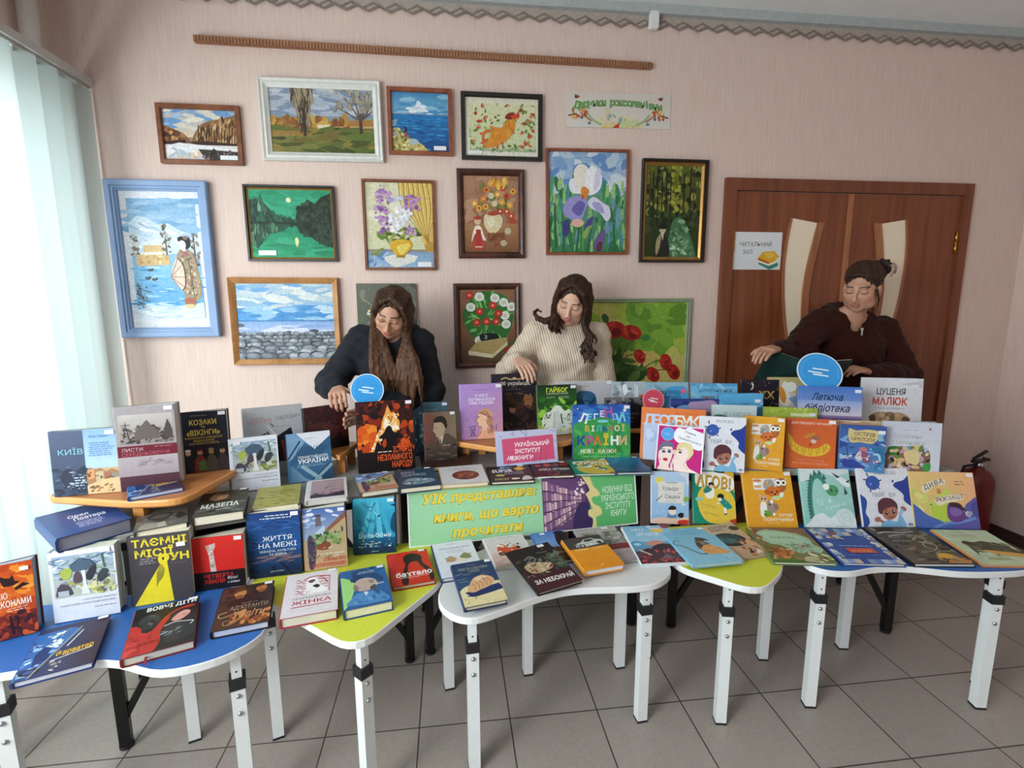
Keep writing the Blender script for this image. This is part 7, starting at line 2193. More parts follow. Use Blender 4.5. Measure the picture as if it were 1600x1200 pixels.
def f(A):
    A.G(0, 0, 1, .6, '5a6224', '3f4a1c').G(0, .55, 1, 1, '2f3a1a', '2a3818').S(120, (0, 0, 1, .55), ['6a7228', '2a3014', '86863a', '46521f', '1f2410', '9a9a4a'], .04, .05)
    for x in (.06, .12, .2, .28, .36, .44, .6, .68, .8, .86, .94):
        A.L([(x, .02 + (x * 7 % .1)), (x + .01, .66)], .022, ['241f12', '3a3418', '1a180e', '4a4422'][int(x * 50) % 4])
    A.S(40, (.46, 0, .62, .5), ['8a8a30', 'a3a33c', '6f7a28'], .03, .04).S(50, (0, .5, 1, .72), ['2a3a1c', '40502a', '1c2814'], .06, .04)
    A.B([(.42, 1), (.46, .7), (.52, .58), (.66, .56), (.76, .66), (.86, .8), (.95, .98), (.9, 1.05)], '46704c').S(40, (.46, .58, .92, 1), ['5a8a5c', '38603f', '6f9a6c', '8fae84'], .06, .025, mask=[(.46, .98), (.5, .62), (.7, .58), (.9, .86), (.92, 1)]).S(8, (.5, .86, .84, .96), ['9ac09a', 'b4ccb0'], .05, .02)
    A.B([(.2, 1.02), (.2, .84), (.26, .76), (.36, .76), (.44, .84), (.44, 1.02)], '26231d').E(.32, .7, .06, .06, 'b9a890').B([(.24, .68), (.28, .64), (.4, .64), (.42, .67), (.34, .69)], '1c1f1c').B([(.2, .9), (.22, .8), (.3, .74), (.28, .88), (.22, .98)], 'a08f6c').P([(.29, .72), (.35, .72), (.33, .82)], 'c9bfa8')


picture('dark green forest path painting in a black and gold frame', 1.232, 1.984, .371, .541, .013, M_DKF, f, tagat=(.29, .018, .028, .01), dep=.03, inner=(.02, M_GOLD))


def f(A):
    A.G(0, 0, 1, .5, 'a9c0d0', '7fb0d8').S(60, (0, 0, 1, .48), ['c2cdd2', '8fb4d0', 'd6dad8', '6fa4d4', 'b4c6d0'], .13, .03, rj=10).P([(0, .36), (.2, .3), (.35, .34), (.5, .3), (.7, .28), (1, .32), (1, .5), (0, .5)], '5a9ad0').S(30, (0, .3, 1, .5), ['7fb0dc', '4a8cc8', '96c0e0', 'b9d2e4'], .1, .025, rj=10)
    A.G(0, .49, 1, .68, '7fa8d8', 'b4bedc').G(0, .485, 1, .5, '4a7cb0').B([(.2, .66), (.4, .56), (.62, .54), (.72, .62), (.5, .68)], 'd0d2e6').S(20, (0, .52, 1, .66), ['9ab4dc', '8aa6d4', 'c9cde2'], .12, .012, rj=5).E(.78, .63, .05, .02, '4a4f5c').E(.52, .64, .03, .012, '5a6070').E(.02, .55, .05, .02, '5a6470')
    A.P([(0, .66), (.3, .64), (.6, .67), (1, .63), (1, 1), (0, 1)], '4f5258')
    rg = random.Random(11)
    for row in range(7):
        y = .67 + row * .05
        sz = .03 + row * .008
        x = rg.uniform(-.03, .03)
        while x < 1.03:
            s = sz * rg.uniform(.7, 1.5)
            b = rg.choice(['7f848c', '6a6f78', '8f959c', '5c6068'])
            A.E(x, y + rg.uniform(-.01, .01), s, s * .6, '2f3238', rg.uniform(-12, 12), 12).E(x, y - .006, s * .92, s * .5, b, rg.uniform(-12, 12), 12).E(x - s * .15, y - .018, s * .55, s * .24, {'7': 'a3a8b0', '6': '8d939c', '8': 'b9bec4', '5': '7c8189'}[b[0]], rg.uniform(-10, 10), 10)
            x += s * 1.6


picture('seascape with grey boulders in an oak frame, left of the woman with glasses', -.841, 1.407, .538, .445, .030, M_OAK, f, [(0, 0), (0, .9), (.1, 1), (.45, .8), (1, .4), (1, .1)], .028, .3, tagat=(.44, .032, .03, .018))


def f(A):
    A.G(0, 0, 1, 1, '66685c', '52584a').S(40, (0, 0, 1, 1), ['70726a', '5a5e50', '4a5044', '7f8074'], .12, .05)
    for x, y, c in ((.3, .4, 'd9b828'), (.14, .68, 'e0c030'), (.72, .35, 'd0a828'), (.8, .7, 'dcb82c'), (.5, .75, 'c9a024')):
        for q in range(12):
            a = q * .5236
            A.E(x + .09 * math.cos(a), y + .07 * math.sin(a), .055, .02, [c, 'e9d050', 'b98f1f'][q % 3], q * 30, 8, .4)
        A.E(x, y, .05, .05, '4a3a1c')
    A.E(.21, .38, .05, .035, 'dfe0da', -30).E(.21, .38, .025, .02, '9aa09a').L([(.1, .2), (.28, .3)], .04, '8a8a6c', .01).L([(.4, .12), (.46, .3)], .04, '8a8c70', .01).S(14, (0, .45, .5, 1), ['5f6f44', '7a8a54', '48583a'], .09, .025)


picture('small unframed sunflower canvas behind the woman with glasses', -.328, 1.398, .303, .393, 0, None, f)


def f(A):
    A.G(0, 0, 1, .7, '8f6248', '7c523c').G(0, .68, 1, 1, '6f5438', '5c452e').S(20, (0, 0, 1, .6), ['96684e', '845840'], .14, .05)
    rg = random.Random(3)
    lf = [(.12, .3), (.25, .1), (.5, .04), (.75, .1), (.94, .3), (.9, .55), (.75, .66), (.3, .66), (.14, .5)]
    A.B([(.06, .3), (.3, .06), (.55, .03), (.85, .1), (.97, .3), (.92, .55), (.72, .72), (.3, .7), (.1, .5)], '2f6a2c')
    for i in range(70):
        x, y = rg.uniform(.08, .96), rg.uniform(.05, .7)
        if inside(x, y, lf):
            a = math.degrees(math.atan2(y - .4, x - .52)) + rg.uniform(-25, 25)
            A.E(x, y, .075, .026, rg.choice(['3f8a38', '4fa044', '2f742c', '66b052']), a, 9, .4)
            A.E(x, y, .07, .006, '9ccf86', a, 6, .4)
    A.k += 1
    for x, y in ((.36, .1), (.64, .12), (.8, .18), (.94, .24), (.2, .24), (.82, .36), (.84, .48), (.34, .7)):
        A.E(x, y, .085, .08, 'e6e6e0', n=14).E(x, y, .055, .05, 'd0d2c8', n=12).E(x, y, .022, .02, 'c9c08a')
    for x, y in ((.18, .08), (.6, .22), (.36, .3), (.7, .33), (.3, .45), (.48, .44), (.66, .44)):
        A.E(x, y, .075, .07, 'a8281f', n=14).E(x, y, .05, .045, 'c8402f', n=12).E(x, y, .02, .018, 'e6a080')
    A.B([(.36, .62), (.6, .6), (.7, .64), (.66, .72), (.4, .72)], '15181c').T('З', .46, .68, .05, 'c9d2d2', 'c', .01)
    A.P([(.3, .72), (.86, .66), (.84, .78), (.58, .9), (.14, .84)], 'b09a62').P([(.14, .84), (.58, .9), (.58, .95), (.14, .9)], 'e0d6b4').P([(.58, .9), (.86, .72), (.86, .77), (.58, .95)], 'cfc49c').E(.86, .84, .05, .05, 'a8281f').E(.94, .82, .05, .05, 'b03428').L([(.84, .8), (.96, .74)], .02, '3f6a30')


picture('bouquet of white and red flowers on a book in a dark carved frame', .207, 1.371, .362, .455, .034, M_DKW, f, ROUND, .026, -.4)


def f(A):
    A.G(0, 0, 1, 1, 'a3b24a', 'b4b45a').S(60, (0, 0, 1, .8), ['8fae3c', 'b9b858', '7a9a34', 'c2bc66', 'a8b848'], .16, .07).S(24, (.4, .02, .95, .45), ['6a9a30', '7aa838', '5f8a2c'], .12, .06).S(20, (0, .5, 1, 1), ['c4b060', 'b9aa5c', 'ccb86c'], .16, .08)
    for q in (((.3, .62), (.33, .4), (.3, .3)), ((.36, .62), (.36, .42), (.42, .32)), ((.38, .6), (.44, .42), (.52, .36)), ((.42, .62), (.44, .52), (.54, .5)), ((.55, .72), (.66, .6), (.8, .55)), ((.6, .72), (.75, .66), (.86, .66)), ((.5, .36), (.58, .34)), ((.3, .26), (.24, .16))):
        A.C(list(q), .014, '4a6a30', .01)
    A.E(.62, .34, .045, .03, '3f7a38').E(.235, .15, .03, .045, '3f6a38', -30)
    for x, y, s, r in ((.32, .26, .11, 0), (.48, .29, .1, 10), (.57, .52, .07, 60), (.7, .7, .08, 50), (.82, .58, .08, 70), (.9, .68, .08, 60), (.38, .72, .08, 0)):
        A.E(x, y, s, s * .7, 'a82018', r).E(x - s * .3, y - s * .1, s * .5, s * .5, 'c0301f', r + 30).E(x + s * .2, y + s * .2, s * .4, s * .35, '7a1512', r).S(4, (x - s * .6, y - s * .5, x + s * .6, y + s * .5), ['c9402a', '8a1a14'], s * .3, s * .14)
    A.B([(.26, .75), (.28, .6), (.34, .5), (.38, .42), (.4, .5), (.42, .58), (.56, .62), (.62, .74), (.4, .8)], '3a5a28').S(16, (.26, .55, .6, .8), ['4f7030', '2c4a20', '5f803a'], .06, .025)


picture('large painting of red poppies on yellow green in a pale frame by the door', 1.028, 1.203, .667, .63, .024, M_GRNF, f, [(0, 0), (0, .8), (.3, 1), (.45, .6), (.8, .9), (1, .4), (1, .1)], .026)

# ---------------------------------------------------------------- paper banner and door sign


def paper(name, label, x, y, z, w, h, roll, fn, cat):
    root = empty(name, (x, y, z), (0, R(roll), 0), label, cat)
    A = Art(w, h, 6)
    fn(A)
    mb = MB().box(0, 0, 0, w, .0012, h, 0, lin('d9d8d2'))
    n = len(mb.v)
    mb.v += A.v
    mb.f += [tuple(i + n for i in q) for q in A.f]
    mb.c += A.c
    mb.mi += [0] * len(A.f)
    mb.build('paper_sheet', M_MATTE, root, color=True)
    return root


def f(A):
    A.G(0, 0, 1, 1, 'd6cdc4', 'd9d3cb')
    s = 'Дарунки роксоланівни'
    n = len(s)
    for i, ch in enumerate(s):
        t = (i + .5) / n * 2 - 1
        A.T(ch, .5 + t * .42, .36 + .12 * t * t, .2, '6f9a5c', 'c', .06, rot=t * 10, sx=1.0)
    A.E(.5, 1.0, .16, .05, 'e6c24a').E(.5, .96, .055, .04, 'c4451c').S(16, (.2, .6, .8, .95), ['c9d0a0', 'dcd6a8', 'b9c9a8', 'd9c9a0'], .06, .02).S(10, (.4, .66, .6, .85), ['a9b4b4', '9ab0a0', 'e0d0a0'], .025, .015)
    for sx in (-1, 1):
        X = lambda q: .5 + sx * q
        A.S(8, (min(X(.3), X(.44)), .5, max(X(.3), X(.44)), .75), ['c97a44', 'b9603a', 'd99a6a', 'e0b060'], .03, .015).L([(X(.36), .6), (X(.26), .82)], .012, 'a8603c').L([(X(.4), .62), (X(.48), .68)], .012, '7a4a34').P([(X(.37), .14), (X(.4), .08), (X(.41), .16), (X(.4), .2)], '8a4a34').P([(X(.42), .06), (X(.42), .18), (X(.39), .18)], '7a3f30').E(X(.35), .72, .012, .016, '4f6f78').E(X(.28), .88, .016, .012, '5f7f96').C([(X(.3), .6), (X(.24), .8), (X(.16), .92)], .02, 'a8b48a')


paper('paper_banner', 'pale paper banner with green curved lettering on the wall above the iris painting', .628, YB - .003, 2.405, .568, .172, -.5, f, 'banner')


def f(A):
    A.G(0, 0, 1, 1, 'e3e4e8', 'dddfe4')
    A.T('ЧИТАЛЬНИЙ', .46, .38, .115, '6a6468', 'c', .006, fit=.66).T('ЗАЛ', .3, .58, .115, '6a6468', 'c', .006, fit=.2)
    A.P([(.55, .86), (.78, 1.0), (.95, .9), (.95, .82), (.74, .74), (.54, .8)], '3f8a78').P([(.54, .8), (.76, .9), (.96, .8), (.96, .74), (.74, .68), (.54, .72)], 'd9a43a').P([(.54, .74), (.76, .84), (.96, .72), (.96, .78), (.76, .9), (.54, .8)], 'f0ead6').P([(.53, .68), (.62, .52), (.86, .5), (.97, .66), (.76, .8)], 'e3ad2c').P([(.53, .68), (.76, .8), (.76, .85), (.53, .74)], 'c4542c').P([(.62, .55), (.82, .54), (.9, .64), (.74, .7)], 'ecc255')


paper('door_sign', 'white paper sign lettered ЧИТАЛЬНИЙ ЗАЛ with a small book picture on the door', 1.588, YB - .0195, 1.676, .293, .206, 0, f, 'sign')
# ---------------------------------------------------------------- people: smooth distance fields turned into one continuous skin


class Field:
    def __init__(s, lo, hi, v):
        s.lo, s.v = np.array(lo, np.float32), v
        s.n = [int(math.ceil((b - a) / v)) + 1 for a, b in zip(lo, hi)]
        s.g = np.full(s.n, 0.2, np.float32)

    def _win(s, lo, hi):
        a = [max(0, int((l - o) / s.v)) for l, o in zip(lo, s.lo)]
        b = [min(n, int((h - o) / s.v) + 2) for h, o, n in zip(hi, s.lo, s.n)]
        if any(q <= p for p, q in zip(a, b)):
            return None
        ax = [s.lo[i] + s.v * np.arange(a[i], b[i], dtype=np.float32) for i in range(3)]
        return tuple(slice(p, q) for p, q in zip(a, b)), ax[0][:, None, None], ax[1][None, :, None], ax[2][None, None, :]

    def _mix(s, sl, d, k, op):
        g = s.g[sl]
        if op == 'sub':
            d = -d
            h = np.maximum(k - np.abs(g - d), 0) / k
            s.g[sl] = np.maximum(g, d) + h * h * k * .25
        else:
            h = np.maximum(k - np.abs(g - d), 0) / k
            s.g[sl] = np.minimum(g, d) - h * h * k * .25

    def cap(s, a, b, ra, rb=None, k=.02, op='add'):
        rb = ra if rb is None else rb
        a, b = np.array(a, np.float32), np.array(b, np.float32)
        m = max(ra, rb) + k + 3 * s.v
        w = s._win(np.minimum(a, b) - m, np.maximum(a, b) + m)
        if w is None:
            return s
        sl, X, Y, Z = w
        u = b - a
        L2 = float(u @ u) + 1e-9
        t = np.clip(((X - a[0]) * u[0] + (Y - a[1]) * u[1] + (Z - a[2]) * u[2]) / L2, 0, 1)
        d = np.sqrt((X - a[0] - t * u[0]) ** 2 + (Y - a[1] - t * u[1]) ** 2 + (Z - a[2] - t * u[2]) ** 2) - (ra + (rb - ra) * t)
        s._mix(sl, d, k, op)
        return s

    def chain(s, pts, rs, k=.02):
        for i in range(len(pts) - 1):
            s.cap(pts[i], pts[i + 1], rs[i], rs[i + 1], k)
        return s

    def ell(s, c, r, k=.02, M=None, op='add'):
        c = np.array(c, np.float32)
        m = max(r) + k + 3 * s.v
        w = s._win(c - m, c + m)
        if w is None:
            return s
        sl, X, Y, Z = w
        x, y, z = X - c[0], Y - c[1], Z - c[2]
        if M is not None:
            q = [M[0][i] * x + M[1][i] * y + M[2][i] * z for i in range(3)]
        else:
            q = [x, y, z]
        k0 = np.sqrt(sum((a / b) ** 2 for a, b in zip(q, r)))
        k1 = np.sqrt(sum((a / (b * b)) ** 2 for a, b in zip(q, r))) + 1e-6
        s._mix(sl, (k0 * (k0 - 1) / k1).astype(np.float32), k, op)
        return s

    def warp(s, fn):
        X = s.lo[0] + s.v * np.arange(s.n[0], dtype=np.float32)[:, None, None]
        Y = s.lo[1] + s.v * np.arange(s.n[1], dtype=np.float32)[None, :, None]
        Z = s.lo[2] + s.v * np.arange(s.n[2], dtype=np.float32)[None, None, :]
        s.g += fn(X, Y, Z)
        return s

    def mesh(s):
        """surface nets"""
        g = s.g
        for ax in range(3):
            e = [slice(None)] * 3
            for q in (0, -1):
                e[ax] = q
                g[tuple(e)] = np.maximum(g[tuple(e)], .01)
        ins = g < 0
        nx, ny, nz = [q - 1 for q in g.shape]
        cnt = np.zeros((nx, ny, nz), np.uint8)
        for i in (0, 1):
            for j in (0, 1):
                for k in (0, 1):
                    cnt += ins[i:nx + i, j:ny + j, k:nz + k]
        I, J, K = np.nonzero((cnt > 0) & (cnt < 8))
        idx = np.full((nx, ny, nz), -1, np.int32)
        idx[I, J, K] = np.arange(len(I))
        acc = np.zeros((len(I), 3))
        num = np.zeros(len(I))
        cs = [(i, j, k) for i in (0, 1) for j in (0, 1) for k in (0, 1)]
        for a in cs:
            for b in cs:
                if sum(abs(p - q) for p, q in zip(a, b)) == 1 and a < b:
                    ga = g[I + a[0], J + a[1], K + a[2]]
                    gb = g[I + b[0], J + b[1], K + b[2]]
                    m = (ga < 0) != (gb < 0)
                    t = np.where(m, ga / np.where(m, ga - gb, 1), 0)
                    for d in range(3):
                        acc[:, d] += np.where(m, a[d] + t * (b[d] - a[d]), 0)
                    num += m
        V = (acc / num[:, None] + np.stack([I, J, K], 1)) * s.v + s.lo
        F = []
        for ax in range(3):
            o1, o2 = (ax + 1) % 3, (ax + 2) % 3
            sl0 = [slice(0, q) for q in g.shape]
            sl1 = [slice(0, q) for q in g.shape]
            sl0[ax] = slice(0, g.shape[ax] - 1)
            sl1[ax] = slice(1, g.shape[ax])
            A, B = ins[tuple(sl0)], ins[tuple(sl1)]
            for flip, mk in ((0, A & ~B), (1, ~A & B)):
                P = np.stack(np.nonzero(mk), 1)
                ok = (P[:, o1] > 0) & (P[:, o2] > 0) & (P[:, o1] < g.shape[o1] - 1) & (P[:, o2] < g.shape[o2] - 1)
                P = P[ok]
                q = []
                for d1, d2 in ((1, 1), (0, 1), (0, 0), (1, 0)):
                    Q = P.copy()
                    Q[:, o1] -= d1
                    Q[:, o2] -= d2
                    q.append(idx[Q[:, 0], Q[:, 1], Q[:, 2]])
                q = np.stack(q, 1)
                F.append(q[:, ::-1] if flip else q)
        return V, np.concatenate(F)


def skin_mesh(name, V, F, m, cols, base, parent=None):
    me = bpy.data.meshes.new(name)
    V = V - np.array(base)
    me.vertices.add(len(V))
    me.vertices.foreach_set('co', V.astype(np.float32).ravel())
    me.loops.add(len(F) * 4)
    me.loops.foreach_set('vertex_index', F.astype(np.int32).ravel())
    me.polygons.add(len(F))
    me.polygons.foreach_set('loop_start', np.arange(0, len(F) * 4, 4, dtype=np.int32))
    me.polygons.foreach_set('loop_total', np.full(len(F), 4, np.int32))
    me.update(calc_edges=True)
    me.validate()
    if cols is not None:
        at = me.color_attributes.new('Col', 'FLOAT_COLOR', 'POINT')
        a = np.ones((len(V), 4), np.float32)
        a[:, :3] = cols
        at.data.foreach_set('color', a.ravel())
    return link(name, me, m, parent, True)


def rot_head(yaw, pitch, roll):
    return np.array((Euler((0, 0, R(yaw))).to_matrix() @ Euler((R(pitch), 0, 0)).to_matrix() @ Euler((0, R(roll), 0)).to_matrix()))


class Head:
    """local x = picture right, d = forward (face), z = up"""

    def __init__(s, c, yaw, pitch, roll, k=1.0):
        s.c, s.M, s.k = np.array(c, float), rot_head(yaw, pitch, roll), k

    def w(s, x, d, z):
        return s.c + s.M @ (np.array([x, -d, z]) * s.k)

    def loc(s, V):
        q = (V - s.c) @ s.M / s.k
        return q[:, 0], -q[:, 1], q[:, 2]

    def ell(s, f, c, r, k, op='add'):
        f.ell(s.w(*c), [q * s.k for q in r], k, s.M, op)

    def cap(s, f, a, b, ra, rb, k, op='add'):
        f.cap(s.w(*a), s.w(*b), ra * s.k, rb * s.k, k, op)

    def build(s, f):
        s.ell(f, (0, -.018, .036), (.072, .091, .080), .02)
        s.ell(f, (0, .028, -.030), (.060, .060, .074), .03)
        s.ell(f, (0, .058, -.090), (.022, .020, .018), .028)
        for q in (-1, 1):
            s.ell(f, (q * .040, .054, -.022), (.022, .022, .022), .025)
            s.ell(f, (q * .047, .020, -.068), (.018, .026, .024), .03)
        s.ell(f, (0, .076, .020), (.044, .012, .012), .018)
        for q in (-1, 1):
            s.ell(f, (q * .031, .098, .0), (.015, .014, .011), .012, 'sub')
            s.ell(f, (q * .031, .0735, -.003), (.0145, .0135, .0135), .004)
            s.ell(f, (q * .074, -.006, -.014), (.008, .017, .030), .006)
        s.cap(f, (0, .086, .010), (0, .108, -.034), .0065, .0095, .012)
        s.ell(f, (0, .106, -.038), (.0105, .010, .009), .006)
        for q in (-1, 1):
            s.ell(f, (q * .011, .096, -.040), (.0075, .009, .007), .005)
        s.ell(f, (0, .0885, -.063), (.021, .0085, .0058), .005)
        s.ell(f, (0, .0865, -.0735), (.018, .0085, .0068), .005)
        s.cap(f, (-.020, .0965, -.0675), (.020, .0965, -.0675), .0022, .0022, .003, 'sub')

    def paint(s, V, C, skin, lip, brow, smile=0.0, lash=True):
        x, d, z = s.loc(V)
        ax = np.abs(x)
        face = d > .045

        def put(mask, c, a=1.0):
            C[mask] = C[mask] * (1 - a) + np.array(lin(c)) * a
        put(face & (((ax - .040) / .020) ** 2 + ((z + .034) / .018) ** 2 < 1), 'd98f7c', .25)
        put(face & (((ax - .031) / .019) ** 2 + ((z - .002) / .012) ** 2 < 1) & (d < .092), 'b98068', .35)
        by = .0245 - ((ax - .028) / .03) ** 2 * .006 - .002 * smile
        put(face & (ax > .011) & (ax < .051) & (np.abs(z - by) < .0036), brow, .85)
        ly = -.0085 + ((ax - .031) / .019) ** 2 * .005
        put(face & (ax > .014) & (ax < .049) & (np.abs(z - ly) < .0024), '1d1310', .85)
        mz = -.0675 + smile * (ax / .024) ** 2 * .006
        put(face & (ax < .0245) & (z < -.0575 + .002 * (ax < .008)) & (z > -.0795) & (ax < .0225 - np.abs(z + .068) * .8), lip, .8)
        put(face & (ax < .022) & (np.abs(z - mz) < .0016), '6a2a26', .8)
        put(face & (d > .085) & (ax > .004) & (ax < .012) & (np.abs(z + .0465) < .003), '6a3a30', .7)


def hand(f, wrist, tip, normal, thumb, curl=(.5, .5, .5, .5), spread=.0185, k=1.0):
    """five fingered hand: wrist -> tip direction, palm normal (side fingers curl to), thumb side"""
    w = np.array(wrist, float)
    d = np.array(tip, float) - w
    d /= np.linalg.norm(d)
    n = np.array(normal, float)
    n -= d * (n @ d)
    n /= np.linalg.norm(n)
    t = np.array(thumb, float)
    t -= d * (t @ d) + n * (t @ n)
    t /= np.linalg.norm(t)
    for o in (-.024, -.008, .008, .024):
        f.cap(w + d * .012 + t * o * .55, w + d * .085 * k + t * o * 1.15, .0135 * k, .0115 * k, .012)
    ln = (.036, .044, .047, .042)
    for i, o in enumerate((-.028, -.0095, .0095, .028)):
        p = w + d * .088 * k + t * o * 1.05
        dirv = d + t * o * 2.0
        a = curl[i]
        r = (.0088, .0082, .0074, .0064)
        L = (ln[i] * k, ln[i] * .68 * k, ln[i] * .52 * k)
        for j in range(3):
            ang = a * (j + .6)
            dd = (d * math.cos(ang) + n * math.sin(ang)) + t * o * 1.2 * math.cos(ang)
            dd /= np.linalg.norm(dd)
            q = p + dd * L[j]
            f.cap(p, q, r[j] * k, r[j + 1] * k, .0035)
            p = q
    p = w + d * .03 * k + t * .022
    for j, (L, a) in enumerate(((.038, .25), (.03, .5), (.024, .75))):
        dd = d * .72 + t * (.85 - .5 * j * .5) + n * a
        dd /= np.linalg.norm(dd)
        q = p + dd * L * k
        f.cap(p, q, (.0125, .0098, .0088)[j] * k, (.0098, .0088, .0072)[j] * k, .006)
        p = q


def vnoise(p, seed=0):
    """cheap smooth value noise from sines, -1..1"""
    r = np.random.RandomState(seed)
    o = np.zeros(len(p))
    for i in range(5):
        w = r.normal(size=3) * (1 + i * .6)
        o += np.sin(p @ w + r.uniform(0, 6.3)) / 5
    return o * 1.6


M_SKIN = col_mat('skin', rough=0.5, noise=0.03, scale=40, spec=0.35)
M_HAIR = col_mat('hair', rough=0.58, noise=0.15, scale=90, spec=0.3)
M_CLOTH = col_mat('fleece', rough=0.9, noise=0.08, scale=160, bump=0.3, spec=0.12, sheen=0.05)
M_JEANS = mat('dark_denim', '#23283a', 0.85, noise=0.15, scale=200)
M_SHOE = mat('shoe_leather', '#22201f', 0.5, noise=0.1)


def ribbed():
    m = bpy.data.materials.new('ribbed_knit')
    nt, N, L, P = nodes_of(m)
    tc = N.new('ShaderNodeTexCoord')
    mp = N.new('ShaderNodeMapping')
    mp.inputs['Rotation'].default_value = (0, R(13), 0)
    wv = N.new('ShaderNodeTexWave')
    wv.bands_direction = 'X'
    wv.inputs['Scale'].default_value = 26
    wv.inputs['Distortion'].default_value = 1.0
    wv.inputs['Detail Scale'].default_value = .5
    rp = N.new('ShaderNodeValToRGB')
    rp.color_ramp.elements[0].color = (*lin('c4af99'), 1)
    rp.color_ramp.elements[1].color = (*lin('e8d8c6'), 1)
    L.new(tc.outputs['Object'], mp.inputs[0])
    L.new(mp.outputs[0], wv.inputs['Vector'])
    L.new(wv.outputs['Fac'], rp.inputs[0])
    L.new(rp.outputs[0], P.inputs['Base Color'])
    P.inputs['Roughness'].default_value = .9
    P.inputs['Specular IOR Level'].default_value = .15
    b = N.new('ShaderNodeBump')
    b.inputs['Strength'].default_value = .6
    b.inputs['Distance'].default_value = .004
    L.new(wv.outputs['Fac'], b.inputs['Height'])
    L.new(b.outputs[0], P.inputs['Normal'])
    return m


M_KNIT = ribbed()


def V3(*a):
    return np.array(a, float)


def person(label, hd, pelvis, chest, neck, arms, hands, skin, lip, brow, cloth, hair_fn, smile=0, box=None, loose=.0, collar=None, hood=False, extra=None):
    """arms = [(shoulder, elbow, wrist), ...]"""
    base = (pelvis[0], pelvis[1], 0)
    P, Cc, Nk = V3(*pelvis), V3(*chest), V3(*neck)
    f = Field(box[0], box[1], .0034)
    # trunk, neck, legs
    f.ell(P, (.15, .10, .10), .03).ell((P + Cc) / 2 - V3(0, 0, .02), (.115, .085, .13), .06).ell(Cc, (.138, .095, .13), .05)
    f.cap(Nk - V3(0, 0, .03), hd.w(0, -.022, -.055), .052, .047, .03)
    f.cap(arms[0][0], arms[1][0], .045, .045, .05)
    f.cap(arms[0][0] * .35 + Nk * .65, arms[1][0] * .35 + Nk * .65, .048, .048, .05)
    feet = []
    for q in (-1, 1):
        hip, kn, an = P + V3(q * .085, 0, -.03), P + V3(q * .09, -.02, -.44), V3(P[0] + q * .09, P[1] + .03, .085)
        f.cap(hip, kn, .078, .052, .04).cap(kn, an, .050, .036, .02)
        f.cap(an + V3(0, .01, -.045), an + V3(0, -.15, -.06), .032, .026, .02)
        feet.append((hip, kn, an))
    for (sh, el, wr), hp in zip(arms, hands):
        f.cap(sh, el, .043, .035, .025).cap(el, wr, .036, .023, .012)
        hand(f, wr, *hp)
    hd.build(f)
    V, F = f.mesh()
    C = np.tile(np.array(lin(skin), np.float32), (len(V), 1))
    C *= (1 + .05 * vnoise(V * 28, 3))[:, None]
    hd.paint(V, C, skin, lip, brow, smile)
    body = skin_mesh('person', V, F, M_SKIN, C, base)
    body.location = base
    tag(body, label, 'person')
    # upper garment
    a = loose
    g = Field((box[0][0] - .03, box[0][1] - .0, .62), (box[1][0] + .03, box[1][1], Nk[2] + .13), .006)
    g.ell(P + V3(0, 0, .04), (.165 + a, .112 + a * .6, .14), .04).ell((P + Cc) / 2, (.14 + a, .10 + a * .6, .16), .06).ell(Cc, (.158 + a * .8, .112 + a * .6, .15), .05)
    for q in (-1, 1):
        g.ell(Cc + V3(q * .062, -.062, -.03), (.062, .05, .06), .04)
    g.cap(arms[0][0], arms[1][0], .058 + a * .5, .058 + a * .5, .06)
    g.cap(arms[0][0] * .4 + Nk * .6 - V3(0, 0, .01), arms[1][0] * .4 + Nk * .6 - V3(0, 0, .01), .055, .055, .05)
    for sh, el, wr in arms:
        cu = wr + (el - wr) * .10
        mid = el * .45 + wr * .55
        g.cap(sh, el, .060 + a * .9, .052 + a * .9, .03).cap(el, mid, .050 + a * .9, .043 + a * .9, .02).cap(mid, cu, .043 + a * .9, .033 + a * .2, .015)
        g.cap(cu, wr + (el - wr) * .01, .034 + a * .1, .033 + a * .1, .004)
    if collar:
        for i in range(collar[1]):
            t = i / max(1, collar[1] - 1)
            c = Nk * (1 - t * .55) + hd.w(0, -.02, -.075) * t * .55 + V3(0, .004, 0)
            g.ell(c, (collar[0], collar[0] * .95, .016), .012)
    if hood:
        for i in range(9):
            t = R(-20 + i * 27.5)
            p = Nk + V3(.088 * math.cos(t), .035 + .075 * math.sin(t), -.005 + .03 * math.sin(t))
            t2 = R(-20 + (i + 1) * 27.5)
            p2 = Nk + V3(.088 * math.cos(t2), .035 + .075 * math.sin(t2), -.005 + .03 * math.sin(t2))
            g.cap(p, p2, .036, .036, .02)
    if not collar or hood:
        g.cap(Nk + V3(0, -.015, -.05), Nk + V3(0, -.06, .16), .05, .085, .015, 'sub')
    g.warp(lambda X, Y, Z: (.0028 * np.sin(X * 55 + 2.2 * np.sin(Z * 26)) * np.sin(Z * 37 + Y * 30 + 2 * np.sin(X * 21)) + .0016 * np.sin(Z * 95 + 6 * np.sin(X * 14) + Y * 50)).astype(np.float32) * (1 + 14 * a))
    V, F = g.mesh()
    if isinstance(cloth, str):
        C = np.tile(np.array(lin(cloth), np.float32), (len(V), 1))
        skin_mesh('hooded_sweatshirt', V, F, M_CLOTH, C, base, body)
    else:
        skin_mesh('sweater', V, F, cloth, None, base, body)
    # trousers and shoes
    t = Field((P[0] - .25, P[1] - .2, .03), (P[0] + .25, P[1] + .2, P[2] + .12), .008)
    t.ell(P, (.16, .108, .10), .03)
    for hip, kn, an in feet:
        t.cap(hip, kn, .088, .066, .03).cap(kn, an, .064, .052, .02)
    V, F = t.mesh()
    skin_mesh('trousers', V, F, M_JEANS, None, base, body)
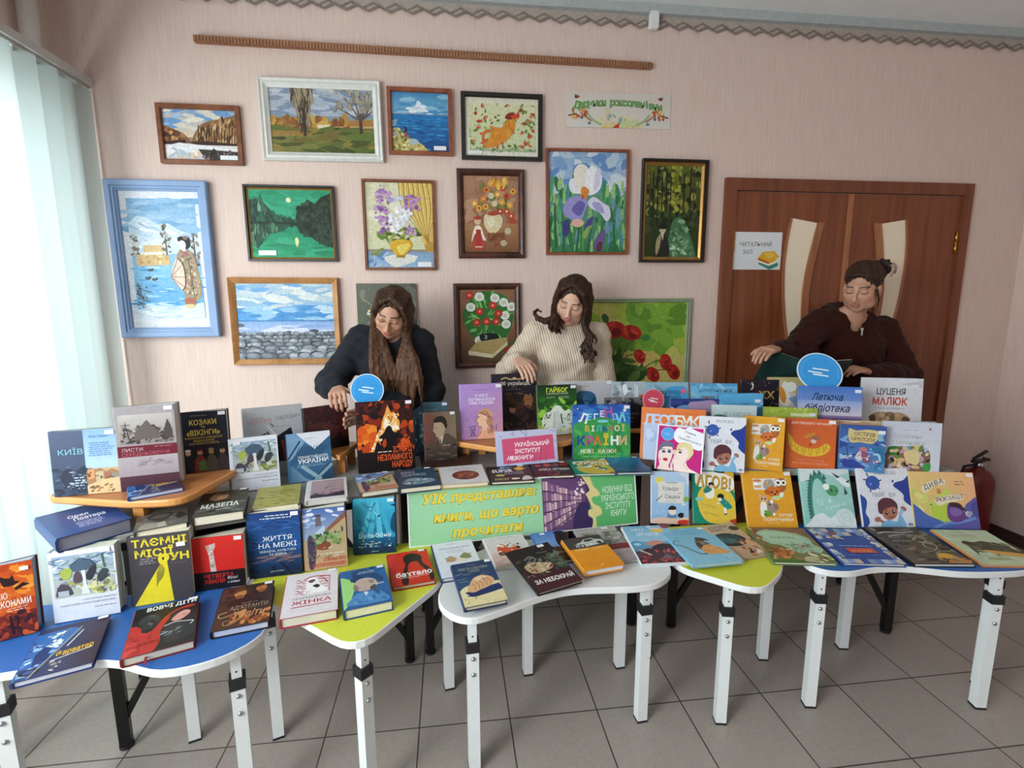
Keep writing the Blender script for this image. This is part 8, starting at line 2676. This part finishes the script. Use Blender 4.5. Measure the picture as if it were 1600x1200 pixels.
    for hip, kn, an in feet:
        q = Field((an[0] - .09, an[1] - .28, -.005), (an[0] + .09, an[1] + .12, .16), .006)
        q.cap(an + V3(0, .0, -.02), an + V3(0, .015, -.045), .047, .042, .02).cap(an + V3(0, .01, -.045), an + V3(0, -.17, -.055), .040, .034, .02)
        q.ell((an[0], an[1], -.06), (.3, .5, .06), .004, None, 'sub')
        V, F = q.mesh()
        skin_mesh('shoe', V, F, M_SHOE, None, base, body)
    h = hair_fn(hd)
    h[0].warp(lambda X, Y, Z: (.0022 * np.sin(X * 330 + 40 * Y + 3 * np.sin(Z * 24)) * np.sin(Y * 290 + X * 60 + 2 * np.sin(Z * 31))).astype(np.float32))
    V, F = h[0].mesh()
    d, l = np.array(lin(h[1])), np.array(lin(h[2]))
    nz = vnoise(V * np.array([95, 95, 7]), 1) * .6 + vnoise(V * np.array([210, 210, 16]), 2) * .4
    tt = np.clip(.5 + .6 * nz + (h[3](V) if len(h) > 3 else 0), 0, 1)[:, None]
    skin_mesh('hair', V, F, M_HAIR, d * (1 - tt) + l * tt, base, body)
    if extra:
        extra(body, hd, base, Nk, Cc)
    return body


# ---- woman with glasses
def hair_long(hd):
    c = hd.c
    h = Field((c[0] - .16, c[1] - .20, .99), (c[0] + .22, c[1] + .18, c[2] + .19), .0042)
    hd.ell(h, (0, -.022, .038), (.081, .101, .089), .01)
    hd.ell(h, (0, .100, -.012), (.057, .070, .090), .010, 'sub')
    rg = random.Random(2)
    for s in (-1, 1):
        for i in range(30):
            t = i / 29
            d0 = .062 - t * .14
            a0 = hd.w(s * .006, d0 * .8 + .012, .122 - abs(d0) * .22)
            a1 = hd.w(s * (.058 + .008 * math.sin(t * 3)), d0 + .006, .088 - abs(d0) * .2)
            a2 = hd.w(s * (.079 + .006 * t), d0 * .8 - .006, .008)
            a3 = hd.w(s * (.076 + .012 * t), d0 * .7 + .004, -.075)
            ye = c[1] - .092 + .03 * t + rg.uniform(-.012, .012)
            xe = c[0] + (-.095 + .115 * t + rg.uniform(-.015, .015) if s < 0 else .125 - .105 * t + rg.uniform(-.015, .015))
            ze = (1.11 if s < 0 else 1.04) + rg.uniform(-.04, .05)
            z1 = a3[2] - .05
            h.chain([a0, a1, a2, a3, V3(a3[0] * .7 + xe * .3, a3[1] * .5 + ye * .5, z1), V3(a3[0] * .25 + xe * .75, ye, 1.24), V3(xe, ye - .004, 1.15), V3(xe + rg.uniform(-.012, .012), ye + .006, ze)], [.010, .012, .012, .012, .012, .011, .010, .003], .005)
    return h, '24160f', '6e4c37', lambda V: np.clip((1.33 - V[:, 2]) * 1.3, -.25, .3)


def glasses(body, hd, base, Nk, Cc):
    mb = MB()
    b = np.array(base)
    for q in (-1, 1):
        pts = [hd.w(q * .0315 + .0245 * math.cos(t), .1005 - .004 * abs(math.cos(t)), -.007 + .0205 * math.sin(t)) - b for t in [i * math.pi / 12 for i in range(25)]]
        mb.tube(pts, .0015, 6)
        mb.tube([hd.w(q * .056, .098, -.002) - b, hd.w(q * .072, .07, .0) - b, hd.w(q * .079, .0, -.002) - b], .0014, 6)
    mb.tube([hd.w(-.0075, .101, -.004) - b, hd.w(0, .107, .0) - b, hd.w(.0075, .101, -.004) - b], .0011, 6)
    mb.build('glasses', M_GLS, body, True)


M_GLS = mat('gold_wire', '#b08a62', 0.3, metal=.7)
H1 = Head((-.268, 2.47, 1.452), -8, 27, 13, .97)
person('woman with glasses and long brown hair in a dark grey hoodie', H1, (-.28, 2.60, .93), (-.29, 2.565, 1.22), (-.275, 2.55, 1.355),
       [(V3(-.425, 2.56, 1.315), V3(-.575, 2.50, 1.115), V3(-.515, 2.385, 1.115)), (V3(-.155, 2.56, 1.30), V3(-.10, 2.50, 1.07), V3(-.35, 2.36, 1.0))],
       [((-.495, 2.27, 1.10), (.1, .1, -1), (.8, -.2, -.3), (.75, .85, .9, .95)), ((-.445, 2.30, .995), (-.2, -1, -.1), (0, 0, 1), (.35, .4, .45, .5))],
       'cf9d84', 'b0645a', '3a2419', '26272d', hair_long, 0, ((-.68, 2.14, 0), (.03, 2.76, 1.60)), .018, (.066, 3), True, glasses)


# ---- woman in the cream sweater
def hair_wavy(hd):
    c = hd.c
    h = Field((c[0] - .22, c[1] - .20, 1.12), (c[0] + .22, c[1] + .18, c[2] + .19), .0042)
    hd.ell(h, (0, -.022, .040), (.081, .101, .089), .01)
    hd.ell(h, (0, .100, -.010), (.056, .070, .090), .010, 'sub')
    rg = random.Random(7)
    for s in (-1, 1):
        for i in range(26):
            t = i / 25
            d0 = .060 - t * .14
            a0 = hd.w(s * .006 - .004, d0 * .8 + .012, .124 - abs(d0) * .22)
            a1 = hd.w(s * (.060 + .008 * math.sin(t * 3)), d0 + .006, .086 - abs(d0) * .2)
            a2 = hd.w(s * (.081 + .006 * t), d0 * .8 - .008, .005)
            a3 = hd.w(s * (.078 + .016 * t), d0 * .7 + .002, -.075)
            ze = (1.375 + rg.uniform(-.03, .03)) if s < 0 else 1.215 + rg.uniform(-.02, .09)
            xe = c[0] + (-.105 + .05 * t + rg.uniform(-.02, .02) if s < 0 else .105 - .06 * t + rg.uniform(-.02, .02))
            ye = c[1] - .075 + .03 * t + rg.uniform(-.012, .012)
            pts, rs = [a0, a1, a2, a3], [.010, .012, .012, .012]
            n = 6
            ph = rg.uniform(-.5, .5)
            for j in range(1, n + 1):
                q = j / n
                z = a3[2] + (ze - a3[2]) * q
                pts.append(V3(a3[0] + (xe - a3[0]) * q + .016 * math.sin((z - 1.2) * 62 + ph) * q ** .5, a3[1] + (ye - a3[1]) * q, z))
                rs.append(.012 - .008 * q)
            h.chain(pts, rs, .006)
    # the lock that curls away from the left shoulder
    for o in (0, .007, -.006):
        h.chain([hd.w(-.085, .0, -.07), V3(.515, c[1] - .03, 1.425 + o), V3(.465, c[1] - .035, 1.405 + o), V3(.425, c[1] - .03, 1.422 + o), V3(.412, c[1] - .025, 1.447 + o), V3(.428, c[1] - .02, 1.462), V3(.448, c[1] - .02, 1.452)],
                [.012, .011, .009, .007, .006, .004, .002], .005)
    return h, '170d0a', '4a2d20'


H2 = Head((.607, 2.515, 1.505), -24, 24, 13, .97)
person('woman with wavy dark hair in a cream ribbed sweater', H2, (.60, 2.62, .94), (.60, 2.60, 1.25), (.605, 2.585, 1.385),
       [(V3(.445, 2.605, 1.345), V3(.285, 2.60, 1.15), V3(.325, 2.515, 1.225)), (V3(.765, 2.605, 1.325), V3(.815, 2.60, 1.06), V3(.68, 2.53, .97))],
       [((.355, 2.42, 1.19), (.1, .1, -1), (1, .1, -.2), (.3, .35, .4, .45)), ((.60, 2.52, .90), (0, 0, -1), (0, -1, 0), (.3, .3, .3, .3))],
       'dcae96', 'b86a60', '33211a', M_KNIT, hair_wavy, .5, ((.20, 2.28, 0), (.90, 2.78, 1.66)), .004, (.062, 4))


# ---- woman reading by the door
def hair_up(hd):
    c = hd.c
    h = Field(c - .19, c + .19, .0038)
    hd.ell(h, (0, -.024, .040), (.078, .098, .086), .01)
    hd.ell(h, (.006, .106, -.008), (.064, .066, .090), .010, 'sub')
    hd.ell(h, (.0, .02, -.095), (.09, .09, .06), .012, 'sub')
    rg = random.Random(5)
    for i in range(34):
        a = -1.35 + 2.7 * i / 33
        st = hd.w(.066 * math.sin(a), .062 * math.cos(a) + .012, .032 + .050 * math.cos(a))
        md = hd.w(.079 * math.sin(a), -.035, .040 + .078 * math.cos(a))
        en = hd.w(.03 + .02 * math.sin(a), -.118, .045 + rg.uniform(-.02, .02))
        h.chain([st, md, en], [.007, .010, .010], .006)
    for i in range(9):
        a = i * .7
        h.cap(hd.w(.028 + .03 * math.cos(a), -.115, .055 + .03 * math.sin(a)), hd.w(.05 + .035 * math.cos(a + 1), -.105, .082 + .03 * math.sin(a + 1)), .016, .012, .008)
    h.chain([hd.w(.070, .03, .0), hd.w(.080, .015, -.05), hd.w(.074, .02, -.11)], [.006, .004, .002], .004)
    return h, '1c110c', '4a3022'


def reader_bits(body, hd, base, Nk, Cc):
    b = np.array(base)
    mb = MB()
    for q in (-1, 1):
        mb.tube([hd.w(.085, -.085, .085) - b, hd.w(.100, -.075 + q * .02, .10) - b, hd.w(.112, -.06 + q * .026, .085) - b, hd.w(.108, -.05 + q * .03, .055) - b], .007, 8)
    mb.build('hair_claw', mat('beige_plastic', '#b99c8c', .4), body, True)
    z0 = Nk + V3(-.02, -.098, -.072) - b
    mz = MB().box(z0[0] - .009, z0[1] - .012, z0[2] - .006, z0[0] + .009, z0[1] + .0, z0[2] + .006).box(z0[0] - .005, z0[1] - .014, z0[2] - .032, z0[0] + .005, z0[1] - .006, z0[2] - .004)
    mz.build('zip_pull', M_STEEL, body)


H3 = Head((2.105, 2.43, 1.565), -56, 15, 4, 1.03)
person('woman with tied back hair in a dark brown hoodie reading by the door', H3, (2.22, 2.60, .95), (2.20, 2.575, 1.25), (2.145, 2.535, 1.425),
       [(V3(1.985, 2.565, 1.375), V3(1.765, 2.47, 1.215), V3(1.60, 2.335, 1.270)), (V3(2.375, 2.57, 1.335), V3(2.485, 2.49, 1.085), V3(2.15, 2.385, 1.135))],
       [((1.50, 2.28, 1.265), (.2, .3, -1), (.1, 1, .5), (.35, .45, .5, .55)), ((2.02, 2.34, 1.165), (0, .3, -1), (-.1, -.2, 1), (.3, .4, .45, .5))],
       'c4927a', 'a8675c', '3a261c', '35160e', hair_up, .8, ((1.42, 2.16, 0), (2.62, 2.77, 1.72)), .020, None, True, reader_bits)

# the open picture book she holds
ob = empty('open_book', (1.713, 2.255, 1.205), (0, 0, 0), 'open dark green picture book held by the woman by the door', 'book')
VD = V3(.0, .13, -.18)
VD /= np.linalg.norm(VD)
for s, tip in ((-1, V3(-.165, .06, .062)), (1, V3(.275, .045, .004))):
    hgt = .225
    nrm = np.cross(tip, VD)
    nrm /= np.linalg.norm(nrm)
    if nrm[1] < 0:
        nrm = -nrm
    for nm, off, th, inset, m in (('cover', 0, .0022, 0, mat('dark_green_cover', '#1f3a38', .4, noise=.45, scale=14)), ('pages', .0024, .007, .004, MP('#dcdcd6'))):
        e = tip * (1 - inset / np.linalg.norm(tip))
        vs = []
        for o in (off, off + th):
            for p, q in ((V3(0, 0, 0), inset), (e, inset), (e, hgt - inset), (V3(0, 0, 0), hgt - inset)):
                vs.append(tuple(p + VD * q + nrm * o))
        fs = [(0, 1, 2, 3), (7, 6, 5, 4), (0, 4, 5, 1), (1, 5, 6, 2), (2, 6, 7, 3), (3, 7, 4, 0)]
        if s < 0:
            fs = [q[::-1] for q in fs]
        MB().add(vs, fs).build(nm, m, ob)
